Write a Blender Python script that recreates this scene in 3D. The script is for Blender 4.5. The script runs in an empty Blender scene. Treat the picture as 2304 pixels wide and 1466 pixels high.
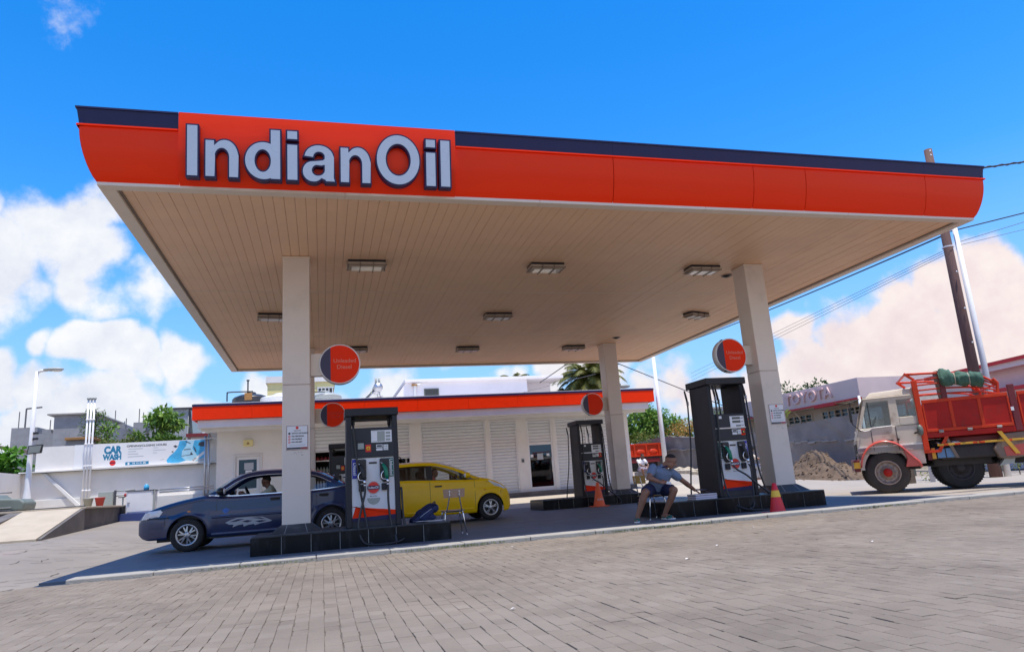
import bpy, bmesh, math, random
from math import sin, cos, pi, radians, sqrt, atan2
from mathutils import Vector, Matrix, noise
random.seed(7)
SC = bpy.context.scene
COL = SC.collection

# ------------------------------------------------------------ camera
cam_d = bpy.data.cameras.new('camera'); cam = bpy.data.objects.new('camera', cam_d); COL.objects.link(cam)
cam_d.sensor_width = 36.0; cam_d.lens = 24.445; cam_d.clip_start = 0.05; cam_d.clip_end = 3000
_r = Matrix(((0.96413, 0.00865, -0.26528), (-0.25615, -0.23155, -0.93849), (-0.06954, 0.97278, -0.22103)))
_m = _r.to_4x4(); _m.translation = Vector((0, 0, 0.80)); cam.matrix_world = _m
SC.camera = cam

# ------------------------------------------------------------ sun and sky
SUN_DIR = Vector((0.08, -0.205, 1.0)).normalized()
sun_d = bpy.data.lights.new('sun', 'SUN'); sun_d.energy = 3.9; sun_d.angle = radians(0.53); sun_d.color = (1.0, 0.935, 0.83)
sun = bpy.data.objects.new('sun', sun_d); COL.objects.link(sun); sun.location = (0, 0, 40)
sun.rotation_euler = (-SUN_DIR).to_track_quat('-Z', 'Y').to_euler()

W = bpy.data.worlds.new('World'); SC.world = W; W.use_nodes = True
def build_sky():
    nt = W.node_tree; N = nt.nodes; L = nt.links; N.clear()
    def nd(t, **k):
        n = N.new(t)
        for a, b in k.items(): setattr(n, a, b)
        return n
    def mth(op, a, b=None, c=None, clamp=False):
        n = nd('ShaderNodeMath', operation=op); n.use_clamp = clamp
        for i, v in enumerate((a, b, c)):
            if v is None: continue
            if isinstance(v, (int, float)): n.inputs[i].default_value = v
            else: L.new(v, n.inputs[i])
        return n.outputs[0]
    sky = nd('ShaderNodeTexSky', sky_type='NISHITA'); sky.sun_disc = False
    sky.sun_elevation = radians(77.6); sky.sun_rotation = radians(158.7)
    sky.air_density = 1.0; sky.dust_density = 0.25; sky.ozone_density = 3.0
    hs = nd('ShaderNodeHueSaturation'); hs.inputs['Saturation'].default_value = SKY_SAT; hs.inputs['Value'].default_value = SKY_VAL; hs.inputs['Hue'].default_value = SKY_HUE
    L.new(sky.outputs[0], hs.inputs['Color'])
    tc = nd('ShaderNodeTexCoord')
    sep = nd('ShaderNodeSeparateXYZ'); L.new(tc.outputs['Generated'], sep.inputs[0])
    el = mth('MAXIMUM', sep.outputs[2], 0.0)
    # cumulus banks: soft patches of sky broken up by noise, lit from above
    tx = tc.outputs['Generated']
    def nz(scale, detail, rough, off=(0, 0, 0)):
        n = nd('ShaderNodeTexNoise'); n.inputs['Scale'].default_value = scale; n.inputs['Detail'].default_value = detail; n.inputs['Roughness'].default_value = rough
        v = nd('ShaderNodeVectorMath', operation='ADD'); v.inputs[1].default_value = off; L.new(tx, v.inputs[0]); L.new(v.outputs[0], n.inputs[0]); return n.outputs[0]
    n1 = nz(7.0, 9, 0.60, (3.1, 1.7, .4)); n2 = nz(7.0, 9, 0.60, (3.1, 1.7, .425)); n3 = nz(2.6, 3, .5, (.3, 5.2, 1.1))
    wn = nd('ShaderNodeTexNoise'); wn.inputs['Scale'].default_value = 6.0; wn.inputs['Detail'].default_value = 3; L.new(tx, wn.inputs[0])
    ws = nd('ShaderNodeVectorMath', operation='MULTIPLY_ADD'); ws.inputs[1].default_value = (.26, .26, .17); ws.inputs[2].default_value = (-.13, -.13, -.085); L.new(wn.outputs['Color'], ws.inputs[0])
    wa = nd('ShaderNodeVectorMath', operation='ADD'); L.new(tx, wa.inputs[0]); L.new(ws.outputs[0], wa.inputs[1]); total = None
    for (x, y, z, r, w) in CLOUDS:
        dv = nd('ShaderNodeVectorMath', operation='DISTANCE'); L.new(wa.outputs[0], dv.inputs[0]); dv.inputs[1].default_value = (x, y, z)
        f = mth('MULTIPLY_ADD', dv.outputs['Value'], -w / r, w); total = f if total is None else mth('MAXIMUM', total, f)
    total = mth('MAXIMUM', total, -.75)
    dens = mth('ADD', total, mth('MULTIPLY_ADD', n1, CLOUD_AMP, -.5 * CLOUD_AMP))
    mask = nd('ShaderNodeMapRange'); mask.interpolation_type = 'SMOOTHSTEP'
    mask.inputs['From Min'].default_value = 0.0; mask.inputs['From Max'].default_value = 0.42; L.new(dens, mask.inputs[0])
    mk = mth('MULTIPLY', mask.outputs[0], 0.98)
    lit = mth('MULTIPLY_ADD', mth('SUBTRACT', n1, n2), 3.2, 0.62, True); lit = mth('MULTIPLY_ADD', mth('SUBTRACT', n3, .5), .9, lit, True)
    warm = nd('ShaderNodeMapRange'); warm.inputs['From Min'].default_value = 0.15; warm.inputs['From Max'].default_value = 0.70; L.new(sep.outputs[0], warm.inputs[0])
    cw = nd('ShaderNodeMix', data_type='RGBA'); cw.inputs[6].default_value = (4.95, 5.0, 5.1, 1); cw.inputs[7].default_value = (5.15, 4.6, 4.35, 1); L.new(warm.outputs[0], cw.inputs[0])
    cg = nd('ShaderNodeMix', data_type='RGBA'); cg.inputs[6].default_value = (3.5, 3.75, 4.4, 1); cg.inputs[7].default_value = (4.3, 3.45, 3.55, 1); L.new(warm.outputs[0], cg.inputs[0])
    cc = nd('ShaderNodeMix', data_type='RGBA'); L.new(lit, cc.inputs[0]); L.new(cg.outputs[2], cc.inputs[6]); L.new(cw.outputs[2], cc.inputs[7])
    # pale haze right at the skyline
    hz = nd('ShaderNodeMapRange'); hz.inputs['From Min'].default_value = 0.36; hz.inputs['From Max'].default_value = 0.04; hz.inputs['To Max'].default_value = 0.92; L.new(el, hz.inputs[0])
    hm = nd('ShaderNodeMix', data_type='RGBA'); L.new(hz.outputs[0], hm.inputs[0]); L.new(hs.outputs[0], hm.inputs[6]); hm.inputs[7].default_value = (1.6, 2.8, 4.7, 1)
    mx = nd('ShaderNodeMix', data_type='RGBA'); L.new(mk, mx.inputs[0]); L.new(hm.outputs[2], mx.inputs[6]); L.new(cc.outputs[2], mx.inputs[7])
    bg = nd('ShaderNodeBackground'); bg.inputs[1].default_value = SKY_STR; L.new(mx.outputs[2], bg.inputs[0])
    out = nd('ShaderNodeOutputWorld'); L.new(bg.outputs[0], out.inputs[0])
SKY_SAT, SKY_VAL, SKY_HUE, SKY_STR, CLOUD_AMP = 1.42, 1.38, 0.505, 0.14, 2.0
CLOUDS = [(-0.293,0.892,0.343,0.079,1.05), (-0.349,0.891,0.291,0.077,1.05), (-0.255,0.919,0.302,0.071,1.00), (-0.203,0.938,0.279,0.051,0.90), (-0.300,0.876,0.378,0.036,0.95), (-0.370,0.868,0.331,0.045,0.90), (-0.317,0.909,0.270,0.047,0.90), (-0.228,0.952,0.202,0.045,1.12), (-0.163,0.967,0.198,0.047,1.06), (-0.284,0.939,0.194,0.028,0.88), (-0.362,0.919,0.155,0.050,1.38), (-0.296,0.948,0.117,0.052,1.19), (-0.233,0.965,0.122,0.058,1.19), (-0.163,0.978,0.126,0.052,1.25), (-0.094,0.986,0.139,0.046,1.38), (-0.333,0.938,0.094,0.040,1.12), (-0.048,0.994,0.103,0.070,1.12), (0.765,0.622,0.165,0.073,1.00), (0.720,0.679,0.146,0.063,0.90), (0.670,0.732,0.123,0.074,1.12), (0.791,0.584,0.181,0.061,1.00), (0.620,0.780,0.092,0.076,1.25), (0.673,0.738,0.055,0.088,1.25), (0.755,0.650,0.084,0.103,1.38), (0.547,0.832,0.095,0.067,1.12), (0.477,0.870,0.122,0.056,1.12), (0.376,0.917,0.132,0.066,1.06), (0.281,0.948,0.147,0.046,1.06), (0.201,0.969,0.146,0.033,0.75), (0.094,0.990,0.108,0.073,1.06), (0.605,0.781,0.155,0.042,0.94), (0.563,0.825,0.052,0.078,1.25), (-0.265,0.795,0.545,0.026,0.12), (-0.326,0.816,0.477,0.024,0.10), (0.851,0.331,0.407,0.170,1.04), (0.893,0.190,0.407,0.249,0.91), (0.985,0.126,0.122,0.211,1.08), (0.969,0.040,0.242,0.242,0.98), (0.989,-0.089,0.122,0.122,0.94), (0.941,-0.236,0.242,0.142,1.06), (0.890,-0.334,0.309,0.182,0.93), (0.822,-0.565,0.070,0.149,0.94), (0.736,-0.666,0.122,0.161,1.09), (0.630,-0.661,0.407,0.208,0.94), (0.537,-0.835,0.122,0.255,1.08), (0.496,-0.851,0.174,0.178,1.09), (0.384,-0.907,0.174,0.162,1.02), (0.272,-0.872,0.407,0.219,0.91), (0.121,-0.977,0.174,0.187,0.96), (-0.024,-0.913,0.407,0.145,0.95), (-0.198,-0.892,0.407,0.170,0.98), (-0.286,-0.927,0.242,0.171,1.02), (-0.352,-0.933,0.070,0.219,1.02), (-0.578,-0.813,0.070,0.226,1.09), (-0.671,-0.721,0.174,0.192,1.08), (-0.689,-0.683,0.242,0.135,1.05), (-0.826,-0.536,0.174,0.125,1.09), (-0.846,-0.504,0.174,0.192,0.97), (-0.908,-0.381,0.174,0.249,1.01), (-0.956,-0.237,0.174,0.163,1.06), (-0.911,-0.063,0.407,0.216,1.10), (-0.998,0.002,0.070,0.131,1.02), (-0.970,0.233,0.070,0.153,1.02), (-0.910,0.337,0.242,0.211,0.93), (-0.798,0.444,0.407,0.125,1.00), (-0.807,0.578,0.122,0.257,1.01), (-0.766,0.595,0.242,0.135,0.99), (-0.680,0.693,0.242,0.161,0.99)]  # later entries are unseen cloud banks, added to brighten the fascia
build_sky()
vs = SC.view_settings; vs.view_transform = 'Standard'; vs.look = 'None'; vs.exposure = 0.5; vs.gamma = 1.0; vs.use_curve_mapping = False
SC.render.engine = 'CYCLES'
SC.cycles.use_denoising = True; SC.cycles.max_bounces = 9; SC.cycles.diffuse_bounces = 6; SC.cycles.glossy_bounces = 4
SC.cycles.transparent_max_bounces = 12; SC.cycles.sample_clamp_indirect = 6.0; SC.cycles.caustics_reflective = False

# ------------------------------------------------------------ materials
MATS = {}
def mat(name, col, rough=0.6, metal=0.0, var=0.0, vs_=4.0, bump=0.0, bs=40.0, coat=0.0, spec=0.5, stain=None, stain_s=1.2, stain_a=0.5, stretch=(1, 1, 1), emit=0.0, trans=0.0):
    """Principled paint/plaster/metal: colour varied by noise, optional stains of a second colour, fine bump."""
    m = bpy.data.materials.new(name); m.use_nodes = True; nt = m.node_tree; N = nt.nodes; L = nt.links
    b = N['Principled BSDF']; b.inputs['Roughness'].default_value = rough; b.inputs['Metallic'].default_value = metal
    b.inputs['Specular IOR Level'].default_value = spec; b.inputs['Coat Weight'].default_value = coat; b.inputs['Coat Roughness'].default_value = 0.06
    c = (*col, 1); b.inputs['Base Color'].default_value = c; m.diffuse_color = c
    if var or stain or bump:
        tc = N.new('ShaderNodeNewGeometry'); mp = N.new('ShaderNodeMapping'); mp.inputs['Scale'].default_value = stretch; L.new(tc.outputs['Position'], mp.inputs[0])
        def nz(s, d=4, r=0.6):
            n = N.new('ShaderNodeTexNoise'); n.inputs['Scale'].default_value = s; n.inputs['Detail'].default_value = d; n.inputs['Roughness'].default_value = r; L.new(mp.outputs[0], n.inputs[0]); return n.outputs[0]
        cur = None
        if var:
            mr = N.new('ShaderNodeMapRange'); mr.inputs['From Min'].default_value = 0.3; mr.inputs['From Max'].default_value = 0.7; L.new(nz(vs_), mr.inputs[0])
            mx = N.new('ShaderNodeMix'); mx.data_type = 'RGBA'; L.new(mr.outputs[0], mx.inputs[0])
            mx.inputs[6].default_value = (*[x * (1 - var) for x in col], 1); mx.inputs[7].default_value = (*[min(1, x * (1 + var)) for x in col], 1); cur = mx.outputs[2]
        if stain:
            mr = N.new('ShaderNodeMapRange'); mr.interpolation_type = 'SMOOTHSTEP'; mr.inputs['From Min'].default_value = 0.52; mr.inputs['From Max'].default_value = 0.72; mr.inputs['To Max'].default_value = stain_a; L.new(nz(stain_s, 7, 0.65), mr.inputs[0])
            mx = N.new('ShaderNodeMix'); mx.data_type = 'RGBA'; L.new(mr.outputs[0], mx.inputs[0])
            if cur: L.new(cur, mx.inputs[6])
            else: mx.inputs[6].default_value = c
            mx.inputs[7].default_value = (*stain, 1); cur = mx.outputs[2]
        if cur: L.new(cur, b.inputs['Base Color'])
        if bump:
            bp = N.new('ShaderNodeBump'); bp.inputs['Strength'].default_value = bump; bp.inputs['Distance'].default_value = 0.02; L.new(nz(bs, 5), bp.inputs['Height']); L.new(bp.outputs[0], b.inputs['Normal'])
        if rough > 0.15 and var:
            rr = N.new('ShaderNodeMapRange'); rr.inputs['To Min'].default_value = rough * 0.82; rr.inputs['To Max'].default_value = min(1, rough * 1.2); L.new(nz(vs_ * 2.3), rr.inputs[0]); L.new(rr.outputs[0], b.inputs['Roughness'])
    if emit: b.inputs['Emission Color'].default_value = c; b.inputs['Emission Strength'].default_value = emit
    if trans:
        b.inputs['Transmission Weight'].default_value = 0
        tr = N.new('ShaderNodeBsdfTranslucent'); tr.inputs[0].default_value = c; ms = N.new('ShaderNodeMixShader'); ms.inputs[0].default_value = trans
        if 'cur' in dir() and cur: L.new(cur, tr.inputs[0])
        L.new(b.outputs[0], ms.inputs[1]); L.new(tr.outputs[0], ms.inputs[2]); L.new(ms.outputs[0], N['Material Output'].inputs[0])
    MATS[name] = m; return m
def glass(name, tint, rough=0.02, refl=0.55):
    m = bpy.data.materials.new(name); m.use_nodes = True; N = m.node_tree.nodes; L = m.node_tree.links; N.remove(N['Principled BSDF'])
    t = N.new('ShaderNodeBsdfTransparent'); t.inputs[0].default_value = (*tint, 1); g = N.new('ShaderNodeBsdfGlossy'); g.inputs['Roughness'].default_value = rough; g.inputs['Color'].default_value = (.9, .95, 1, 1)
    f = N.new('ShaderNodeLayerWeight'); f.inputs[0].default_value = 0.25; mu = N.new('ShaderNodeMath'); mu.operation = 'MULTIPLY_ADD'; mu.inputs[1].default_value = refl; mu.inputs[2].default_value = 0.05; L.new(f.outputs['Fresnel'], mu.inputs[0])
    x = N.new('ShaderNodeMixShader'); L.new(mu.outputs[0], x.inputs[0]); L.new(t.outputs[0], x.inputs[1]); L.new(g.outputs[0], x.inputs[2]); L.new(x.outputs[0], N['Material Output'].inputs[0])
    MATS[name] = m; return m
def leafmat(name, c1, c2, c3, scale=1.6):
    m = bpy.data.materials.new(name); m.use_nodes = True; nt = m.node_tree; N = nt.nodes; L = nt.links; b = N['Principled BSDF']
    b.inputs['Roughness'].default_value = 0.55; b.inputs['Specular IOR Level'].default_value = 0.35
    g = N.new('ShaderNodeNewGeometry'); tc = N.new('ShaderNodeTexCoord'); n = N.new('ShaderNodeTexNoise'); n.inputs['Scale'].default_value = scale; L.new(tc.outputs['Object'], n.inputs[0])
    r = N.new('ShaderNodeValToRGB'); r.color_ramp.elements[0].color = (*c1, 1); r.color_ramp.elements[1].color = (*c3, 1); r.color_ramp.elements[0].position = .2; r.color_ramp.elements[1].position = .85; e = r.color_ramp.elements.new(0.5); e.color = (*c2, 1)
    a = N.new('ShaderNodeMath'); a.operation = 'MULTIPLY_ADD'; a.inputs[1].default_value = 0.55; L.new(g.outputs['Random Per Island'], a.inputs[0])
    h = N.new('ShaderNodeMath'); h.operation = 'MULTIPLY'; h.inputs[1].default_value = 0.5; L.new(n.outputs[0], h.inputs[0]); L.new(h.outputs[0], a.inputs[2]); L.new(a.outputs[0], r.inputs[0]); L.new(r.outputs[0], b.inputs['Base Color'])
    tr = N.new('ShaderNodeBsdfTranslucent'); L.new(r.outputs[0], tr.inputs[0]); ms = N.new('ShaderNodeMixShader'); ms.inputs[0].default_value = 0.3
    L.new(b.outputs[0], ms.inputs[1]); L.new(tr.outputs[0], ms.inputs[2]); L.new(ms.outputs[0], N['Material Output'].inputs[0]); MATS[name] = m; return m

# ------------------------------------------------------------ mesh helpers
class MB:
    """collects shapes, then links them as ONE mesh object; world coordinates, moved to the parent's frame on build"""
    def __init__(s): s.v = []; s.f = []; s.mi = []; s.sm = []; s.k = 0; s.smooth = False
    def add(s, vs, fs):
        o = len(s.v); s.v += [tuple(p) for p in vs]
        for f in fs: s.f.append(tuple(i + o for i in f)); s.mi.append(s.k); s.sm.append(s.smooth)
        return s
    def m(s, k, smooth=None):
        s.k = k
        if smooth is not None: s.smooth = smooth
        return s
    def box(s, x0, x1, y0, y1, z0, z1):
        if x0 > x1: x0, x1 = x1, x0
        if y0 > y1: y0, y1 = y1, y0
        if z0 > z1: z0, z1 = z1, z0
        return s.add([(x0, y0, z0), (x1, y0, z0), (x1, y1, z0), (x0, y1, z0), (x0, y0, z1), (x1, y0, z1), (x1, y1, z1), (x0, y1, z1)],
                     [(3, 2, 1, 0), (4, 5, 6, 7), (0, 1, 5, 4), (1, 2, 6, 5), (2, 3, 7, 6), (3, 0, 4, 7)])
    def hexa(s, p): # eight corners, bottom ring then top ring
        return s.add(p, [(3, 2, 1, 0), (4, 5, 6, 7), (0, 1, 5, 4), (1, 2, 6, 5), (2, 3, 7, 6), (3, 0, 4, 7)])
    def prism(s, poly, axis, a, b):
        """extrude a 2D polygon: axis 'y' -> poly is (x,z); 'x' -> (y,z); 'z' -> (x,y)"""
        n = len(poly)
        P = {'y': lambda p, t: (p[0], t, p[1]), 'x': lambda p, t: (t, p[0], p[1]), 'z': lambda p, t: (p[0], p[1], t)}[axis]
        vs = [P(p, a) for p in poly] + [P(p, b) for p in poly]
        ar = sum(poly[i][0] * poly[(i + 1) % n][1] - poly[(i + 1) % n][0] * poly[i][1] for i in range(n))
        fl = (ar > 0) ^ (b < a) ^ (axis == 'y')
        c0 = tuple(range(n)); c1 = tuple(range(n, 2 * n)); sd = [(i, (i + 1) % n, n + (i + 1) % n, n + i) for i in range(n)]
        if fl: fs = [c0[::-1], c1] + sd
        else: fs = [c0, c1[::-1]] + [q[::-1] for q in sd]
        return s.add(vs, fs)
    def tube(s, pts, r, n=8, cap=True):
        pts = [Vector(p) for p in pts]; k = len(pts); rs = r if isinstance(r, (list, tuple)) else [r] * k
        vs = []; up = None
        for i, p in enumerate(pts):
            t = (pts[min(i + 1, k - 1)] - pts[max(i - 1, 0)]).normalized()
            if up is None: up = Vector((0, 0, 1)) if abs(t.z) < 0.9 else Vector((1, 0, 0))
            u = (up - t * up.dot(t)); u = u.normalized() if u.length > 1e-5 else t.orthogonal().normalized(); up = u; w = t.cross(u)
            for j in range(n):
                a = 2 * pi * j / n; vs.append(p + (u * cos(a) + w * sin(a)) * rs[i])
        fs = [(i * n + j, i * n + (j + 1) % n, (i + 1) * n + (j + 1) % n, (i + 1) * n + j) for i in range(k - 1) for j in range(n)]
        if cap: fs += [tuple(range(n))[::-1], tuple((k - 1) * n + j for j in range(n))]
        return s.add(vs, fs)
    def lathe(s, prof, c=(0, 0, 0), axis='z', n=24, cap=False):
        """profile of (radius, height) turned about an axis through c"""
        vs = []
        for (r, h) in prof:
            for j in range(n):
                a = 2 * pi * j / n; x, y = r * cos(a), r * sin(a)
                p = {'z': (x, y, h), 'y': (x, h, -y), 'x': (h, x, y)}[axis]; vs.append((p[0] + c[0], p[1] + c[1], p[2] + c[2]))
        k = len(prof); fs = [(i * n + j, i * n + (j + 1) % n, (i + 1) * n + (j + 1) % n, (i + 1) * n + j) for i in range(k - 1) for j in range(n)]
        if cap: fs += [tuple(range(n))[::-1], tuple((k - 1) * n + j for j in range(n))]
        return s.add(vs, fs)
    def grid(s, nu, nv, fn):
        vs = [fn(i / nu, j / nv) for i in range(nu + 1) for j in range(nv + 1)]
        return s.add(vs, [(i * (nv + 1) + j, (i + 1) * (nv + 1) + j, (i + 1) * (nv + 1) + j + 1, i * (nv + 1) + j + 1) for i in range(nu) for j in range(nv)])
    def ell(s, c, r, n=12, rot=None):
        k = n // 2; vs = []; R = rot or Matrix.Identity(3)
        for i in range(k + 1):
            a = pi * i / k - pi / 2
            for j in range(n):
                b = 2 * pi * j / n; p = R @ Vector((r[0] * cos(a) * cos(b), r[1] * cos(a) * sin(b), r[2] * sin(a))); vs.append((c[0] + p.x, c[1] + p.y, c[2] + p.z))
        return s.add(vs, [(i * n + j, i * n + (j + 1) % n, (i + 1) * n + (j + 1) % n, (i + 1) * n + j) for i in range(k) for j in range(n)])
    def build(s, name, mats, parent=None, bevel=0.0, bseg=2, local=False, fix=False, weld=False):
        me = bpy.data.meshes.new(name); off = Vector((0, 0, 0))
        vs = s.v
        if parent is not None and not local:
            inv = world_of(parent).inverted(); vs = [inv @ Vector(p) for p in s.v]
        me.from_pydata([tuple(p) for p in vs], [], s.f); 
        if not isinstance(mats, (list, tuple)): mats = [mats]
        for q in mats: me.materials.append(MATS[q] if isinstance(q, str) else q)
        me.polygons.foreach_set('material_index', s.mi); me.polygons.foreach_set('use_smooth', s.sm)
        if fix or weld:
            b = bmesh.new(); b.from_mesh(me)
            if weld: bmesh.ops.remove_doubles(b, verts=b.verts, dist=1e-4)
            bmesh.ops.recalc_face_normals(b, faces=b.faces); b.to_mesh(me); b.free()
        me.update()
        o = bpy.data.objects.new(name, me); COL.objects.link(o)
        if parent is not None: o.parent = parent
        if bevel:
            bv = o.modifiers.new('bevel', 'BEVEL'); bv.width = bevel; bv.segments = bseg; bv.limit_method = 'ANGLE'; bv.angle_limit = radians(40)
        return o
def world_of(o):
    m = Matrix.Identity(4)
    while o is not None: m = o.matrix_basis @ m; o = o.parent
    return m
def tag(o, label=None, cat=None, group=None, kind=None):
    if label: o['label'] = label
    if cat: o['category'] = cat
    if group: o['group'] = group
    if kind: o['kind'] = kind
    return o
def thing(name, label, cat, loc=(0, 0, 0), rz=0.0, group=None):
    o = bpy.data.objects.new(name, None); o.empty_display_size = 0.2; COL.objects.link(o); o.location = loc; o.rotation_euler = (0, 0, rz)
    return tag(o, label, cat, group)
def kids(o): return [c for c in COL.objects if c.parent == o]
def copy_tree(o, parent=None, top=True):
    c = o.copy(); COL.objects.link(c)
    if not top: c.parent = parent
    for ch in kids(o): copy_tree(ch, c, False)
    return c
def text_mesh(txt, size, bold=0.0, extrude=0.0, align='CENTER', shear=0.0, spacing=1.0):
    """built-in sans lettering as mesh data in the local x/y plane"""
    cu = bpy.data.curves.new('lettering', 'FONT'); cu.body = txt; cu.size = size; cu.offset = bold; cu.extrude = extrude; cu.align_x = align; cu.align_y = 'CENTER'; cu.resolution_u = 4; cu.shear = shear; cu.space_character = spacing
    o = bpy.data.objects.new('tmp', cu); COL.objects.link(o)
    dg = bpy.context.evaluated_depsgraph_get(); me = bpy.data.meshes.new_from_object(o.evaluated_get(dg)); bpy.data.objects.remove(o); bpy.data.curves.remove(cu)
    return me
def text(name, txt, size, m, parent, M, bold=0.0, extrude=0.0, sx=1.0, align='CENTER', **k):
    """M: 4x4 world matrix whose x is the reading direction and z the outward normal"""
    me = text_mesh(txt, size, bold, extrude, align, **k); me.transform(Matrix.Diagonal((sx, 1, 1, 1)))
    w = M if parent is None else world_of(parent).inverted() @ M
    me.transform(w); me.materials.clear(); me.materials.append(MATS[m]); me.name = name
    o = bpy.data.objects.new(name, me); COL.objects.link(o); o.parent = parent
    return o
def facing_front(x, y, z, rot=0.0):   # lettering on a wall facing -Y
    return Matrix.Translation((x, y, z)) @ Matrix.Rotation(pi / 2, 4, 'X') @ Matrix.Rotation(rot, 4, 'Z')
def facing_left(x, y, z):             # lettering on a wall facing -X, reading from far to near
    return Matrix.Translation((x, y, z)) @ Matrix.Rotation(-pi / 2, 4, 'Z') @ Matrix.Rotation(pi / 2, 4, 'X')
def remeshed(mb, name, m, parent, voxel, smooth=3, weldsub=False):
    """union of overlapping closed shapes into one continuous skin"""
    o = mb.build('tmp', m, None); md = o.modifiers.new('r', 'REMESH'); md.mode = 'VOXEL'; md.voxel_size = voxel; md.use_smooth_shade = True
    if smooth:
        s = o.modifiers.new('s', 'SMOOTH'); s.iterations = smooth; s.factor = 0.5
    dg = bpy.context.evaluated_depsgraph_get(); me = bpy.data.meshes.new_from_object(o.evaluated_get(dg)); bpy.data.objects.remove(o)
    me.transform(world_of(parent).inverted()); me.materials.clear(); me.materials.append(MATS[m]); me.name = name
    for p in me.polygons: p.use_smooth = True
    r = bpy.data.objects.new(name, me); COL.objects.link(r); r.parent = parent
    return r
def smooth01(a, b, x):
    t = max(0.0, min(1.0, (x - a) / (b - a))); return t * t * (3 - 2 * t)
def interp(tab, x):
    if x <= tab[0][0]: return tab[0][1]
    for (a, b), (c, d) in zip(tab, tab[1:]):
        if x <= c: return b + (d - b) * (x - a) / (c - a)
    return tab[-1][1]
def cinterp(tab, x):
    """monotone-ish smooth interpolation through a table"""
    n = len(tab)
    if x <= tab[0][0]: return tab[0][1]
    if x >= tab[-1][0]: return tab[-1][1]
    for i in range(n - 1):
        if x <= tab[i + 1][0]: break
    x0, y0 = tab[i]; x1, y1 = tab[i + 1]; h = x1 - x0; t = (x - x0) / h
    def sl(a, b): return (tab[b][1] - tab[a][1]) / (tab[b][0] - tab[a][0])
    d = sl(i, i + 1); m0 = sl(i - 1, i) if i else d; m1 = sl(i + 1, i + 2) if i + 2 < n else d
    m0 = 0 if m0 * d <= 0 else 2 * m0 * d / (m0 + d); m1 = 0 if m1 * d <= 0 else 2 * m1 * d / (m1 + d)
    return y0 * (1 + 2 * t) * (1 - t) ** 2 + m0 * h * t * (1 - t) ** 2 + y1 * t * t * (3 - 2 * t) + m1 * h * t * t * (t - 1)

# paints and stuffs
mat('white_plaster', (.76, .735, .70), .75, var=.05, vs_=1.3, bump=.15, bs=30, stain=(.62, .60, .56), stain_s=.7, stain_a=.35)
mat('greyer_plaster', (.66, .655, .64), .8, var=.05, vs_=1.3, stain=(.5, .49, .46), stain_s=.8, stain_a=.35)  # slightly darker and greyer than the white plaster
mat('white_metal', (.76, .76, .77), .4, var=.03)
mat('shutter_white', (.68, .69, .70), .45, var=.03, vs_=.8)
mat('column_white', (.75, .66, .57), .38, var=.03, vs_=1.1, stain=(.55, .48, .41), stain_s=1.3, stain_a=.45)
mat('soffit_cream', (.90, .59, .365), .5, var=.035, vs_=1.5, stain=(.68, .43, .27), stain_s=.35, stain_a=.6)
mat('eye', (.30, .25, .23), .3)
mat('soffit_trim', (.78, .68, .56), .45, var=.03)
mat('brand_orange', (.97, .034, .000), .36, var=.04, vs_=.5, spec=.15, coat=.16, bump=.25, bs=1.6, stretch=(.3, 1, 2.2), stain=(.85, .05, .01), stain_s=.9, stain_a=.5)  # tone and stain stretched into bands that imitate reflections on the fascia
mat('brand_orange_flat', (.92, .034, .001), .4, var=.04, spec=.15)
mat('brand_navy', (.016, .018, .075), .4, var=.06, spec=.3)
mat('sign_navy', (.035, .022, .07), .35)
mat('letter_face', (.50, .58, .68), .28, var=.03, coat=.3)
mat('dark_frame', (.026, .026, .031), .45, spec=.3, var=.12, vs_=3)
mat('pump_dark', (.032, .035, .042), .4, spec=.3, var=.1)
mat('pump_white', (.74, .74, .74), .32, var=.04, stain=(.5, .44, .34), stain_s=2.6, stain_a=.45, stretch=(1, 1, .4))
mat('black_rubber', (.018, .018, .02), .5)
mat('black_plastic', (.02, .02, .023), .35)
mat('hose_rubber', (.02, .021, .025), .38)
mat('chrome', (.78, .78, .8), .18, 1.0)
mat('steel', (.52, .52, .54), .35, .9)
mat('alloy', (.42, .42, .44), .3, .85, var=.06)
mat('lcd', (.33, .36, .33), .25)
mat('lcd_dark', (.10, .11, .10), .25)
mat('label_white', (.8, .8, .8), .4)
mat('blue_label', (.015, .02, .34), .35)
mat('green_label', (.005, .11, .085), .35)
mat('green_grip', (.0, .19, .10), .4)
mat('red_dot', (.75, .02, .015), .35)
mat('yellow_dot', (.85, .55, .02), .4)
mat('black_tile', (.008, .009, .011), .22, spec=.18, var=.25, vs_=2.5, stain=(.06, .06, .065), stain_s=6, stain_a=.5, stretch=(1, 1, .25))
mat('tile_top', (.045, .05, .055), .4, spec=.3, var=.15, vs_=3, stain=(.13, .13, .13), stain_s=3)
mat('grout', (.42, .41, .39), .9)
mat('lamp_housing', (.40, .32, .24), .5, var=.1)
mat('disc_letter', (.80, .22, .15), .5)
mat('kerb_concrete', (.34, .325, .295), .85, var=.1, vs_=3, bump=.4, bs=60, stain=(.32, .30, .26), stain_s=2.2, stain_a=.6)
mat('light_grille', (.22, .17, .13), .5, var=.1)
mat('light_glass', (.70, .66, .60), .15, coat=.5)
mat('concrete', (.36, .34, .32), .88, var=.12, vs_=2, bump=.4, bs=25, stain=(.23, .21, .19), stain_s=1.1, stain_a=.6)
mat('block_grey', (.30, .30, .31), .92, var=.1, vs_=3, bump=.4, bs=18, stain=(.22, .22, .22), stain_s=.6, stain_a=.6)
mat('grey_wall', (.235, .215, .20), .92, var=.16, vs_=1.2, bump=.7, bs=7, stain=(.42, .38, .33), stain_s=.9, stain_a=.55)
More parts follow.
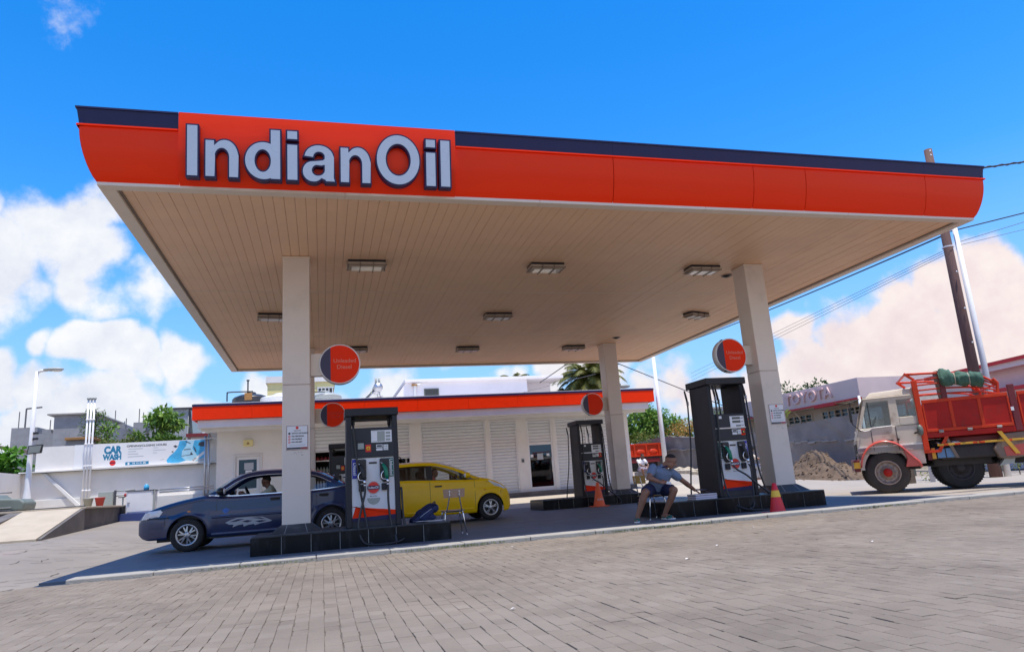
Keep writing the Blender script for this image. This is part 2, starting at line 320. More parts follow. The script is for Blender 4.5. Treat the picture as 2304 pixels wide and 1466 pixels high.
mat('ramp_concrete', (.43, .37, .285), .88, var=.08, vs_=2.2, bump=.3, bs=30, stain=(.36, .29, .22), stain_s=.9, stain_a=.6)
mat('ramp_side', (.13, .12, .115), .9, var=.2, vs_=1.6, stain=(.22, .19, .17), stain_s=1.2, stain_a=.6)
mat('soil', (.14, .095, .062), .97, var=.25, vs_=5, bump=1.0, bs=14, stain=(.10, .075, .055), stain_s=3)
mat('paint_blue_base', (.035, .06, .20), .6)
mat('skin', (.27, .125, .075), .5, var=.06, vs_=9)
mat('skin_dark', (.17, .078, .048), .5, var=.06, vs_=9)
mat('hair', (.012, .010, .009), .75, bump=.6, bs=240)
mat('shirt_blue', (.16, .21, .31), .85, var=.08, vs_=16, bump=.25, bs=26)
mat('shorts_navy', (.012, .016, .060), .85, var=.15, vs_=16, bump=.25, bs=22)
mat('shirt_white', (.72, .71, .73), .85, var=.05)
mat('shirt_olive', (.36, .36, .27), .85, var=.08, vs_=12)
mat('orange_vest', (.85, .23, .02), .7)
mat('yellow_vest', (.9, .55, .03), .7)
mat('dark_cloth', (.03, .032, .04), .85, var=.15)
mat('pink_cloth', (.55, .12, .12), .8)
mat('wood_back', (.42, .26, .17), .5, var=.14, vs_=5, stretch=(6, 1, 1))
mat('wood_ochre', (.42, .24, .06), .5, var=.1)
mat('wood_pole', (.125, .068, .06), .85, var=.2, vs_=3, bump=.5, bs=20, stretch=(4, 4, .4))
mat('wire_black', (.02, .02, .025), .5)
mat('wire_grey', (.13, .12, .13), .5)
mat('orange_cone', (.78, .12, .03), .5, var=.08)
mat('red_cone', (.66, .016, .03), .42, var=.08)
mat('cone_yellow', (.82, .52, .05), .45)
mat('bag_navy', (.012, .022, .085), .7, var=.15, vs_=12, bump=.3, bs=30)
mat('paper', (.75, .73, .74), .8)
mat('news_purple', (.42, .35, .45), .8, var=.15, vs_=20)
mat('news_dark', (.10, .08, .13), .8, var=.3, vs_=30, stain=(.6, .57, .6), stain_s=25, stain_a=.8)
mat('clay_red', (.36, .04, .035), .6, var=.15)
mat('pot_grey', (.30, .30, .27), .8, var=.1)
mat('tank_black', (.035, .034, .038), .38, var=.1)
mat('tank_white', (.76, .76, .76), .35, var=.03)
mat('tank_grey', (.34, .36, .34), .45, var=.06)
mat('tank_green', (.135, .165, .15), .5, var=.1)
mat('rust', (.32, .16, .05), .8, var=.2)
mat('roof_yellow', (.80, .70, .33), .8, var=.05)
mat('white_building', (.78, .74, .76), .8, var=.04, vs_=.6, stain=(.62, .57, .58), stain_s=.4, stain_a=.4)
mat('window_dark', (.03, .035, .04), .12, coat=.4)
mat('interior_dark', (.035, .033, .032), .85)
mat('corrugated', (.50, .53, .55), .45, .3, var=.06)
mat('maroon', (.20, .02, .025), .55)
mat('sign_blue', (.01, .20, .36), .4)
mat('print_grey', (.45, .47, .50), .6)
mat('print_dark', (.05, .055, .07), .5)
mat('toyota_board', (.64, .51, .49), .55, var=.05, vs_=.8, stain=(.45, .36, .37), stain_s=.8, stain_a=.4)
mat('toyota_letter', (.68, .47, .46), .4)
mat('red_trim', (.55, .02, .03), .5, var=.1)
mat('beige_wall', (.60, .53, .44), .85, var=.08, stain=(.40, .33, .26), stain_s=1.2, stain_a=.5)
mat('lavender_wall', (.64, .56, .56), .8, var=.04, stain=(.5, .43, .42), stain_s=.5, stain_a=.4)
mat('truck_white', (.62, .55, .46), .5, var=.08, vs_=2, stain=(.30, .20, .13), stain_s=2.1, stain_a=.7, spec=.3)
mat('truck_red', (.40, .012, .008), .45, var=.15, vs_=2.5, stain=(.20, .035, .025), stain_s=2.4, stain_a=.6, spec=.25)
mat('truck_orange', (.60, .045, .012), .45, var=.14, vs_=3, spec=.25, stain=(.34, .07, .03), stain_s=5, stain_a=.5)
mat('truck_fender', (.55, .075, .06), .3, var=.12, vs_=3, stain=(.22, .05, .04), stain_s=3, stain_a=.6, coat=.4)
mat('truck_dark', (.035, .03, .032), .7, var=.2)
mat('truck_maroon', (.16, .015, .02), .5, var=.15)
mat('truck_yellow', (.62, .34, .03), .5, var=.15, stain=(.3, .15, .03), stain_s=8)
mat('canvas_green', (.055, .13, .095), .85, var=.2, vs_=8, bump=.5, bs=20)
mat('tarp_brown', (.20, .15, .12), .85, var=.15)
mat('blue_box', (.12, .24, .42), .5)
mat('tyre', (.021, .020, .020), .82, var=.2, vs_=8)
mat('tyre_dusty', (.045, .036, .032), .9, var=.2, vs_=6)
mat('rim_rusty', (.34, .26, .22), .5, .4, var=.2, vs_=9)
mat('sedan_paint', (.009, .021, .078), .3, .2, var=.05, coat=.7)
mat('yellow_paint', (.90, .58, .002), .35, var=.03, coat=.3, spec=.2)
mat('car_black', (.012, .012, .013), .4)
mat('seat_dark', (.05, .05, .055), .8)
mat('lamp_glass', (.72, .72, .74), .08, coat=1.0)
mat('lamp_amber', (.8, .28, .03), .15, coat=1.0)
mat('decal_grey', (.42, .44, .47), .35)
mat('decal_blue', (.03, .13, .45), .4)
mat('bark', (.11, .085, .065), .9, var=.25, vs_=6, bump=.6, bs=20, stretch=(2, 2, .5))
mat('palm_trunk', (.22, .17, .12), .9, var=.2, bump=.5, bs=15)
glass('car_glass', (.78, .82, .82)); glass('tint_glass', (.22, .25, .245)); glass('shop_glass', (.42, .45, .45), .02, 1.3); glass('dark_glass', (.13, .14, .15), .03, .9)
leafmat('leaf_mid', (.022, .06, .009), (.07, .155, .022), (.18, .29, .05))
leafmat('leaf_light', (.05, .12, .014), (.13, .26, .04), (.30, .44, .08))
leafmat('leaf_dark', (.012, .034, .008), (.03, .075, .014), (.075, .14, .028))
leafmat('leaf_banana', (.05, .15, .012), (.09, .24, .02), (.16, .34, .04), .6)
leafmat('leaf_palm', (.045, .055, .010), (.12, .13, .025), (.26, .24, .06))
leafmat('leaf_hedge', (.05, .08, .014), (.12, .17, .03), (.27, .30, .07))
leafmat('leaf_orange', (.16, .12, .02), (.40, .20, .04), (.55, .33, .12))
# ============================================================ GROUND
def terrain(x, y):
    w = smooth01(-3.4, -6.5, x)
    f1 = 0.033 * max(0.0, y - 11.0); f2 = 0.058 * max(0.0, y - 23.4)
    r = smooth01(17.0, 22.0, x) * 0.10 * smooth01(24, 30, y)
    z = f2 * (1 - w) + f1 * w - r
    return min(z, 1.6) if y < 60 else 1.6
def ground_mat():
    m = bpy.data.materials.new('yard_concrete'); m.use_nodes = True; nt = m.node_tree; N = nt.nodes; L = nt.links; b = N['Principled BSDF']; b.inputs['Roughness'].default_value = .9
    tc = N.new('ShaderNodeTexCoord')
    def nz(s, d=6, r=.6):
        n = N.new('ShaderNodeTexNoise'); n.inputs['Scale'].default_value = s; n.inputs['Detail'].default_value = d; n.inputs['Roughness'].default_value = r; L.new(tc.outputs['Object'], n.inputs[0]); return n.outputs[0]
    def ramp(src, a, b_, t1=1.0):
        r = N.new('ShaderNodeMapRange'); r.interpolation_type = 'SMOOTHSTEP'; r.inputs['From Min'].default_value = a; r.inputs['From Max'].default_value = b_; r.inputs['To Max'].default_value = t1; L.new(src, r.inputs[0]); return r.outputs[0]
    def mix(f, c1, c2):
        x = N.new('ShaderNodeMix'); x.data_type = 'RGBA'; L.new(f, x.inputs[0])
        for k, c in ((6, c1), (7, c2)):
            if isinstance(c, tuple): x.inputs[k].default_value = (*c, 1)
            else: L.new(c, x.inputs[k])
        return x.outputs[2]
    c = mix(ramp(nz(.35), .35, .65), (.208, .186, .165), (.25, .224, .196))
    c = mix(ramp(nz(2.2), .5, .75, .5), c, (.215, .20, .19))
    c = mix(ramp(nz(.22, 3), .56, .70, .45), c, (.36, .245, .225))   # worn reddish patches
    c = mix(ramp(nz(.8, 8, .75), .60, .68, .5), c, (.16, .15, .145))
    L.new(c, b.inputs['Base Color'])
    v = N.new('ShaderNodeTexVoronoi'); v.feature = 'DISTANCE_TO_EDGE'; v.inputs['Scale'].default_value = .45; L.new(tc.outputs['Object'], v.inputs[0])
    bp = N.new('ShaderNodeBump'); bp.inputs['Strength'].default_value = .4; bp.inputs['Distance'].default_value = .02; L.new(nz(34), bp.inputs['Height']); L.new(bp.outputs[0], b.inputs['Normal'])
    MATS['yard_concrete'] = m
ground_mat()
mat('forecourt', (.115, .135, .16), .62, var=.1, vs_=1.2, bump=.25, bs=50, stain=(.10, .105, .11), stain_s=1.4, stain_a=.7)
mat('road', (.34, .30, .255), .9, var=.08, vs_=1.2, bump=.35, bs=40, stain=(.33, .29, .25), stain_s=.8, stain_a=.6)
mat('apron', (.42, .37, .30), .9, var=.06, vs_=1.2, bump=.3, bs=40, stain=(.36, .31, .26), stain_s=1.0, stain_a=.5)
mat('sand', (.115, .097, .08), .95, var=.25, vs_=30)
mat('paver', (.200, .167, .134), .88, var=.14, vs_=1.1, bump=.45, bs=90, stain=(.125, .10, .08), stain_s=.8, stain_a=.65)
mat('paver_light', (.218, .184, .150), .88, var=.14, vs_=1.1, bump=.45, bs=90, stain=(.14, .115, .09), stain_s=.8, stain_a=.6)
mat('paver_dark', (.180, .149, .119), .88, var=.14, vs_=1.1, bump=.45, bs=90, stain=(.115, .09, .075), stain_s=.8, stain_a=.65)
mat('joint_dark', (.05, .043, .036), .95)

def axis(vals):
    out = []
    for a, b, n in vals: out += [a + (b - a) * i / n for i in range(n)]
    return out + [vals[-1][1]]
gx_ = axis([(-900, -200, 6), (-200, -40, 8), (-40, -9, 12), (-9, -2.5, 16), (-2.5, 16, 10), (16, 24, 8), (24, 60, 8), (60, 250, 8), (250, 900, 6)])
gy_ = axis([(-900, -100, 6), (-100, -6, 6), (-6, 10.6, 6), (10.6, 34, 30), (34, 64, 12), (64, 250, 8), (250, 1500, 8)])
g = MB(); g.smooth = True
g.add([(x, y, terrain(x, y) - .035) for x in gx_ for y in gy_], [(i * len(gy_) + j, (i + 1) * len(gy_) + j, (i + 1) * len(gy_) + j + 1, i * len(gy_) + j + 1) for i in range(len(gx_) - 1) for j in range(len(gy_) - 1)])
tag(g.build('ground', 'yard_concrete'), kind='structure')

def sheet(name, poly_rows, m, dz, skirt=.25):
    """sheet over rows of points lying on the terrain, with a skirt so that its edge is a real step"""
    b = MB(); b.smooth = False; nr = len(poly_rows); nc = len(poly_rows[0])
    top = [(x, y, terrain(x, y) + dz) for r in poly_rows for (x, y) in r]
    b.add(top, [(i * nc + j, i * nc + j + 1, (i + 1) * nc + j + 1, (i + 1) * nc + j) for i in range(nr - 1) for j in range(nc - 1)])
    ring = [j for j in range(nc)] + [i * nc + nc - 1 for i in range(1, nr)] + [(nr - 1) * nc + j for j in range(nc - 2, -1, -1)] + [i * nc for i in range(nr - 2, 0, -1)]
    n = len(ring); b.add([top[k] for k in ring] + [(top[k][0], top[k][1], top[k][2] - skirt) for k in ring], [(i, n + i, n + (i + 1) % n, (i + 1) % n) for i in range(n)])
    return b.build(name, m, fix=True)
def rows(x0, x1, y0, y1, nx, ny): return [[(x0 + (x1 - x0) * i / nx, y0 + (y1 - y0) * j / ny) for i in range(nx + 1)] for j in range(ny + 1)]
tag(sheet('forecourt', rows(-3.45, 11.75, 10.49, 23.3, 12, 4), 'forecourt', 0.0), kind='structure')
tag(sheet('apron', rows(-3.8, 16.6, 23.3, 27.9, 10, 8), 'apron', -.004), kind='structure')
tag(sheet('road', [[(11.75 + (22.5 - 11.75) * i / 8, (12.2 - .0 * i) + (64 - 12.2) * (j / 26) ** 1.4) for i in range(9)] for j in range(27)], 'road', -.012, .12), kind='structure')
# side street carrying on towards the right of the yard, in front of the lorry
tag(sheet('side_road', [[(11.75 + 20 * i / 8, 7.0 + j * 1.3 - .16 * i * 2.5) for i in range(9)] for j in range(5)], 'road', -.02, .1), kind='structure')

# concrete kerb strip along the front of the forecourt, in cast lengths
kb = tag(MB().box(-3.02, 12.25, 10.06, 10.44, -.2, .0).build('kerb', 'grout'), kind='structure')
x = -3.02; rk = random.Random(3)
while x < 12.2:
    L_ = min(rk.uniform(.95, 1.05), 12.25 - x); dz = rk.uniform(-.004, .004)
    MB().box(x + .004, x + L_ - .004, 10.03 + rk.uniform(-.006, .006), 10.50, -.15, .045 + dz).build('kerb_stone', 'kerb_concrete', kb, bevel=.012); x += L_

# block paving of the foreground: the blocks that show largest are single objects, the others one mesh
pv = tag(MB().box(-9.5, 16.5, 2.2, 10.02, -.16, -.009).build('paving', 'sand'), kind='structure')
BW, BL, GAP = .098, .162, .0016
protos = {}
def block_mesh(mi):
    me = bpy.data.meshes.new('paving_block'); hx, hy, c = BW / 2 - GAP / 2, BL / 2 - GAP / 2, .0025
    vs = []
    for (z, k) in ((-.045, 0), (-c, 0), (0, c)): vs += [(-hx + k, -hy + k, z), (hx - k, -hy + k, z), (hx - k, hy - k, z), (-hx + k, hy - k, z)]
    fs = [(8, 9, 10, 11)] + [(a + i, a + (i + 1) % 4, a + 4 + (i + 1) % 4, a + 4 + i) for a in (0, 4) for i in range(4)]
    me.from_pydata(vs, [], fs); me.materials.append(MATS[mi]); me.update(); return me
for k in ('paver', 'paver_light', 'paver_dark'): protos[k] = block_mesh(k)
rp = random.Random(11); spots = []
for i in range(int(26 / BW)):
    x = -9.5 + (i + .5) * BW; sh = (i % 2) * BL / 2 + .02 * sin(i * 2.3)
    for j in range(int(7.8 / BL) + 1):
        y = 2.25 + sh + (j + .5) * BL
        if y + BL / 2 > 10.02 or x > 16.4: continue
        # camera frame: forward (.265,.938), right (.964,-.256)
        d = .265 * x + .938 * y; s_ = .964 * x - .256 * y
        if abs(s_) > .80 * d + 1.6: continue
        spots.append((d * d + .15 * s_ * s_, x, y))
spots.sort(); near = 0
stuff = MB(); mats3 = ['paver', 'paver_light', 'paver_dark']
for (dd, x, y) in spots:
    n = noise.noise((x * .5, y * .5, 3.1)) + rp.uniform(-.6, .6); k = 1 if n > .42 else (2 if n < -.45 else 0)
    z = -.002 + .0035 * noise.noise((x * 1.3, y * 1.3, 0)) + rp.uniform(-.0016, .0016)
    ox, oy = rp.gauss(0, .0011), rp.gauss(0, .0016); tx, ty, tz = rp.gauss(0, .007), rp.gauss(0, .006), rp.gauss(0, .008)
    kx, ky = (rp.choice((.95, .91, .93)) if rp.random() < .17 else 1), (.955 if rp.random() < .08 else 1); ox += (1 - kx) * .04 * rp.choice((-1, 1)); oy += (1 - ky) * .07 * rp.choice((-1, 1))
    d = .265 * x + .938 * y; s_ = .964 * x - .256 * y; up = (.80 - z) / d
    vis = abs(s_) < .737 * d and up < .80
    if vis and near < 300:
        o = bpy.data.objects.new('paving_block', protos[mats3[k]]); COL.objects.link(o); o.parent = pv; o.location = (x + ox, y + oy, z); o.rotation_euler = (tx, ty, tz); o.scale = (kx, ky, 1); near += 1
    else:
        hx, hy, c = (BW / 2 - GAP / 2) * kx, (BL / 2 - GAP / 2) * ky, .0025; vs = []
        for (zz, q) in ((-.03, 0), (-c, 0), (0, c)):
            for (a, b) in ((-1, -1), (1, -1), (1, 1), (-1, 1)):
                px, py = a * (hx - q), b * (hy - q); vs.append((x + ox + px - py * tz, y + oy + py + px * tz, z + zz - px * ty + py * tx))
        stuff.m(k).add(vs, [(8, 9, 10, 11)] + [(a + i, a + (i + 1) % 4, a + 4 + (i + 1) % 4, a + 4 + i) for a in (0, 4) for i in range(4)])
tag(stuff.build('paving_blocks', mats3, pv), kind='stuff')
# weeds and grit along the kerb's foot
wd = MB(); rw = random.Random(5)
for _ in range(900):
    cx = rw.choice((-.8, 1.6, 2.1, 4.4, 5.0, 5.6, 9.0)) + rw.gauss(0, .32); cy = 10.015 + rw.uniform(-.035, .012)
    a = rw.uniform(0, 6.28); h = rw.uniform(.008, .03); l = rw.uniform(.008, .022)
    wd.add([(cx, cy, -.004), (cx + l * cos(a), cy + l * sin(a), h), (cx + l * cos(a + .5) * .6, cy + l * sin(a + .5) * .6, h * 1.2)], [(0, 1, 2)])
tag(wd.build('kerb_weeds', 'leaf_hedge'), 'thin line of small green weeds along the foot of the kerb', 'weeds', kind='stuff')
rl = random.Random(8); lt = MB()
for (x, y) in [(3.3, 6.2), (4.1, 7.0), (1.2, 4.7), (5.6, 8.6), (5.2, 6.0), (2.4, 9.2), (4.75, 4.0), (-.5, 8.9)]:
    a = rl.uniform(0, 3); s_ = rl.uniform(.018, .035); lt.add([(x + s_ * cos(a + q), y + s_ * .5 * sin(a + q), .006 + .008 * (k % 2)) for k, q in enumerate((0, 1.3, 3.0, 4.4))], [(0, 1, 2, 3)])
tag(lt.build('litter', 'paper'), 'small scattered scraps of white paper lying on the block paving', 'litter', kind='stuff')
# cracks and open joints in the old yard surface at the left
ck = MB(); rc = random.Random(41)
for _ in range(150):
    x, y = rc.uniform(-9.5, -3.6), rc.uniform(8, 20); a = rc.choice((.15, -.2, .05, 1.3)) + rc.gauss(0, .15); P = [(x, y)]
    for k in range(rc.randrange(2, 5)): a += rc.gauss(0, .3); l = rc.uniform(.07, .22); x += l * cos(a); y += l * sin(a); P.append((x, y))
    w = rc.uniform(.005, .014)
    for (p, q) in zip(P, P[1:]):
        d = Vector((q[0] - p[0], q[1] - p[1], 0)).normalized(); n = Vector((-d.y, d.x, 0)) * w
        ck.add([(p[0] + n.x, p[1] + n.y, terrain(*p) - .031), (p[0] - n.x, p[1] - n.y, terrain(*p) - .031), (q[0] - n.x, q[1] - n.y, terrain(*q) - .031), (q[0] + n.x, q[1] + n.y, terrain(*q) - .031)], [(0, 1, 2, 3)])
tag(ck.build('yard_cracks', 'joint_dark'), 'dark broken cracks in the worn yard surface at the left', 'cracks', kind='stuff')
# ============================================================ CANOPY
CX0, CX1, CY0, CY1, SZ = -2.79, 11.68, 9.43, 23.75, 5.0
can = thing('petrol_station_canopy', 'large flat station canopy with curved orange fascia and cream plank ceiling on four columns', 'canopy', (4.45, 16.5, SZ))
# ceiling planks run front to back, 15 cm wide, with open grooves between them
pk = []
n = 94; x = CX0 + .2; w = (CX1 - CX0 - .4) / n; rq = random.Random(2)
me = None
for i in range(n):
    if me is None:
        o = MB().prism([(-w / 2 + .001, .018), (-w / 2 + .0026, 0), (w / 2 - .0026, 0), (w / 2 - .001, .018)], 'y', CY0 + .17, CY1 - .17).build('ceiling_plank', 'soffit_cream', can, local=True); me = o.data
    else:
        o = bpy.data.objects.new('ceiling_plank', me); COL.objects.link(o); o.parent = can
    o.location = (x + (i + .5) * w - 4.45, -16.5, rq.uniform(-.0025, .0025))
MB().box(CX0 + .05, CX1 - .05, CY0 + .05, CY1 - .05, SZ + .02, SZ + .05).build('ceiling_backing', 'light_grille', can)
# joint strips across the planks
for yy in (14.55, 18.85):
    MB().box(CX0 + .2, CX1 - .2, yy - .006, yy + .006, SZ - .0035, SZ + .01).build('cross_joint', 'soffit_trim', can)
# perimeter trim: stepped cream angle with a gutter groove
def ring(b, x0, x1, y0, y1, t, z0, z1):
    b.box(x0, x1, y0, y0 + t, z0, z1); b.box(x0, x1, y1 - t, y1, z0, z1); b.box(x0, x0 + t, y0 + t, y1 - t, z0, z1); b.box(x1 - t, x1, y0 + t, y1 - t, z0, z1)
def trim(x0, x1, y0, y1):
    MB().box(x0, x1, y0, y1, SZ - .05, SZ + .03).build('edge_trim', 'soffit_trim', can, bevel=.006)
xs = [CX0, .35, 3.25, 6.1, 8.9, CX1]
for a, b in zip(xs, xs[1:]): trim(a + .0015, b - .0015, CY0, CY0 + .16); trim(a + .0015, b - .0015, CY1 - .16, CY1)
ys = [CY0 + .16, 12.6, 15.9, 19.2, CY1 - .16]
for a, b in zip(ys, ys[1:]): trim(CX0, CX0 + .19, a + .0015, b - .0015); trim(CX1 - .19, CX1, a + .0015, b - .0015)
b = MB(); ring(b, CX0 + .19, CX1 - .19, CY0 + .16, CY1 - .16, .035, SZ - .012, SZ - .002); b.build('edge_groove', 'light_grille', can)
# curved fascia: bottom flush with the soffit edge, bellied outwards, navy capping on top
def prof(t): # t 0..1 from bottom to the foot of the navy band -> (outward, z)
    a = t * pi * .5
    return (-.01 + .20 * sin(a) ** .72, SZ - .02 + .72 * t)
PR = [prof(i / 10) for i in range(11)]
def fascia_piece(name, p0, p1, nx, ny, e0, e1, m='brand_orange', pr=PR, th=.03):
    """p0,p1 ends along the bottom edge; (nx,ny) outward; e0/e1 mitre factors at the ends (1 = runs out with the profile)"""
    d = Vector((p1[0] - p0[0], p1[1] - p0[1], 0)); d.normalize(); b = MB(); b.smooth = True
    def pt(end, o, z):
        p, e, s = (p0, e0, -1) if end == 0 else (p1, e1, 1)
        return (p[0] + nx * o + d.x * s * e * o, p[1] + ny * o + d.y * s * e * o, z)
    k = len(pr); vs = []
    for (o, z) in pr: vs += [pt(0, o, z), pt(1, o, z)]
    for (o, z) in pr: vs += [pt(0, o - th, z), pt(1, o - th, z)]
    fs = [(2 * i, 2 * i + 1, 2 * i + 3, 2 * i + 2) for i in range(k - 1)] + [(2 * k + 2 * i, 2 * k + 2 * i + 2, 2 * k + 2 * i + 3, 2 * k + 2 * i + 1) for i in range(k - 1)]
    b.add(vs, fs); b.smooth = False
    b.add(vs, [(0, 2 * k, 2 * k + 1, 1), (2 * k - 2, 2 * k - 1, 4 * k - 1, 4 * k - 2)] + [(2 * i, 2 * i + 2, 2 * k + 2 * i + 2, 2 * k + 2 * i) for i in range(k - 1)] + [(2 * i + 1, 2 * k + 2 * i + 1, 2 * k + 2 * i + 3, 2 * i + 3) for i in range(k - 1)])
    return b.build(name, m, can, fix=True)
fy = CY0
cuts = [CX0, -1.80, 1.93, 4.45, 6.97, 7.99, 10.52, CX1]
for i, (a, c) in enumerate(zip(cuts, cuts[1:])):
    if i == 1: continue
    fascia_piece('fascia_panel', (a + .006, fy), (c - .006, fy), 0, -1, 1 if i == 0 else 0, 1 if i == len(cuts) - 2 else 0)
for (xx, s) in ((CX0, -1), (CX1, 1)):
    yy = [CY0 + j * (CY1 - CY0) / 6 for j in range(7)]
    for j, (a, c) in enumerate(zip(yy, yy[1:])): fascia_piece('fascia_panel', (xx, a + .004), (xx, c - .004), s, 0, 1 if j == 0 else 0, 1 if j == 5 else 0)
for j in range(6):
    a = CX0 + j * (CX1 - CX0) / 6; c = a + (CX1 - CX0) / 6; fascia_piece('fascia_panel', (a + .004, CY1), (c - .004, CY1), 0, 1, 1 if j == 0 else 0, 1 if j == 5 else 0)
# raised sign panel, flatter than the fascia and proud of it
SP = [(-.02, SZ - .03), (.09, SZ + .05), (.155, SZ + .18), (.20, SZ + .40), (.235, SZ + .70), (.25, SZ + .93)]
sp = fascia_piece('sign_panel', (-1.80, fy), (1.93, fy), 0, -1, 0, 0, 'brand_orange', SP, .05)
# navy cap in lengths, with its orange foot rail
def cap(x0, x1, y0, y1, m0, m1, side):
    o0, o1 = .19, .225
    if side in 'fb':
        s = -1 if side == 'f' else 1; yb = CY0 if side == 'f' else CY1
        b = MB(); b.hexa([(x0 - m0 * (o0), yb + s * (o0 - .05), SZ + .70), (x1 + m1 * o0, yb + s * (o0 - .05), SZ + .70), (x1 + m1 * o0, yb + s * o0, SZ + .70), (x0 - m0 * o0, yb + s * o0, SZ + .70),
                          (x0 - m0 * o1, yb + s * (o1 - .09), SZ + .93), (x1 + m1 * o1, yb + s * (o1 - .09), SZ + .93), (x1 + m1 * o1, yb + s * o1, SZ + .93), (x0 - m0 * o1, yb + s * o1, SZ + .93)])
        b.build('cap_strip', 'brand_navy', can, fix=True)
        MB().box(x0 - m0 * (o1 - .01), x1 + m1 * (o1 - .01), yb + s * (o0 + .03), yb + s * (o0 - .05), SZ + .678, SZ + .699).build('foot_rail', 'brand_orange_flat', can)
        MB().box(x0 - m0 * (o1 + .012), x1 + m1 * (o1 + .012), yb + s * (o1 + .014), yb + s * (o1 - .13), SZ + .912, SZ + .935).build('cap_edge', 'brand_navy', can)
    else:
        s = -1 if side == 'l' else 1; xb = CX0 if side == 'l' else CX1
        b = MB(); b.hexa([(xb + s * (o0 - .05), y0, SZ + .70), (xb + s * o0, y0, SZ + .70), (xb + s * o0, y1, SZ + .70), (xb + s * (o0 - .05), y1, SZ + .70),
                          (xb + s * (o1 - .09), y0, SZ + .93), (xb + s * o1, y0, SZ + .93), (xb + s * o1, y1, SZ + .93), (xb + s * (o1 - .09), y1, SZ + .93)])
        b.build('cap_strip', 'brand_navy', can, fix=True)
        MB().box(xb + s * (o0 - .05), xb + s * (o0 + .03), y0, y1, SZ + .678, SZ + .699).build('foot_rail', 'brand_orange_flat', can)
for (a, c, p, q) in ((CX0, -1.81, 1, 0), (1.94, 4.45, 0, 0), (4.452, 6.97, 0, 0), (6.972, 10.52, 0, 0), (10.522, CX1, 0, 1)): cap(a, c, 0, 0, p, q, 'f')
cap(CX0, CX1, 0, 0, 1, 1, 'b')
for sd in 'lr': cap(0, 0, CY0 - .20, CY1 + .2, 0, 0, sd)
MB().box(CX0 - .15, CX1 + .15, CY0 - .12, CY1 + .12, SZ + .80, SZ + .84).build('roof_deck', 'corrugated', can)
# raised lettering on the sign panel: navy boxes with pale blue faces, one letter at a time
def arc(cx, cy, rx, ry, a0, a1, n): return [(cx + rx * cos(radians(a0 + (a1 - a0) * i / n)), cy + ry * sin(radians(a0 + (a1 - a0) * i / n))) for i in range(n + 1)]
def rect(x0, y0, x1, y1): return [(x0, y0), (x1, y0), (x1, y1), (x0, y1)]
# glyph outlines in units of cap height; every glyph is a list of (outline, holes)
ST = .20
def arch(x0):      # n: stem + shoulder
    o = [(x0, 0), (x0 + ST, 0), (x0 + ST, .40)] + arc(x0 + .335, .40, .135, .165, 180, 0, 10) + [(x0 + .47, 0), (x0 + .67, 0), (x0 + .67, .43)] + arc(x0 + .395, .43, .275, .315, 0, 118, 10) + [(x0 + .19, .64), (x0 + .19, .725), (x0, .725)]
    return [(o, [])], .67
def g_I(): return [(rect(0, 0, .225, 1), [])], .225
def g_i(): return [(rect(0, 0, ST, .725), []), (rect(0, .82, ST, 1), [])], ST
def g_l(): return [(rect(0, 0, ST, 1), [])], ST
def g_O(): return [(arc(.5, .5, .5, .525, 0, 360, 40)[:-1], [arc(.5, .5, .275, .325, 0, 360, 40)[:-1]])], 1.0
def g_d():
    o = arc(.36, .365, .36, .38, 69, 291, 24) + [(.495, 0), (.69, 0), (.69, 1), (.488, 1)]
    return [(o, [arc(.345, .365, .145, .215, 0, 360, 24)[:-1]])], .69
def g_a():
    o = [(.03, .50), (.225, .48)] + arc(.335, .50, .105, .095, 170, 20, 8) + [(.435, .465)] + [(.40, .44), (.27, .42)] + arc(.21, .20, .21, .215, 90, 270, 14) + arc(.23, .20, .2, .215, 270, 318, 5) + [(.45, .03), (.46, 0), (.66, 0), (.635, .08), (.63, .50)] + arc(.335, .50, .295, .245, 0, 172, 14)
    h = arc(.30, .225, .10, .10, 100, 260, 10) + arc(.31, .235, .125, .11, 270, 360, 6) + [(.435, .33), (.38, .315)]
    return [(o, [h])], .66
def fill(outline, holes, d):
    """triangulated flat face (x,z plane); d offsets the outline outwards"""
    b = bmesh.new()
    def off(P, s):
        n = len(P); R = []
        ar = sum(P[i][0] * P[(i + 1) % n][1] - P[(i + 1) % n][0] * P[i][1] for i in range(n)); sg = 1 if ar > 0 else -1
        for i in range(n):
            p0, p1, p2 = Vector(P[i - 1]), Vector(P[i]), Vector(P[(i + 1) % n]); a = (p1 - p0); c = (p2 - p1)
            if a.length < 1e-6 or c.length < 1e-6: R.append(tuple(p1)); continue
            a.normalize(); c.normalize(); n1 = Vector((a.y, -a.x)) * sg; n2 = Vector((c.y, -c.x)) * sg; m = n1 + n2
            if m.length < .2: m = n1
            else: m = m / max(.35, m.dot(n1))
            q = p1 + m * s; R.append((q.x, q.y))
        return R
    loops = [off(outline, d)] + [off(h, -d) for h in holes]
    for lp in loops:
        vs = [b.verts.new((p[0], p[1], 0)) for p in lp]
        for i in range(len(vs)): b.edges.new((vs[i], vs[(i + 1) % len(vs)]))
    bmesh.ops.triangle_fill(b, use_beauty=True, use_dissolve=False, edges=b.edges[:], normal=(0, 0, 1))
    return b, loops
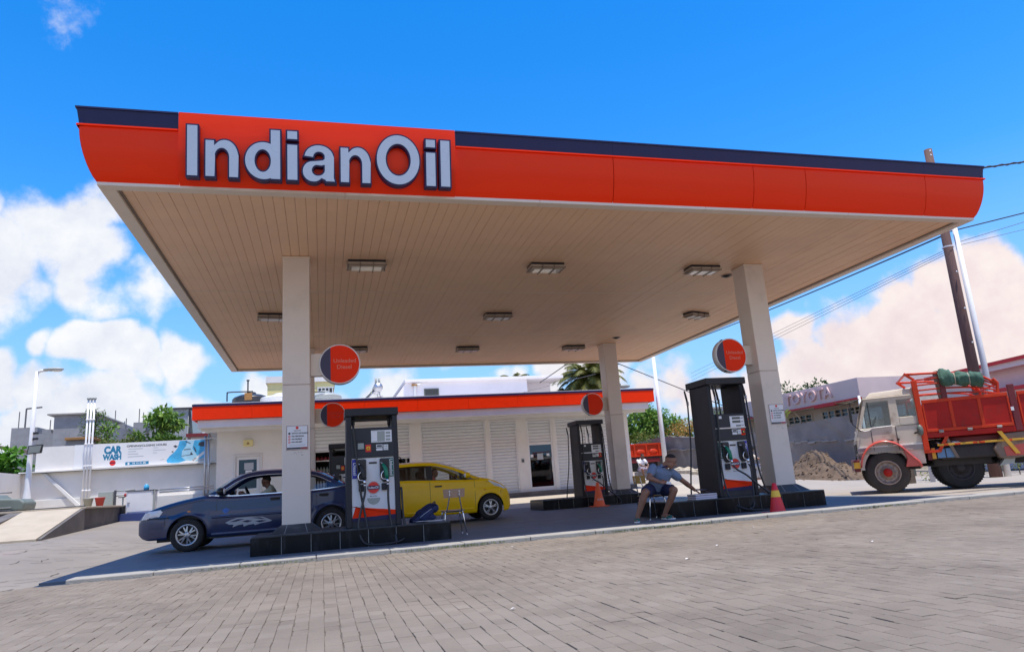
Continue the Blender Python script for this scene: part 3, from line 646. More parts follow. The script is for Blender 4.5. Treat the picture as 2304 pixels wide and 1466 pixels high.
def letter(glyph, x, H, ybot, z0, lean, wscale=1.0):
    parts, wd = glyph
    objs = []
    for (d, depth0, depth1, m, nm) in ((.013, 0.0, .13, 'brand_navy', 'letter'), (-.008, .13, .137, 'letter_face', 'letter_face')):
        vs_, fs_ = [], []
        for (o, hs) in parts:
            b, loops = fill(o, hs, d / H * 1.0)
            b.verts.ensure_lookup_table(); k0 = len(vs_); nv = len(b.verts)
            for dd in (depth0, depth1):
                for v in b.verts: vs_.append((v.co.x, v.co.y, dd))
            for f in b.faces:
                ii = [v.index for v in f.verts]; 
                if f.normal.z < 0: ii = ii[::-1]
                fs_.append(tuple(k0 + nv + i for i in ii)); fs_.append(tuple(k0 + i for i in ii[::-1]))
            i0 = 0
            for lp in loops:
                L_ = len(lp)
                for i in range(L_): a, c = k0 + i0 + i, k0 + i0 + (i + 1) % L_; fs_.append((a, c, c + nv, a + nv))
                i0 += L_
            b.free()
        P = [(x + px * H * wscale, ybot - pz * H * sin(lean) - dd * cos(lean), z0 + pz * H * cos(lean) - dd * sin(lean) * .6) for (px, pz, dd) in vs_]
        q = MB().add(P, fs_)
        objs.append((q, nm, m))
    base = objs[0][0].build('letter', 'brand_navy', sp, fix=True)
    objs[1][0].build('letter_face', 'letter_face', sp, fix=True)
    return wd
H = .69; Z0 = SZ + .035; LEAN = .155; YB = CY0 - .115
seq = [(g_I(), -1.68, .90), (arch(0), -1.455, .90), (g_d(), -.965, .97), (g_i(), -.425, 1.05), (g_a(), -.225, .97), (arch(0), .28, .90), (g_O(), .775, .89), (g_i(), 1.47, 1.08), (g_l(), 1.68, 1.08)]
for i, (gl, x, ws) in enumerate(seq): letter(gl, x, H, YB, Z0 + (.02 if i == 6 else 0), LEAN, ws)
# ============================================================ COLUMNS, ISLANDS, LIGHTS, SIGNS, PUMPS
COLS = [(-.41, 12.5, 'front left'), (8.88, 12.5, 'front right'), (-.41, 20.6, 'back left'), (8.97, 20.6, 'back right')]
CL = {'front left': 'beige clad canopy column beside the dark blue saloon, notice on its front', 'front right': 'beige clad canopy column behind the red and yellow traffic cone',
      'back left': 'canopy column hidden behind the one with the dark blue saloon', 'back right': 'canopy column in the back row beside the pump with the orange cone'}
for (x, y, w) in COLS:
    c = thing('canopy_column', CL[w], 'column', (x, y, .28), 0, 'square columns carrying the canopy')
    h = .225
    # clad in metal sheets: two stacked casings with a fine joint
    MB().box(x - h, x + h, y - h, y + h, .40, 2.70).build('lower_casing', 'column_white', c, bevel=.012)
    MB().box(x - h, x + h, y - h, y + h, 2.704, 5.0).build('upper_casing', 'column_white', c, bevel=.012)
    MB().box(x - h - .012, x + h + .012, y - h - .012, y + h + .012, 4.955, 4.99).build('collar', 'soffit_trim', c, bevel=.004)
    # splayed plinth of black tiles
    b = MB(); p, q = .40, h + .012
    b.hexa([(x - p, y - p, .285), (x + p, y - p, .285), (x + p, y + p, .285), (x - p, y + p, .285), (x - q, y - q, .415), (x + q, y - q, .415), (x + q, y + q, .415), (x - q, y + q, .415)])
    b.build('plinth', 'tile_top', c, bevel=.006)
    for k in (-.14, .14): MB().hexa([(x + k * 1.25 - .003, y - p - .001, .287), (x + k * 1.25 + .003, y - p - .001, .287), (x + k * 1.25 + .003, y - p + .02, .287), (x + k * 1.25 - .003, y - p + .02, .287),
            (x + k - .003, y - q - .002, .414), (x + k + .003, y - q - .002, .414), (x + k + .003, y - q + .02, .414), (x + k - .003, y - q + .02, .414)]).build('plinth_joint', 'grout', c)
# islands: kerbs of black tiles, each tile its own piece
ISL = [(-1.05, 2.02, 11.72, 13.08, 'black tiled pump island with the navy backpack on it'), (6.02, 9.28, 11.72, 13.08, 'black tiled pump island with the newspapers on it'),
       (-1.05, 2.02, 19.75, 21.1, 'black tiled pump island behind the dark blue saloon'), (6.15, 9.35, 19.75, 21.1, 'low black tiled pump island beside the orange cone')]
for (x0, x1, y0, y1, lb) in ISL:
    t = thing('pump_island', lb, 'kerb island', ((x0 + x1) / 2, (y0 + y1) / 2, 0), 0, 'tiled pump islands')
    MB().box(x0 + .008, x1 - .008, y0 + .008, y1 - .008, -.1, .262).build('core', 'grout', t)
    n = round((x1 - x0) / .46); w = (x1 - x0) / n; rt = random.Random(int(x0 * 9 + y0))
    for i in range(n):
        for (a, b) in ((y0, y0 + .02), (y1 - .02, y1)):
            e = rt.uniform(0, .002); MB().box(x0 + i * w + .0055, x0 + (i + 1) * w - .0055, a - (e if a == y0 else 0), b, -.05, .262).build('tile', 'black_tile', t)
        MB().box(x0 + i * w + .002, x0 + (i + 1) * w - .002, y0 - .012, y1 + .012, .263, .285 + rt.uniform(0, .002)).build('top_tile', 'tile_top', t, bevel=.003)
    for xx in (x0, x1):
        k = round((y1 - y0) / .12)
        for j in range(k):
            w2 = (y1 - y0) / k; MB().box(xx - .014 if xx == x0 else xx - .006, xx + .006 if xx == x0 else xx + .014, y0 + j * w2 + .002, y0 + (j + 1) * w2 - .002, -.05, .262).build('end_tile', 'black_tile', t)
# flood lights under the ceiling
LIG = [(.83, 12.56, 0, 'leftmost of the front row'), (4.33, 12.55, 0, 'middle one of the front row'), (7.82, 12.55, 0, 'rightmost of the front row'), (-1.05, 16.48, .1, 'leftmost of the middle row, left of the column'), (4.31, 16.5, 0, 'middle one of the middle row'),
       (9.92, 16.51, .35, 'rightmost of the middle row, behind the right column'), (.97, 20.4, 0, 'partly behind the left price disc'), (4.36, 20.65, 0, 'middle one of the back row'), (7.87, 20.75, 0, 'in the back row beside the rear column')]
for i, (x, y, rz, w) in enumerate(LIG):
    t = thing('ceiling_floodlight', 'caged flood light under the canopy, ' + w, 'lamp', (x, y, SZ - .002), rz, 'flood lights under the canopy ceiling')
    def lb(b, nm, m, bev=0): return b.build(nm, m, t, local=True, bevel=bev)
    lb(MB().box(-.34, .34, -.17, .17, -.045, 0), 'mount', 'dark_frame', .006)
    b = MB(); b.hexa([(-.31, -.15, -.125), (.31, -.15, -.125), (.31, .15, -.125), (-.31, .15, -.125), (-.355, -.185, -.045), (.355, -.185, -.045), (.355, .185, -.045), (-.355, .185, -.045)]); lb(b, 'housing', 'lamp_housing', .012)
    lb(MB().box(-.27, .27, -.12, .12, -.130, -.1255), 'diffuser', 'light_glass')
    g = MB()
    for s in (-1, 1):
        g.tube([(-.36, s * .165, -.10), (.36, s * .165, -.10)], .009, 6); g.tube([(s * .34, -.2, -.10), (s * .34, .2, -.10)], .009, 6)
    for xx in (-.12, .12): g.tube([(xx, -.19, -.05), (xx, -.185, -.14), (xx, .185, -.14), (xx, .19, -.05)], .008, 6)
    lb(g, 'cage', 'light_grille')
for (x, y, lb_) in ((8.76, 13.1, 'small dark round camera dome on the ceiling beside the front right column'), (8.84, 19.5, 'small dark round camera dome on the ceiling beside the back right column')):
    t = thing('camera_dome', lb_, 'camera', (x, y, SZ), 0, 'camera domes on the canopy ceiling'); MB().m(0, True).lathe([(.0, -.05), (.06, -.04), (.095, -.012), (.1, 0)], (x, y, SZ), n=20).build('dome', 'black_plastic', t); MB().lathe([(.1, 0), (.125, -.004), (.125, -.012), (.1, -.014)], (x, y, SZ), n=20).build('collar', 'light_grille', t)
# round price discs on brackets
DI = [(.32, 12.45, -.18, 'round orange and navy fuel disc on the column beside the blue saloon', True), (8.16, 12.45, 8.66, 'round orange and navy fuel disc on the column over the traffic cone', True),
      (.31, 20.5, -.18, 'round orange and navy fuel disc just left of the nearest pump top', True), (8.26, 20.5, 8.75, 'round orange and navy fuel disc over the far pump with the orange cone', False)]
for (x, y, cx, lbl, letters) in DI:
    t = thing('fuel_disc_sign', lbl, 'sign', (x, y, 3.03), 0, 'round fuel signs on the columns')
    z = 3.07; R = .355
    MB().box(min(x, cx) + (.0 if cx > x else 0), max(x, cx), y + .02, y + .14, z - .20, z + .20).build('bracket', 'column_white', t, bevel=.008)
    b = MB(); b.smooth = True; b.lathe([(R - .02, y + .145), (R, y + .14), (R, y - .01), (R - .012, y - .02), (R - .02, y - .012)], (x, 0, z), 'y', 48); b.smooth = False; b.build('rim', 'white_metal', t, fix=True)
    cut = -.47 * (R - .02)
    def seg(a, c):   # part of the disc between two x limits
        pts = []
        r = R - .019
        for i in range(49):
            q = 2 * pi * i / 48; px, pz = r * cos(q), r * sin(q); pts.append((max(a, min(c, px)), pz))
        o = []
        for p in pts:
            if not o or (abs(p[0] - o[-1][0]) + abs(p[1] - o[-1][1])) > 1e-4: o.append(p)
        return [(x + p[0], z + p[1]) for p in o[:-1]]
    MB().prism(seg(cut, 9), 'y', y - .012, y + .10).build('orange_face', 'brand_orange_flat', t)
    MB().prism(seg(-9, cut - .001), 'y', y - .012, y + .10).build('navy_face', 'sign_navy', t)
    if letters:
        text('lettering', 'Unleaded', .098, 'red_dot' if y > 15 else 'disc_letter', t, facing_front(x + .085, y - .0135, z + .055), .0008, 0, 1.05)
        text('lettering', 'Diesel', .098, 'red_dot' if y > 15 else 'disc_letter', t, facing_front(x + .075, y - .0135, z - .055), .0008, 0, 1.05)
# safety notices on the two front columns
for (x, y, lbl) in ((-.395, 12.268, 'white safety notice on the column beside the blue saloon'), (8.91, 12.268, 'white safety notice on the column by the traffic cone')):
    t = thing('safety_notice', lbl, 'notice', (x, y, 1.80), 0, 'safety notices on the columns'); z0, z1, hw = 1.605, 2.005, .17
    MB().box(x - hw, x + hw, y - .004, y + .004, z0, z1).build('board', 'label_white', t)
    yy = y - .0055
    b = MB()
    for (a, c, d, e) in ((-hw, hw, z1 - .006, z1), (-hw, hw, z0, z0 + .006), (-hw, -hw + .006, z0, z1), (hw - .006, hw, z0, z1)): b.box(x + a, x + c, yy, yy + .001, d, e)
    b.build('border', 'maroon', t)
    MB().box(x - hw + .008, x + .06, yy, yy + .001, z0 + .012, z0 + .042).build('foot_bar', 'print_dark', t); MB().box(x + .062, x + hw - .008, yy, yy + .001, z0 + .012, z0 + .042).build('foot_bar', 'clay_red', t)
    MB().lathe([(0, 0), (.024, 0)], (x, yy, z1 - .035), 'y', 20).build('emblem', 'red_dot', t)
    text('lettering', 'WELCOME', .018, 'print_dark', t, facing_front(x, yy - .0006, z1 - .083), .0005, 0, 1.3)
    for k, s in enumerate(('SWITCH OFF ENGINE', 'NO SMOKING', 'NO MOBILE', 'NO HELMET')):
        zz = z1 - .127 - k * .048
        text('lettering', s, .031, 'print_dark', t, facing_front(x - .088, yy - .0006, zz), .0012, 0, .88 if k == 0 else 1.0, 'LEFT')
        MB().lathe([(0, 0), (.019, 0)], (x - .125, yy, zz), 'y', 16).build('symbol', 'print_dark' if k == 0 else 'red_dot', t)
        if k: MB().lathe([(0, 0), (.012, 0)], (x - .125, yy - .0006, zz), 'y', 16).build('symbol', 'label_white', t); MB().hexa([(x - .137, yy - .0012, zz - .008), (x - .132, yy - .0012, zz - .012), (x - .132, yy - .0008, zz - .012), (x - .137, yy - .0008, zz - .008), (x - .118, yy - .0012, zz + .012), (x - .113, yy - .0012, zz + .008), (x - .113, yy - .0008, zz + .008), (x - .118, yy - .0008, zz + .012)]).build('symbol', 'red_dot', t)
    b = MB()
    for k in range(3): b.box(x - .13, x + .13, yy, yy + .001, z1 - .315 - k * .009, z1 - .312 - k * .009)
    b.build('small_print', 'print_grey', t)
    rn = random.Random(4); b = MB()   # torn remains of an older sticker below
    for k in range(9):
        px, pz = x + rn.uniform(-.07, .09), z0 - rn.uniform(.03, .10); w_ = rn.uniform(.006, .02); b.add([(px, y - .003 + .0005 * k, pz), (px + w_, y - .003 + .0005 * k, pz + rn.uniform(-.006, .006)), (px + w_ * .8, y - .003 + .0005 * k, pz + w_ * .6)], [(0, 1, 2)])
    b.build('sticker_remains', 'print_dark', t)
    
# ---------------------------------------------------------------- fuel pumps
def cat_curve(pts, n=8):
    P = [Vector(p) for p in pts]; P = [P[0] * 2 - P[1]] + P + [P[-1] * 2 - P[-2]]; out = []
    for i in range(1, len(P) - 2):
        for k in range(n):
            t = k / n; a, b, c, d = P[i - 1], P[i], P[i + 1], P[i + 2]
            out.append(.5 * ((2 * b) + (c - a) * t + (2 * a - 5 * b + 4 * c - d) * t * t + (3 * b - 3 * c + d - a) * t ** 3))
    return out + [P[-2]]
def pump(loc, lbl, small, diesel_left, hoses=True, sides=True):
    """local: x across, front at y=0 (facing -y), z up from the island top"""
    t = thing('fuel_pump', lbl, 'fuel pump', loc, 0, 'fuel pumps on the islands')
    L = lambda b, nm, m, bev=0, p=t, **k: b.build(nm, m, p, local=True, bevel=bev, **k)
    W_, D, top, head1, head0 = (.88, .62, 1.93, 1.60, 1.12) if small else (.84, .70, 2.25, 1.55, 1.05)
    hw = W_ / 2; pw = .085
    for s in (-1, 1):   # side frames, full depth, tapering a little upwards
        x0, x1 = (s * hw, s * (hw - pw)); b = MB()
        P = [(x0, -.02), (x1, -.02), (x1, D + .02), (x0, D + .02)]
        if s > 0: P = [P[1], P[0], P[3], P[2]]
        b.hexa([(px, py, 0) for px, py in P] + [(px - s * .02, py + (.03 if py < D / 2 else -.03), top - .13) for px, py in P]); L(b, 'side_frame', 'dark_frame', .012)
    L(MB().box(-hw - (.0 if small else .02), hw + (.0 if small else .02), -.02 if small else -.05, D + (.02 if small else .05), top - .13, top), 'top_beam', 'dark_frame', .012)
    L(MB().box(-hw + pw, hw - pw, .02, D - .02, 0, .10), 'base', 'pump_dark')
    iw = hw - pw - .004
    # lower white body with the orange and navy foot
    body = L(MB().box(-iw, iw, .015, D - .015, .10, head0 - .012), 'body', 'pump_white', .008)
    zf0, zf1 = .165, .30
    for (yf, sg) in ((.010, 1), (D - .010, -1)):
        L(MB().prism([(-iw + .002, .10), (iw - .002, .10), (iw - .002, zf0 + .01), (-iw + .002, zf0 - .012)], 'y', yf, yf + sg * .004), 'foot_band', 'brand_navy', p=body)
        L(MB().prism([(-iw + .002, zf0 - .012), (iw - .002, zf0 + .01), (iw - .002, zf1 - .055), (-iw + .002, zf1 + .035), (-iw + .06, zf1 + .035)], 'y', yf, yf + sg * .0042), 'foot_band', 'brand_orange_flat', p=body)
    # head with display and keys
    head = L(MB().box(-iw, iw, .0, D, head0, head1), 'head', 'pump_dark', .014)
    L(MB().box(-iw, iw, -.006, D + .006, head0 - .01, head0 + .012), 'head_ledge', 'black_plastic', .004)
    dx0, dx1 = (-.02, iw - .03) if small else (.0, iw - .02)
    dz1 = head1 - .05; dz0 = dz1 - (.20 if small else .22)
    disp = L(MB().box(dx0, dx1, -.008, .01, dz0, dz1), 'display', 'label_white', .004, head)
    if small:
        L(MB().box(dx0 + .015, dx1 - .115, -.012, -.006, dz0 + .015, dz1 - .015), 'screen', 'lcd', .002, head); L(MB().box(dx0 + .015, dx0 + .10, -.0125, -.0115, dz0 + .02, dz1 - .02), 'screen', 'label_white', 0, head)
        for k in range(3): L(MB().box(dx1 - .1, dx1 - .025, -.011, -.007, dz0 + .025 + k * .055, dz0 + .06 + k * .055), 'key', 'lcd', .001, head)
    else:
        for k in range(3): L(MB().box(dx0 + (.05 if k else .12), dx1 - .085, -.012, -.006, dz0 + .02 + k * .068, dz0 + .065 + k * .068 - (.02 if k == 0 else 0)), 'screen', 'lcd_dark', .002, head); L(MB().box(dx1 - .075, dx1 - .02, -.0105, -.007, dz0 + .035 + k * .068, dz0 + .045 + k * .068), 'mark', 'print_dark', 0, head)
        L(MB().box(-iw + .1, -iw + .16, -.004, .002, head1 - .09, head1 - .04), 'sticker', 'label_white', 0, head); L(MB().box(-iw, iw, -.004, .002, head0 + .215, head0 + .235), 'trim', 'steel', 0, head)
    # keypad group and stop knob
    kz = head0 + (.10 if small else .10); 
    sx = (-.07 if small else iw - .075)
    L(MB().box(sx - .045, sx + .045, -.007, .002, kz - .02, kz + .10), 'stop_plate', 'red_dot' if small else 'brand_orange_flat', .003, head); L(MB().m(0, True).lathe([(.034, -.004), (.034, -.02), (.028, -.026), (0, -.027)], (sx, 0, kz + .04), 'y', 18), 'stop_knob', 'yellow_dot' if small else 'print_dark', 0, head); L(MB().lathe([(.014, -.0285), (0, -.0288)], (sx, 0, kz + .04), 'y', 14), 'stop_knob', 'red_dot' if small else 'yellow_dot', 0, head)
    kx = .06 if small else .02
    L(MB().box(kx, kx + .105, -.006, .002, kz + .045, kz + .095), 'key_plate', 'label_white', .002, head); L(MB().box(kx + .012, kx + .093, -.009, -.005, kz + .055, kz + .085), 'key_plate', 'print_dark', 0, head)
    L(MB().box(kx, kx + .105, -.006, .002, kz - .005, kz + .033), 'key_plate', 'label_white', .002, head); L(MB().box(kx + .115, kx + .20, -.006, .002, kz - .005, kz + .095), 'key_plate', 'lcd', .002, head)
    for a in range(3):
        for c in range(3): L(MB().box(kx + .121 + a * .026, kx + .142 + a * .026, -.009, -.005, kz + .002 + c * .03, kz + .024 + c * .03), 'key', 'label_white', 0, head)
    if small: L(MB().box(-.24, -.14, -.007, .002, kz + .03, kz + .13), 'card_slot', 'lcd', .004, head); L(MB().box(-.26, -.12, -.004, .002, kz + .01, kz + .18), 'card_slot', 'dark_frame', .004, head)
    # nozzle boots, nozzles, grade labels
    bz1 = head0 - .05; bz0 = bz1 - .37
    for i, s in enumerate((-1, 1)):
        cx = s * (.185 if small else .175); dies = (s < 0) == diesel_left
        bt = MB(); P = [(cx - .075, bz1), (cx - .06, bz1 + .015), (cx + .06, bz1 + .015), (cx + .075, bz1), (cx + .075, bz0 + .07), (cx + .05, bz0 + .005), (cx + .02, bz0), (cx - .03, bz0), (cx - .06, bz0 + .05), (cx - .075, bz0 + .10)]
        bt.prism(P, 'y', -.03, .02); boot = L(bt, 'nozzle_boot', 'black_plastic', .012, body)
        L(MB().prism([(cx - .052, bz1 - .02), (cx + .052, bz1 - .02), (cx + .052, bz0 + .12), (cx - .052, bz0 + .14)], 'y', -.034, -.028), 'boot_recess', 'black_rubber', .004, body)
        L(MB().box(cx - .055, cx + .035, -.045, .01, bz0 - .13, bz0 - .02), 'drip_cup', 'dark_frame', .01, body)
        gm = 'black_rubber' if dies else 'green_grip'
        hx = cx + .012
        nz = L(MB().m(0, True).tube([(hx - .045, -.06, bz1 - .075), (hx - .02, -.085, bz1 - .12), (hx, -.10, bz1 - .17), (hx + .012, -.105, bz1 - .27), (hx + .02, -.10, bz1 - .32)], [.02, .03, .036, .033, .026], 10), 'nozzle', gm)
        L(MB().m(0, True).tube([(hx - .075, -.03, bz1 - .045), (hx - .045, -.06, bz1 - .075)], .012, 8), 'spout', 'steel', 0, nz)
        L(MB().m(0, True).tube(cat_curve([(hx - .03, -.105, bz1 - .19), (hx - .072, -.115, bz1 - .245), (hx - .062, -.115, bz1 - .315), (hx + .01, -.105, bz1 - .33)], 5), .009, 6), 'guard', 'chrome', 0, nz)
        L(MB().m(0, True).tube([(hx + .02, -.10, bz1 - .32), (hx + .028, -.10, bz1 - .36), (hx + .03, -.10, bz1 - .42)], [.022, .02, .019], 10), 'swivel', 'chrome', 0, nz)
        for k in range(2): L(MB().lathe([(.021, 0), (.021, .018)], (hx + .03, -.10, bz1 - .405 - k * .03 + .02), 'z', 10), 'swivel', 'label_white' if k else 'print_dark', 0, nz)
        lx = s * (iw - .055)
        lab = L(MB().box(lx - .040, lx + .040, .009, .016, bz1 - .29, bz1 + .02), 'grade_label', 'blue_label' if dies else 'green_label', 0, body)
        wl = world_of(t)
        text('lettering', 'Diesel' if dies else 'Unleaded', .078, 'label_white', body, wl @ facing_front(lx, .0075, bz1 - .135, -pi / 2), .0012, 0, 1.05 if dies else .92)
    # round maker's emblem and fittings
    ez = .62 if small else .60
    L(MB().lathe([(0, .008), (.098, .008), (.105, .013)], (0, 0, ez), 'y', 32), 'emblem_rim', 'steel', 0, body); L(MB().lathe([(0, .0065), (.093, .0065)], (0, 0, ez), 'y', 32), 'emblem', 'red_dot', 0, body)
    L(MB().box(-.095, .095, .0045, .0055, ez - .03, ez + .03), 'emblem_band', 'brand_navy', 0, body)
    text('lettering', 'IndianOil', .05, 'label_white', body, world_of(t) @ facing_front(0, .0035, ez), .0012, 0, .9)
    L(MB().box(-.065, .065, .006, .016, head0 - .115, head0 - .085), 'body_handle', 'black_plastic', .004, body)
    text('lettering', 'Mauritius', .032, 'print_dark', body, world_of(t) @ facing_front(0, .0135, ez - .135), .0004, 0, 1.0)
    if small:
        a = [(.105 * cos(radians(q)), ez - .165 + .105 * sin(radians(q))) for q in range(180, 361, 15)]; L(MB().prism(a, 'y', .009, .016), 'half_disc', 'lcd', 0, body)
    # swinging hose masts under the top beam
    if small:
        L(MB().box(-iw + .02, iw - .02, D * .3, D * .42, top - .20, top - .165), 'hose_rail', 'dark_frame', .006)
        for s in (-1, 1): L(MB().m(0, True).tube([(s * .30, D * .36, top - .14), (s * .30, D * .36, top - .24), (s * .30, D * .36, top - .30)], [.028, .03, .018], 10), 'hose_joint', 'black_plastic')
        L(MB().m(0, True).tube([(.30, D * .36, top - .29), (.30, D * .36, head1)], .016, 8), 'stub_hose', 'hose_rubber')
    # hoses
    if hoses:
        hz = bz1 - .42; xl = -(.185 if small else .175) + .042; xr = (.185 if small else .175) + .042
        if small:
            L(MB().m(0, True).tube(cat_curve([(-.30, D * .36 - .02, top - .30), (-.31, -.045, head1 + .02), (-.285, -.05, head0 + .2), (-.22, -.06, .62), (-.15, -.08, .2), (-.10, -.16, -.10), (-.06, -.20, -.245), (.06, -.20, -.262), (.3, -.22, -.262)], 7), .018, 8), 'hose', 'hose_rubber')
            L(MB().m(0, True).tube(cat_curve([(xl, -.10, hz), (xl - .005, -.11, hz - .12), (-.22, -.13, .25), (-.26, -.17, .02), (-.2, -.22, -.2), (-.05, -.26, -.262), (.2, -.30, -.262), (.42, -.22, -.225), (.50, -.10, -.10), (.47, -.03, .1), (.45, -.02, .6)], 7), .018, 8), 'hose', 'hose_rubber')
            L(MB().m(0, True).tube(cat_curve([(xr, -.10, hz), (xr + .0, -.11, .35), (xr + .03, -.13, .05), (xr + .09, -.20, -.15), (xr + .06, -.24, -.262), (-.05, -.25, -.262)], 7), .018, 8), 'hose', 'hose_rubber')
        else:
            tz = top - .14
            for (px, py, q) in ((-hw + pw + .03, -.03, 0), (hw - .07, -.05, 1), (.10, D * .75, 2), (-hw - .07, D + .02, 3)):
                L(MB().m(0, True).tube([(px, py, tz), (px + .02, py, tz - .12), (px + .04, py, tz - .26)], [.016, .022, .018], 8), 'hose_joint', 'black_plastic'); 
                for zz in (tz - .25, tz - .29): L(MB().lathe([(.026, zz), (.03, zz + .012), (.026, zz + .024)], (px + .04, py, 0), 'z', 10), 'hose_joint', 'steel')
            L(MB().m(0, True).tube(cat_curve([(-hw + pw + .07, -.03, tz - .26), (-hw + pw + .05, -.035, 1.2), (-hw + pw + .0, -.04, .6), (-hw + pw + .03, -.07, .1), (-hw + .16, -.20, -.12), (-.05, -.26, -.235), (.25, -.30, -.262), (.55, -.32, -.262)], 7), .017, 8), 'hose', 'hose_rubber')
            L(MB().m(0, True).tube(cat_curve([(hw - .03, -.05, tz - .26), (hw + .0, -.06, 1.0), (hw + .03, -.06, .45), (hw + .13, -.10, .02), (hw + .22, -.26, -.12), (hw + .21, -.33, -.255), (hw - .1, -.30, -.262)], 7), .017, 8), 'hose', 'hose_rubber')
            L(MB().m(0, True).tube(cat_curve([(xr + .0, -.10, hz), (xr + .02, -.12, hz - .1), (xr + .0, -.14, .2), (xr - .06, -.2, -.06), (.08, -.26, -.2), (-.02, -.28, -.225)], 7), .017, 8), 'hose', 'hose_rubber')
            L(MB().m(0, True).tube(cat_curve([(xl, -.10, hz), (xl + .08, -.13, hz - .10), (.10, -.15, .38), (.28, -.16, .22), (.45, -.18, .08), (hw + .17, -.26, -.06), (hw + .24, -.3, -.15)], 7), .017, 8), 'hose', 'hose_rubber')
            L(MB().m(0, True).tube(cat_curve([(-hw - .03, D + .02, tz - .26), (-hw - .09, D - .0, 1.0), (-hw - .22, D - .08, .35), (-hw - .29, D - .14, .01)], 7), .016, 8), 'hose', 'hose_rubber')
            L(MB().m(0, True).tube(cat_curve([(.14, D * .75, tz - .26), (.15, D * .75, head1)], 3), .015, 8), 'hose', 'hose_rubber')
    return t
pump((.815, 11.93, .285), 'dark framed two hose fuel pump beside the navy backpack', True, True)
pump((7.60, 11.95, .285), 'tall dark framed fuel pump with green nozzle behind the newspapers', False, False)
pump((7.85, 19.95, .285), 'tall dark framed fuel pump in the back row behind the orange cone', False, True)
pump((.62, 19.95, .285), 'dark framed fuel pump mostly hidden behind the dark blue saloon', True, True, hoses=False)
# ============================================================ SHOP
sh = thing('station_shop', 'long low white shop with orange fascia and white roller shutters behind the pumps', 'shop', (4.6, 31.0, .45))
WY = 28.4; FZ = .45; WT = 3.52
# walls with real openings
op = [(-3.12, -2.28, FZ, 2.50), (-.30, 3.45, FZ, 3.46), (3.86, 6.56, FZ, 3.46), (6.73, 7.90, FZ, 3.44), (8.34, 9.46, FZ, 3.43), (9.60, 12.35, FZ, 3.40)]
b = MB(); x = -3.8
for (a, c, z0, z1) in op:
    b.box(x, a, WY, WY + .2, -.2, WT); b.box(a, c, WY + .002, WY + .2, z1, WT); x = c
b.box(x, 12.98, WY, WY + .2, -.2, WT)
b.box(-3.8, -3.6, WY + .2, 36, -.2, WT); b.box(12.78, 12.98, WY + .2, 36, -.2, WT); b.box(-3.8, 12.98, 36, 36.2, -.2, WT)
b.build('wall', 'white_plaster', sh)
MB().box(-3.8, 12.98, WY - .32, 36, -.3, FZ - .002).build('floor_slab', 'ramp_side', sh, bevel=.01)
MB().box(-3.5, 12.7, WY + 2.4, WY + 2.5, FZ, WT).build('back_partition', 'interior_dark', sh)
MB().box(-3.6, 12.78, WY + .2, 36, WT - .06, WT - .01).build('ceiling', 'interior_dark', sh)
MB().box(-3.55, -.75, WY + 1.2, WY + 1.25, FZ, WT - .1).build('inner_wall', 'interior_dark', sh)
# roof slab with its white edge beam and the orange fascia in panels
MB().box(-4.28, 13.42, 27.06, 36.5, WT + .002, 3.80).build('roof', 'white_plaster', sh, bevel=.01)
b = MB(); b.hexa([(-4.2, 27.3, 3.40), (13.35, 27.3, 3.40), (13.35, 27.34, 3.40), (-4.2, 27.34, 3.40), (-4.2, 27.3, WT), (13.35, 27.3, WT), (13.35, 27.34, WT), (-4.2, 27.34, WT)]); b.build('drip_edge', 'white_plaster', sh)
nx = 9; w = (13.68 + 4.46) / nx
for i in range(nx):
    MB().box(-4.46 + i * w + .003, -4.46 + (i + 1) * w - .003, 26.97, 27.05, 3.81, 4.285).build('fascia_panel', 'brand_orange_flat', sh)
MB().box(-4.47, 13.69, 26.955, 27.06, 4.287, 4.365).build('cap_strip', 'brand_navy', sh)
MB().box(-4.44, 13.66, 27.06, 36.6, 4.25, 4.40).build('parapet', 'white_plaster', sh)
for (xx, s) in ((-4.46, 1), (13.62, 1)): MB().box(xx, xx + .06, 27.06, 36.5, 3.81, 4.285).build('fascia_panel', 'brand_orange_flat', sh)
def shutter(x0, x1, z0, z1, pitch=.125):
    P = []; z = z0; n = int((z1 - z0) / pitch)
    pr = [(0, .045), (.14, .045), (.2, .012), (.45, 0), (.75, .004), (.9, .02), (1, .045)]
    b = MB(); pts = [(WY + .06 + d, z0 + (k + t) * (z1 - z0) / n) for k in range(n) for (t, d) in pr[:-1]] + [(WY + .082, z1)]
    vs = [(x0, y, z) for (y, z) in pts] + [(x1, y, z) for (y, z) in pts]; m = len(pts)
    b.add(vs, [(i, m + i, m + i + 1, i + 1) for i in range(m - 1)])
    b.box(x0, x1, WY + .05, WY + .09, z0 - .04, z0)
    o = b.build('roller_shutter', 'shutter_white', sh)
    for (a, c) in ((x0 - .03, x0 + .03), (x1 - .03, x1 + .03)): MB().box(a, c, WY + .025, WY + .15, FZ, z1 + .02).build('shutter_guide', 'white_metal', o)
    MB().box(x0 - .03, x1 + .03, WY - .02, WY + .15, z1 + .0, z1 + .05).build('shutter_box', 'white_metal', o)
    return o
shutter(-.28, .98, 2.56, 3.40); shutter(1.04, 3.43, 2.14, 3.40); shutter(3.88, 6.54, FZ + .04, 3.40); shutter(6.75, 7.88, FZ + .04, 3.39); shutter(8.38, 9.43, 2.46, 3.38); shutter(9.62, 11.0, FZ + .04, 3.36); shutter(11.08, 12.33, FZ + .04, 3.34)
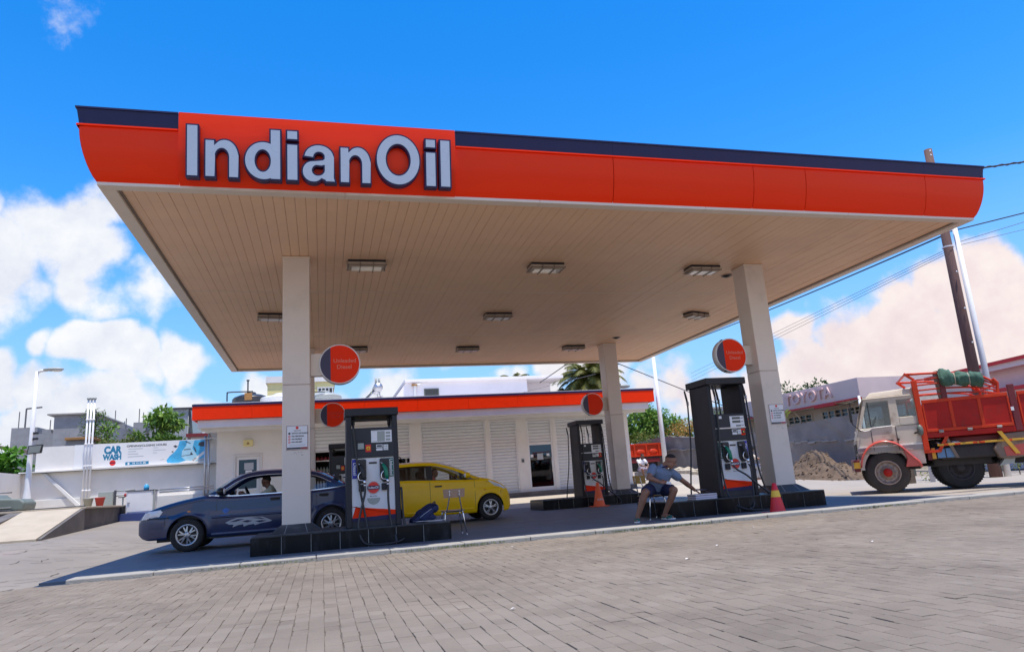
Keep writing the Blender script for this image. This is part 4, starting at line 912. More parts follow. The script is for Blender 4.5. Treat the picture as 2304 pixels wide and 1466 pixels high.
# glazed shop door beneath the raised shutter
d = MB()
for q in ((8.36, 8.42, FZ, 2.42), (9.38, 9.44, FZ, 2.42)): d.box(q[0], q[1], WY + .04, WY + .11, q[2], q[3])
d.box(8.42, 9.38, WY + .04, WY + .11, 2.34, 2.42); d.box(8.42, 9.38, WY + .04, WY + .11, FZ, FZ + .17); door = d.build('door', 'white_metal', sh, bevel=.006)
MB().box(8.42, 9.38, WY + .07, WY + .08, FZ + .17, 2.34).build('pane', 'shop_glass', door)
MB().m(0, True).tube([(9.34, WY - .01, 1.15), (9.34, WY - .04, 1.2), (9.34, WY - .04, 1.75), (9.34, WY - .01, 1.8)], .014, 8).build('handle', 'chrome', door)
for (a, c, z0, z1, m) in ((8.74, 9.0, 1.72, 1.98, 'decal_grey'), (8.45, 8.57, 1.84, 1.95, 'label_white'), (9.16, 9.28, 1.86, 1.96, 'label_white')): MB().box(a, c, WY + .062, WY + .066, z0, z1).build('door_notice', m, door)
b = MB()
for q in ((-3.12, -3.02, FZ, 2.50), (-2.38, -2.28, FZ, 2.50)): b.box(q[0], q[1], WY + .03, WY + .12, q[2], q[3])
b.box(-3.02, -2.38, WY + .03, WY + .12, 2.40, 2.50); b.box(-3.02, -2.38, WY + .03, WY + .12, 1.25, 1.33); b.box(-3.02, -2.38, WY + .03, WY + .12, FZ, FZ + .12)
sd = b.build('side_door', 'white_metal', sh, bevel=.006)
MB().box(-3.02, -2.38, WY + .07, WY + .08, 1.33, 2.40).build('pane', 'dark_glass', sd); MB().box(-3.02, -2.38, WY + .065, WY + .085, FZ + .12, 1.25).build('lower_panel', 'white_metal', sd)
MB().box(-2.83, -2.5, WY + .058, WY + .066, 2.02, 2.28).build('door_notice', 'decal_grey', sd); MB().box(-2.78, -2.55, WY + .056, WY + .064, 1.72, 2.0).build('door_notice', 'label_white', sd)
text('lettering', 'OFFICE', .055, 'print_dark', sd, facing_front(-2.665, WY + .054, 1.92), .001)
b = MB(); b.box(-3.22, -3.12, WY - .03, WY + .05, FZ, 2.6); b.box(-2.28, -2.18, WY - .03, WY + .05, FZ, 2.6); b.box(-3.12, -2.28, WY - .03, WY + .05, 2.502, 2.6); b.build('door_surround', 'greyer_plaster', sh, bevel=.01)
# alarm box and bell push
t = thing('alarm_box', 'small cream alarm box on the shop wall above the side door', 'alarm', (-2.69, WY, 3.0)); MB().box(-2.86, -2.52, WY - .10, WY, 2.89, 3.13).build('housing', 'roof_yellow', t, bevel=.015); MB().prism([(-2.69, 3.06), (-2.75, 2.96), (-2.63, 2.96)], 'y', WY - .106, WY - .1).build('emblem', 'rust', t)
t = thing('entry_keypad', 'small grey keypad on the shop wall left of the glass door', 'keypad', (8.08, WY, 1.72)); MB().box(8.02, 8.14, WY - .035, WY, 1.64, 1.80).build('housing', 'lcd', t, bevel=.01); MB().box(8.045, 8.115, WY - .04, WY - .033, 1.67, 1.77).build('keys', 'print_dark', t)
# goods in the left window
t = thing('display_shelf', 'shop shelf with rows of cans and bottles under the raised shutter', 'shelf', (.4, WY + .5, .45))
for z in (1.15, 1.72, 2.22): MB().box(-.25, 3.3, WY + .35, WY + .75, z - .03, z).build('shelf_board', 'pump_white', t)
for xx in (-.26, 1.0, 3.3): MB().box(xx - .02, xx + .02, WY + .35, WY + .75, FZ, 2.5).build('upright', 'pump_white', t)
rb = random.Random(6); proto = None
for z, hgt, r, m in ((1.15, .30, .05, 'decal_grey'), (1.72, .26, .055, 'tank_green'), (2.22, .16, .07, 'maroon')):
    nb = 0; proto = None
    x = -.16
    while x < (1.0 if z > 2 else 3.2):
        if proto is None:
            b = MB(); b.smooth = True; b.lathe([(0, 0), (r, 0), (r, hgt * .68), (r * .35, hgt * .86), (r * .35, hgt), (0, hgt)], (0, 0, 0), 'z', 10); proto = b.build('bottle' if z < 2 else 'tin', m, None); o = proto
        else: o = proto.copy(); COL.objects.link(o)
        o.location = (x, WY + .45 + rb.uniform(-.02, .02), z)
        tag(o, 'row of clear drinks bottles low in the shop window' if z < 1.5 else ('green oil bottle in a row on the middle shop shelf' if z < 2 else 'dark red tin in the row on the top shop shelf'), 'bottle' if z < 2 else 'tin', 'bottles on the shop shelves' if z < 2 else 'tins on the shop shelf')
        if z < 1.5: o['label'] = 'pale drinks bottle in a row low in the shop window'
        x += r * 2 + .012
t = thing('oil_dispenser_cabinet', 'dark tall cabinet with pale boxes standing in front of the shop', 'cabinet', (1.35, WY + .95, FZ)); MB().box(1.2, 2.4, WY + .9, WY + 1.4, FZ, 2.1).build('cabinet', 'dark_frame', t, bevel=.01)
# ------------------------------------------------------------ things on and behind the shop roof
RZ = 4.40
def water_tank(x, y, r, h, m, lbl, pipes=True, z=RZ):
    t = thing('water_tank', lbl, 'water tank', (x, y, z), 0, 'water tanks on the shop roof')
    b = MB(); b.smooth = True; pr = [(0, 0), (r * .96, 0)]
    k = 6
    for i in range(k): zz = h * .78 * i / k; pr += [(r, zz + .02), (r, zz + h * .78 / k - .04), (r * .975, zz + h * .78 / k - .02)]
    pr += [(r, h * .78), (r * .9, h * .86), (r * .6, h * .95), (r * .24, h)]; b.lathe(pr, (x, y, z), 'z', 28); b.build('tank_body', m, t)
    b = MB(); b.smooth = True; b.lathe([(r * .26, h - .02), (r * .26, h + .05), (r * .22, h + .07), (0, h + .075)], (x, y, z), 'z', 18); b.build('lid', m, t)
    return t
t = water_tank(-2.72, 29.6, .72, 1.0, 'tank_black', 'black ribbed water tank with a vent pipe on the shop roof', z=4.05)
MB().m(0, True).tube([(-2.8, 29.1, 4.7), (-2.8, 29.1, 5.52)], .028, 8).build('vent_pipe', 'black_plastic', t); MB().lathe([(.06, 5.51), (.06, 5.55), (0, 5.56)], (-2.8, 29.1, 0), 'z', 10).build('vent_cap', 'black_plastic', t)
MB().m(0, True).tube(cat_curve([(-3.55, 29.0, 4.7), (-3.55, 29.0, 5.0), (-3.5, 29.0, 5.06), (-3.0, 29.0, 5.07), (-2.6, 29.0, 5.07)], 4), .026, 8).build('feed_pipe', 'black_plastic', t); MB().box(-2.9, -2.62, 28.86, 28.92, 4.72, 5.0).build('rust_patch', 'rust', t)
water_tank(-1.62, 29.3, .78, .72, 'tank_white', 'white low water tank beside the black one on the shop roof', z=4.2)
t = water_tank(.10, 30.4, .75, .98, 'tank_grey', 'grey green water tank on the shop roof right of the front column', z=4.15); MB().m(0, True).tube([(-.4, 29.7, 5.08), (.15, 29.7, 5.06)], .02, 6).build('feed_pipe', 'black_plastic', t)
t = thing('solar_water_heater', 'solar water heater with slanted tubes and round tank on the roof', 'water heater', (2.2, 31.5, RZ))
for k in range(9): MB().m(0, True).tube([(1.45 + .0 * k, 31.0 + k * .09, 4.5), (2.3, 31.0 + k * .09, 5.3)], .03, 6).build('tube', 'window_dark', t)
b = MB(); b.smooth = True; b.lathe([(0, 30.85), (.2, 30.87), (.21, 30.95), (.21, 31.95), (.2, 32.03), (0, 32.05)], (2.42, 0, 5.36), 'y', 18); b.build('tank', 'steel', t)
for (a, c) in (((1.5, 30.95, 4.42), (2.35, 30.95, 5.28)), ((2.62, 30.95, 4.42), (2.45, 30.95, 5.2)), ((2.62, 31.95, 4.42), (2.45, 31.95, 5.2)), ((2.0, 30.95, 4.42), (2.6, 30.95, 4.9)), ((2.62, 30.95, 4.95), (1.9, 30.95, 4.85))): MB().tube([a, c], .022, 6).build('stand_leg', 'steel', t)
for k in (-.07, .07): MB().m(0, True).tube([(2.4 + k, 30.95, 5.5), (2.4 + k, 30.95, 5.78)], .05, 8).build('vent', 'tank_grey', t)
# white upper building
t = thing('white_flat_roofed_house', 'plain white flat roofed building with one dark window rising behind the shop', 'house', (8.8, 38.5, 4))
b = MB(); b.box(4.45, 11.0, 36.7, 43, 1.0, 6.40); b.box(11.0, 12.9, 38.4, 43, 1.0, 6.40); b.build('wall', 'white_building', t)
b = MB(); b.prism([(3.70, 5.5), (4.47, 5.5), (4.47, 6.45), (4.35, 6.45)], 'y', 36.72, 43); b.build('sloping_side', 'white_building', t)
MB().box(4.25, 13.1, 36.55, 43.2, 6.402, 6.56).build('roof', 'white_building', t, bevel=.015)
wn = MB(); wn.box(5.27, 5.33, 36.66, 36.72, 5.2, 6.05); wn.box(6.0, 6.06, 36.66, 36.72, 5.2, 6.05); wn.box(5.33, 6.0, 36.66, 36.72, 6.0, 6.05); wn = wn.build('window', 'lcd_dark', t); MB().box(5.33, 6.0, 36.68, 36.71, 5.2, 6.0).build('pane', 'window_dark', wn)
MB().m(0, True).tube([(4.78, 36.62, 4.5), (4.78, 36.62, 6.25), (4.82, 36.6, 6.28), (5.1, 36.6, 6.29)], .06, 8).build('downpipe', 'white_metal', t); MB().box(4.62, 4.9, 36.5, 36.72, 6.22, 6.3).build('hopper', 'rust', t)
MB().m(0, True).ell((12.2, 38.3, 6.62), (.2, .2, .1), 12).build('roof_vent', 'tank_grey', t)
t = thing('yellow_house', 'pale yellow house with white parapet and barred window far behind the shop', 'house', (-1.0, 48, 2))
MB().box(-3.2, .78, 45, 50, 1, 7.9).build('wall', 'roof_yellow', t); MB().box(-3.3, .86, 44.9, 50.1, 7.902, 8.3).build('parapet', 'white_plaster', t)
w_ = MB(); w_.box(-.22, .74, 44.93, 44.99, 6.85, 7.5); w_ = w_.build('window', 'window_dark', t)
b = MB()
for k in range(5): b.box(-.22 + k * .22, -.17 + k * .22, 44.88, 44.93, 6.85, 7.5)
b.box(-.24, .76, 44.87, 44.92, 7.15, 7.19); b.box(-.24, .76, 44.87, 44.92, 7.48, 7.54); b.build('bars', 'label_white', w_)
# ============================================================ CAR WASH YARD ON THE LEFT
t = thing('ramp_terrace', 'raised concrete terrace with a pale sloping ramp at its front, left of the shop', 'ramp', (-9, 24, .3))
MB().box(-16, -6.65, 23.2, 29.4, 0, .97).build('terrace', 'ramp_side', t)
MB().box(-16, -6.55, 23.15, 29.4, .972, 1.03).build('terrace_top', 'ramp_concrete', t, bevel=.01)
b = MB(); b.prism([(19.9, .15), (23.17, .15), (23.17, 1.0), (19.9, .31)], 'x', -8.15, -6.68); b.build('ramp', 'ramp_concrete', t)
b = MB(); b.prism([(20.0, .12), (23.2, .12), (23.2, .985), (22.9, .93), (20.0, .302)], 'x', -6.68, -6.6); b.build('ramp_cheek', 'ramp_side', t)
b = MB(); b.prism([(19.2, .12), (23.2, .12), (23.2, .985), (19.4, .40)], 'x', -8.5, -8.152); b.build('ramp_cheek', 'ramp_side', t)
for (a, c) in ((-16, -8.3), (-8.0, -6.6)): MB().box(a, c, 23.2, 23.32, 1.03, 1.06).build('edge_strip', 'print_dark', t)
# long white wall in two tiers
t = thing('car_wash_wall', 'long white wall in two tiers behind the car wash terrace', 'wall', (-7.5, 29.6, .6))
MB().box(-10.5, -3.82, 29.5, 29.75, 0, 2.38).build('lower_wall', 'white_plaster', t)
MB().box(-10.55, -3.82, 29.30, 29.8, 2.40, 2.44).build('coping', 'white_plaster', t); MB().box(-10.55, -3.82, 29.33, 29.5, 2.381, 2.399).build('coping_joint', 'lcd_dark', t)
MB().box(-10.1, -3.82, 29.50, 29.72, 2.442, 3.33).build('upper_wall', 'white_plaster', t)
MB().box(-10.75, -10.5, 24.5, 29.9, .2, 2.38).build('return_wall', 'white_plaster', t); MB().box(-16, -10.75, 29.5, 29.75, 0, 2.42).build('side_wall', 'white_plaster', t)
MB().box(-10.02, -6.7, 29.40, 29.5, 1.03, 1.42).build('wall_base', 'greyer_plaster', t, bevel=.01)
MB().box(-6.6, -3.82, 29.2, 29.5, .3, 1.28).build('plinth_wall', 'greyer_plaster', t)
# printed banner
t = thing('car_wash_banner', 'wide white banner reading CAR WASH with a blue vehicle picture', 'banner', (-6.1, 29.46, 2.85))
BX0, BX1, BZ0, BZ1, BY = -8.85, -4.35, 2.46, 3.34, 29.46
MB().box(BX0, BX1, BY, BY + .02, BZ0, BZ1).build('sheet', 'label_white', t)
F = lambda x, z, k=0: facing_front(x, BY - .0012 - k * .0006, z)
text('lettering', 'CAR', .36, 'sign_blue', t, F(-7.58, 3.08), .022, 0, .80); text('lettering', 'WASH', .265, 'sign_blue', t, F(-7.58, 2.82), .018, 0, .80)
MB().lathe([(0, BY - .001), (.105, BY - .001)], (-7.56, 0, 2.615), 'y', 24).build('emblem', 'red_dot', t); MB().box(-7.66, -7.46, BY - .0022, BY - .0014, 2.60, 2.63).build('emblem_band', 'brand_navy', t)
text('lettering', 'OPENING/CLOSING HOURS', .105, 'print_dark', t, F(-6.42, 3.20), .0035, 0, 1.05)
MB().box(-7.13, -6.33, BY - .0016, BY - .001, 2.50, 2.615).build('phone_strip', 'sign_blue', t)
text('lettering', '58 15 51 80', .085, 'label_white', t, F(-6.66, 2.558, 2), .0014, 0, 1.15); MB().box(-7.05, -6.99, BY - .0026, BY - .0018, 2.52, 2.595).build('phone_mark', 'label_white', t)
b = MB()
for k, (a, c, a2, c2) in enumerate(((-7.05, -6.55, -6.2, -6.02), (-7.05, -6.78, -6.2, -5.75), (-7.05, -6.70, -6.2, -6.05), (-7.05, -6.52, 0, 0))):
    z = 3.08 - k * .095; b.box(a, c, BY - .0015, BY - .001, z, z + .028)
    if a2: b.box(a2, c2, BY - .0015, BY - .001, z + .01, z + .032)
b.build('print_lines', 'corrugated', t)
mat('print_cyan', (.06, .42, .72), .4, var=.25, vs_=3); mat('print_pale', (.40, .68, .83), .4, var=.15, vs_=2)
def blob(nm, pts, m, k): MB().prism(pts, 'y', BY - .001 - k * .0007, BY - .0005).build(nm, m, t)
blob('picture', [(-5.55, 2.47), (-5.6, 2.6), (-5.45, 2.8), (-5.25, 2.95), (-5.2, 3.15), (-5.25, 3.32), (-4.36, 3.32), (-4.36, 2.52), (-4.7, 2.5), (-5.0, 2.56), (-5.3, 2.47)], 'print_pale', 0)
blob('picture', [(-5.68, 2.50), (-5.72, 2.60), (-5.62, 2.75), (-5.45, 2.90), (-5.34, 3.05), (-5.28, 3.32), (-5.0, 3.32), (-5.04, 3.12), (-5.18, 2.92), (-5.20, 2.7), (-5.05, 2.56), (-5.28, 2.50)], 'print_cyan', 1)
blob('picture', [(-4.75, 3.32), (-4.36, 3.32), (-4.36, 2.58), (-4.55, 2.60), (-4.70, 2.82), (-4.82, 3.0)], 'print_cyan', 1)
for P in ([(-4.62, 3.12), (-4.58, 3.22), (-4.36, 3.26), (-4.36, 3.06), (-4.52, 3.06)], [(-5.5, 3.12), (-5.42, 3.16), (-5.33, 3.10), (-5.42, 3.06)], [(-5.2, 2.74), (-4.82, 2.78), (-4.82, 2.76), (-5.2, 2.72)], [(-4.86, 2.88), (-4.78, 2.76), (-4.9, 2.76)], [(-5.12, 2.98), (-4.88, 3.0), (-4.88, 2.97), (-5.12, 2.95)], [(-4.80, 3.10), (-4.72, 3.02), (-4.66, 2.85), (-4.72, 2.88)], [(-5.08, 3.3), (-4.9, 3.22), (-4.88, 3.18), (-5.06, 3.25)], [(-5.56, 2.9), (-5.5, 2.95), (-5.48, 2.88)], [(-4.7, 2.5), (-4.36, 2.66), (-4.36, 2.5)], [(-5.95, 2.62), (-5.8, 2.66), (-5.83, 2.64)]): blob('picture_detail', P, 'print_dark' if P[0][1] != 2.5 else 'print_grey', 2)
blob('picture_flash', [(-4.86, 2.52), (-4.78, 2.46), (-4.36, 2.80), (-4.36, 2.92)], 'label_white', 3)
M = Matrix.Translation((-4.64, BY - .0040, 2.66)) @ Matrix.Rotation(pi / 2, 4, 'X') @ Matrix.Rotation(radians(39), 4, 'Z')
text('lettering', '50%', .10, 'print_dark', t, M @ Matrix.Translation((-.12, 0, 0)), .001)
# three tall vent pipes
for k in range(3):
    xx = -8.42 + k * .105
    t = thing('vent_pipe', ('leftmost', 'middle', 'rightmost')[k] + ' of three tall white vent pipes on the car wash wall', 'pipe', (xx, 29.2, 1.0), 0, 'vent pipes on the car wash wall')
    MB().m(0, True).tube([(xx, 29.2, 1.0), (xx, 29.2, 5.0)], .032, 8).build('pipe', 'white_metal', t)
    for z in (1.62, 2.5, 3.3, 4.2): MB().m(0, True).lathe([(.032, z), (.05, z + .01), (.05, z + .05), (.032, z + .06)], (xx, 29.2, 0), 'z', 10).build('joint', 'white_metal', t)
    MB().m(0, True).lathe([(.033, 4.96), (.062, 5.0), (.062, 5.05), (0, 5.08)], (xx, 29.2, 0), 'z', 10).build('cap', 'tank_grey', t)
for k, xx in enumerate((-4.30, -4.17)):
    t = thing('conduit_pipe', ('left', 'right')[k] + ' one of two grey pipes down the wall beside the shop corner', 'pipe', (xx, 29.1, 1.0), 0, 'conduit pipes by the shop corner'); MB().m(0, True).tube([(xx, 29.1, .8), (xx, 29.1, 3.42 + k * .08)], .042, 8).build('pipe', 'steel', t)
    for z in (2.35, 3.3): MB().box(xx - .06, xx + .06, 29.06, 29.5, z, z + .03).build('bracket', 'steel', t)
MB().m(0, True).tube([(-5.6, 28.4, 1.50), (-4.15, 28.6, 1.48)], .03, 8)
t = thing('pipe_rail', 'pair of grey pipes running along the wall right of the white cabinet', 'pipes', (-4.9, 28.5, 1.4))
for z in (1.40, 1.49): MB().m(0, True).tube([(-5.68, 28.3, z), (-3.85, 28.3, z + .02)], .028, 8).build('pipe', 'steel', t)
# street lamp with flood light
t = thing('street_lamp', 'tall white street lamp with a flood light half way up on the car wash terrace', 'street lamp', (-9.42, 27, 1.0))
MB().m(0, True).tube([(-9.42, 27, 1.0), (-9.42, 27, 1.35), (-9.42, 27, 1.75), (-9.42, 27, 3.2), (-9.42, 27, 5.7)], [.20, .14, .09, .075, .055], 12).build('post', 'white_metal', t)
MB().m(0, True).tube([(-9.42, 27, 5.66), (-9.3, 27, 5.72), (-9.1, 26.98, 5.73)], [.05, .045, .04], 8).build('arm', 'white_metal', t)
b = MB(); b.smooth = True; b.ell((-8.92, 26.98, 5.76), (.33, .13, .065), 14); b.build('lamp_head', 'tank_grey', t); MB().m(0, True).ell((-8.82, 26.98, 5.725), (.19, .10, .05), 12).build('lens', 'light_glass', t)
b = MB(); b.hexa([(-9.47, 26.80, 2.88), (-9.01, 26.72, 2.90), (-9.01, 26.80, 2.90), (-9.47, 26.88, 2.88), (-9.40, 26.72, 3.16), (-8.95, 26.64, 3.18), (-8.95, 26.72, 3.18), (-9.40, 26.80, 3.16)]); fl = b.build('flood_light', 'black_plastic', t, bevel=.01)
b = MB(); b.hexa([(-9.43, 26.782, 2.91), (-9.06, 26.715, 2.925), (-9.06, 26.73, 2.925), (-9.43, 26.80, 2.91), (-9.37, 26.712, 3.13), (-8.99, 26.645, 3.145), (-8.99, 26.66, 3.145), (-9.37, 26.73, 3.13)]); b.build('lens', 'lcd', fl)
for z in (3.36, 3.55): MB().box(-9.36, -9.22, 26.9, 27.0, z, z + .07).build('bracket', 'dark_frame', t)
t = thing('shadow_ridge', 'white diagonal brace added for a shadow on the wall beside the street lamp', 'ridge', (-8.9, 29.45, 1.4))  # raised beam added to stand in for a diagonal shadow on the wall
b = MB(); b.hexa([(-8.55, 29.30, 1.03), (-8.38, 29.30, 1.03), (-8.38, 29.42, 1.03), (-8.55, 29.42, 1.03), (-9.86, 29.42, 2.36), (-9.72, 29.42, 2.37), (-9.72, 29.49, 2.37), (-9.86, 29.49, 2.36)]); b.build('beam', 'greyer_plaster', t, bevel=.01)
# grey green tank on the terrace
t = thing('fuel_bowser', 'low grey green plastic tank with pipework at the foot of the street lamp', 'tank', (-10.2, 25.9, 1.0))
b = MB(); b.smooth = False; b.prism([(-11.2, 1.06), (-8.95, 1.06), (-8.9, 1.30), (-9.05, 1.42), (-9.6, 1.46), (-9.75, 1.58), (-10.3, 1.62), (-10.6, 1.5), (-11.2, 1.46)], 'y', 25.4, 26.4); b.build('tank_body', 'tank_green', t, bevel=.06, bseg=3)
MB().box(-11.2, -9.25, 25.36, 25.42, 1.16, 1.19).build('rib', 'tank_grey', t); MB().box(-11.2, -9.2, 25.3, 26.5, 1.03, 1.08).build('pallet', 'print_dark', t)
for k in range(4): MB().m(0, True).tube(cat_curve([(-9.9 + k * .1, 25.2, 1.05), (-9.95 + k * .06, 25.1, 1.25), (-9.6 - k * .1, 25.05, 1.18), (-9.5 + k * .15, 25.1, 1.06)], 5), .014, 6).build('hose', 'hose_rubber', t)
MB().tube([(-9.55, 25.2, 1.03), (-9.55, 25.2, 1.62), (-9.2, 25.2, 1.62)], .018, 6).build('pipe', 'print_dark', t)
# two pots on the terrace edge
for (x, m, lbl) in ((-7.32, 'pot_grey', 'grey tapered plant pot on the terrace edge beside the red one'), (-6.98, 'clay_red', 'dark red tapered plant pot on the terrace edge by the white cabinet')):
    t = thing('plant_pot', lbl, 'pot', (x, 26.0, 1.03), 0, 'pots on the terrace edge')
    b = MB(); b.smooth = True; b.lathe([(0, .0), (.095, 0), (.145, .25), (.155, .25), (.155, .285), (.135, .285), (.12, .2), (0, .2)], (x, 26.0, 1.03), 'z', 18); b.build('pot', m, t); MB().lathe([(0, .21), (.12, .21)], (x, 26, 1.03), 'z', 12).build('soil', 'soil', t)
# white cabinet on a blue base, grey boxes and pump stand
t = thing('utility_cabinet', 'white metal cabinet on a dark blue base left of the blue saloon bonnet', 'cabinet', (-6.0, 27.2, .5))
MB().box(-6.45, -5.62, 27.0, 27.7, .74, 1.46).build('cabinet', 'white_metal', t, bevel=.01); MB().box(-6.41, -5.66, 26.985, 26.999, .78, 1.42).build('door', 'white_metal', t, bevel=.004); MB().box(-6.41, -6.33, 26.96, 26.985, 1.08, 1.10).build('handle', 'steel', t)
MB().box(-6.85, -5.55, 26.9, 27.75, .35, .735).build('base', 'paint_blue_base', t, bevel=.01); MB().box(-6.48, -5.59, 26.97, 27.74, 1.462, 1.485).build('top', 'print_dark', t); MB().box(-5.615, -5.56, 27.0, 27.06, .74, 1.5).build('post', 'tank_grey', t)
t = thing('meter_box', 'small grey box on the wall just above the plant pots', 'meter box', (-7.05, 27.6, 1.2)); MB().box(-7.42, -6.95, 27.4, 27.7, 1.03, 1.52).build('housing', 'tank_grey', t, bevel=.01); MB().box(-7.40, -6.97, 27.385, 27.4, 1.06, 1.49).build('door', 'lcd', t); MB().box(-6.93, -6.88, 27.4, 27.5, 1.0, 1.55).build('post', 'print_dark', t)
t = thing('pump_stand', 'dark valve and grey pipes between the grey box and the white cabinet', 'pipes', (-6.7, 27.5, 1.0)); 
for a in (((-6.9, 27.5, 1.52), (-6.3, 27.5, 1.53)), ((-6.9, 27.5, 1.36), (-6.5, 27.5, 1.37)), ((-6.62, 27.3, .7), (-6.62, 27.3, 1.28))): MB().m(0, True).tube(a, .022, 8).build('pipe', 'tank_grey', t)
MB().m(0, True).lathe([(0, 27.2), (.06, 27.2), (.06, 27.3), (0, 27.3)], (-6.52, 0, 1.36), 'y', 12).build('valve', 'clay_red', t); MB().box(-6.75, -6.58, 27.2, 27.4, 1.28, 1.31).build('platform', 'print_dark', t)
t = thing('blue_canister', 'small cyan plastic canister on top of the white cabinet', 'canister', (-5.9, 27.3, 1.485)); MB().m(0, True).lathe([(0, 0), (.085, 0), (.09, .14), (.05, .17), (.05, .2), (0, .2)], (-5.9, 27.3, 1.485), 'z', 14).build('canister', 'print_cyan', t)
MB().box(-5.93, -5.87, 27.27, 27.33, 1.686, 1.71).build('cap', 'label_white', t)
# ------------------------------------------------------------ unfinished grey houses beyond the wall
def blocks(nm, lbl, boxes, y0, y1, rods=(), m='block_grey', roof=None):
    t = thing(nm, lbl, 'house', (boxes[0][0], y0, 2.0), 0, 'grey block houses beyond the car wash')
    for i, (x0, x1, z1) in enumerate(boxes): MB().box(x0, x1, y0 + .02 * i, y1 - .02 * i, 0, z1).build('wall', m, t)
    for (x, z0, z1) in rods: MB().tube([(x, y0 + .4, z0), (x, y0 + .4, z1)], .035, 5).build('reinforcing_rod', 'wire_grey', t)
    if roof: MB().box(*roof).build('roof', 'concrete', t)
    return t
blocks('unfinished_house', 'grey unfinished block house with stepped parapet at the far left', [(-22.3, -20.6, 7.45), (-21.2, -18.6, 6.95), (-20.3, -19.7, 7.25), (-19.5, -18.3, 7.6)], 60, 66, [(-19.9, 7.2, 8.0), (-22.0, 7.4, 8.7), (-21.6, 7.4, 7.8)])
tb = blocks('grey_block_house', 'large grey block house with a flat roof behind the vent pipes', [(-18.4, -15.9, 7.85), (-16.2, -14.6, 7.0)], 56.5, 64, roof=(-18.8, -15.7, 56.3, 64.2, 7.85, 7.95))
for z in (3.2, 4.5, 5.8, 7.0): MB().box(-18.3, -16.0, 56.49, 56.5, z, z + .04).build('course_joint', 'concrete', tb)
blocks('grey_block_house', 'grey block house with a stair head behind the small dark tree', [(-16.5, -15.2, 7.65), (-15.3, -14.9, 7.3)], 62, 70, [(-16.0, 7.5, 8.8), (-15.3, 7.2, 7.9)])
blocks('unfinished_house', 'low grey unfinished house with a square turret and steel rods', [(-15.3, -11.0, 6.55), (-14.1, -13.25, 7.5), (-12.95, -11.4, 7.2)], 60, 66, [(-14.7, 6.6, 7.9), (-13.8, 7.5, 8.6), (-13.5, 7.5, 8.3), (-12.7, 7.1, 8.6)])
t = thing('corrugated_shed', 'tall pale corrugated metal shed beside the shop fascia', 'shed', (-7.5, 50, 2))
b = MB(); n = 26; X0, X1 = -9.2, -8.15
pts = [(X0 + (X1 - X0) * i / n, 48 + (.05 if i % 2 else 0)) for i in range(n + 1)]; b.add([(x, y, 1) for x, y in pts] + [(x, y, 6.9) for x, y in pts], [(i, i + 1, n + 2 + i, n + 1 + i) for i in range(n)]); b.build('front_sheet', 'corrugated', t)
b = MB(); b.prism([(X1, 1), (X1, 6.85), (X1 + .12, 6.85), (X1 + .75, 1)], 'y', 48.1, 52); b.build('side_frame', 'lcd_dark', t); MB().box(X0 - .1, X1 + .2, 47.9, 52, 6.9, 6.98).build('roof', 'print_dark', t)
for k in range(6): MB().tube([(X1 + .05, 48.04, 6.7 - k), (X1 + .2 + k * .09, 48.04, 6.0 - k)], .03, 5).build('lattice', 'print_dark', t)
t = thing('maroon_roof_shed', 'low shed with a thin maroon roof just above the banner', 'shed', (-4.6, 38, 2)); MB().box(-6.3, -3.9, 38, 41, .5, 4.2).build('wall', 'white_plaster', t); MB().box(-6.5, -3.8, 37.8, 41.2, 4.2, 4.36).build('roof', 'maroon', t)
t = thing('brown_roof_shed', 'small shed with a brown sloping roof behind the banana leaves', 'shed', (-12.6, 36, 1)); MB().box(-13.4, -11.6, 36.2, 39, .5, 3.3).build('wall', 'beige_wall', t); b = MB(); b.prism([(-13.8, 3.9), (-11.3, 3.3), (-11.3, 3.45), (-13.8, 4.05)], 'y', 36, 39.2); b.build('roof', 'tarp_brown', t)
t = thing('roof_slab_stack', 'flat tan slab lying on top of the wall beside the vent pipes', 'slab', (-9.2, 31, 3.4)); MB().box(-9.9, -8.7, 30.6, 31.4, 2.0, 3.62).build('wall', 'block_grey', t); MB().box(-9.5, -8.55, 30.4, 31.5, 3.62, 3.72).build('slab', 'rust', t, bevel=.01)
for (x, y, z0, z1, lbl) in ((-25.0, 70, 1, 10.2, 'thin far street lamp at the far left skyline'), (-8.3, 70, 1, 10.0, 'thin far street lamp behind the leafy tree')):
    t = thing('far_street_lamp', lbl, 'street lamp', (x, y, z0), 0, 'thin far street lamps'); MB().tube([(x, y, z0), (x, y, z1)], .07, 6).build('post', 'wire_grey', t); MB().tube([(x, y, z1), (x + 1.2, y, z1 + .1)], .07, 6).build('arm', 'wire_grey', t)
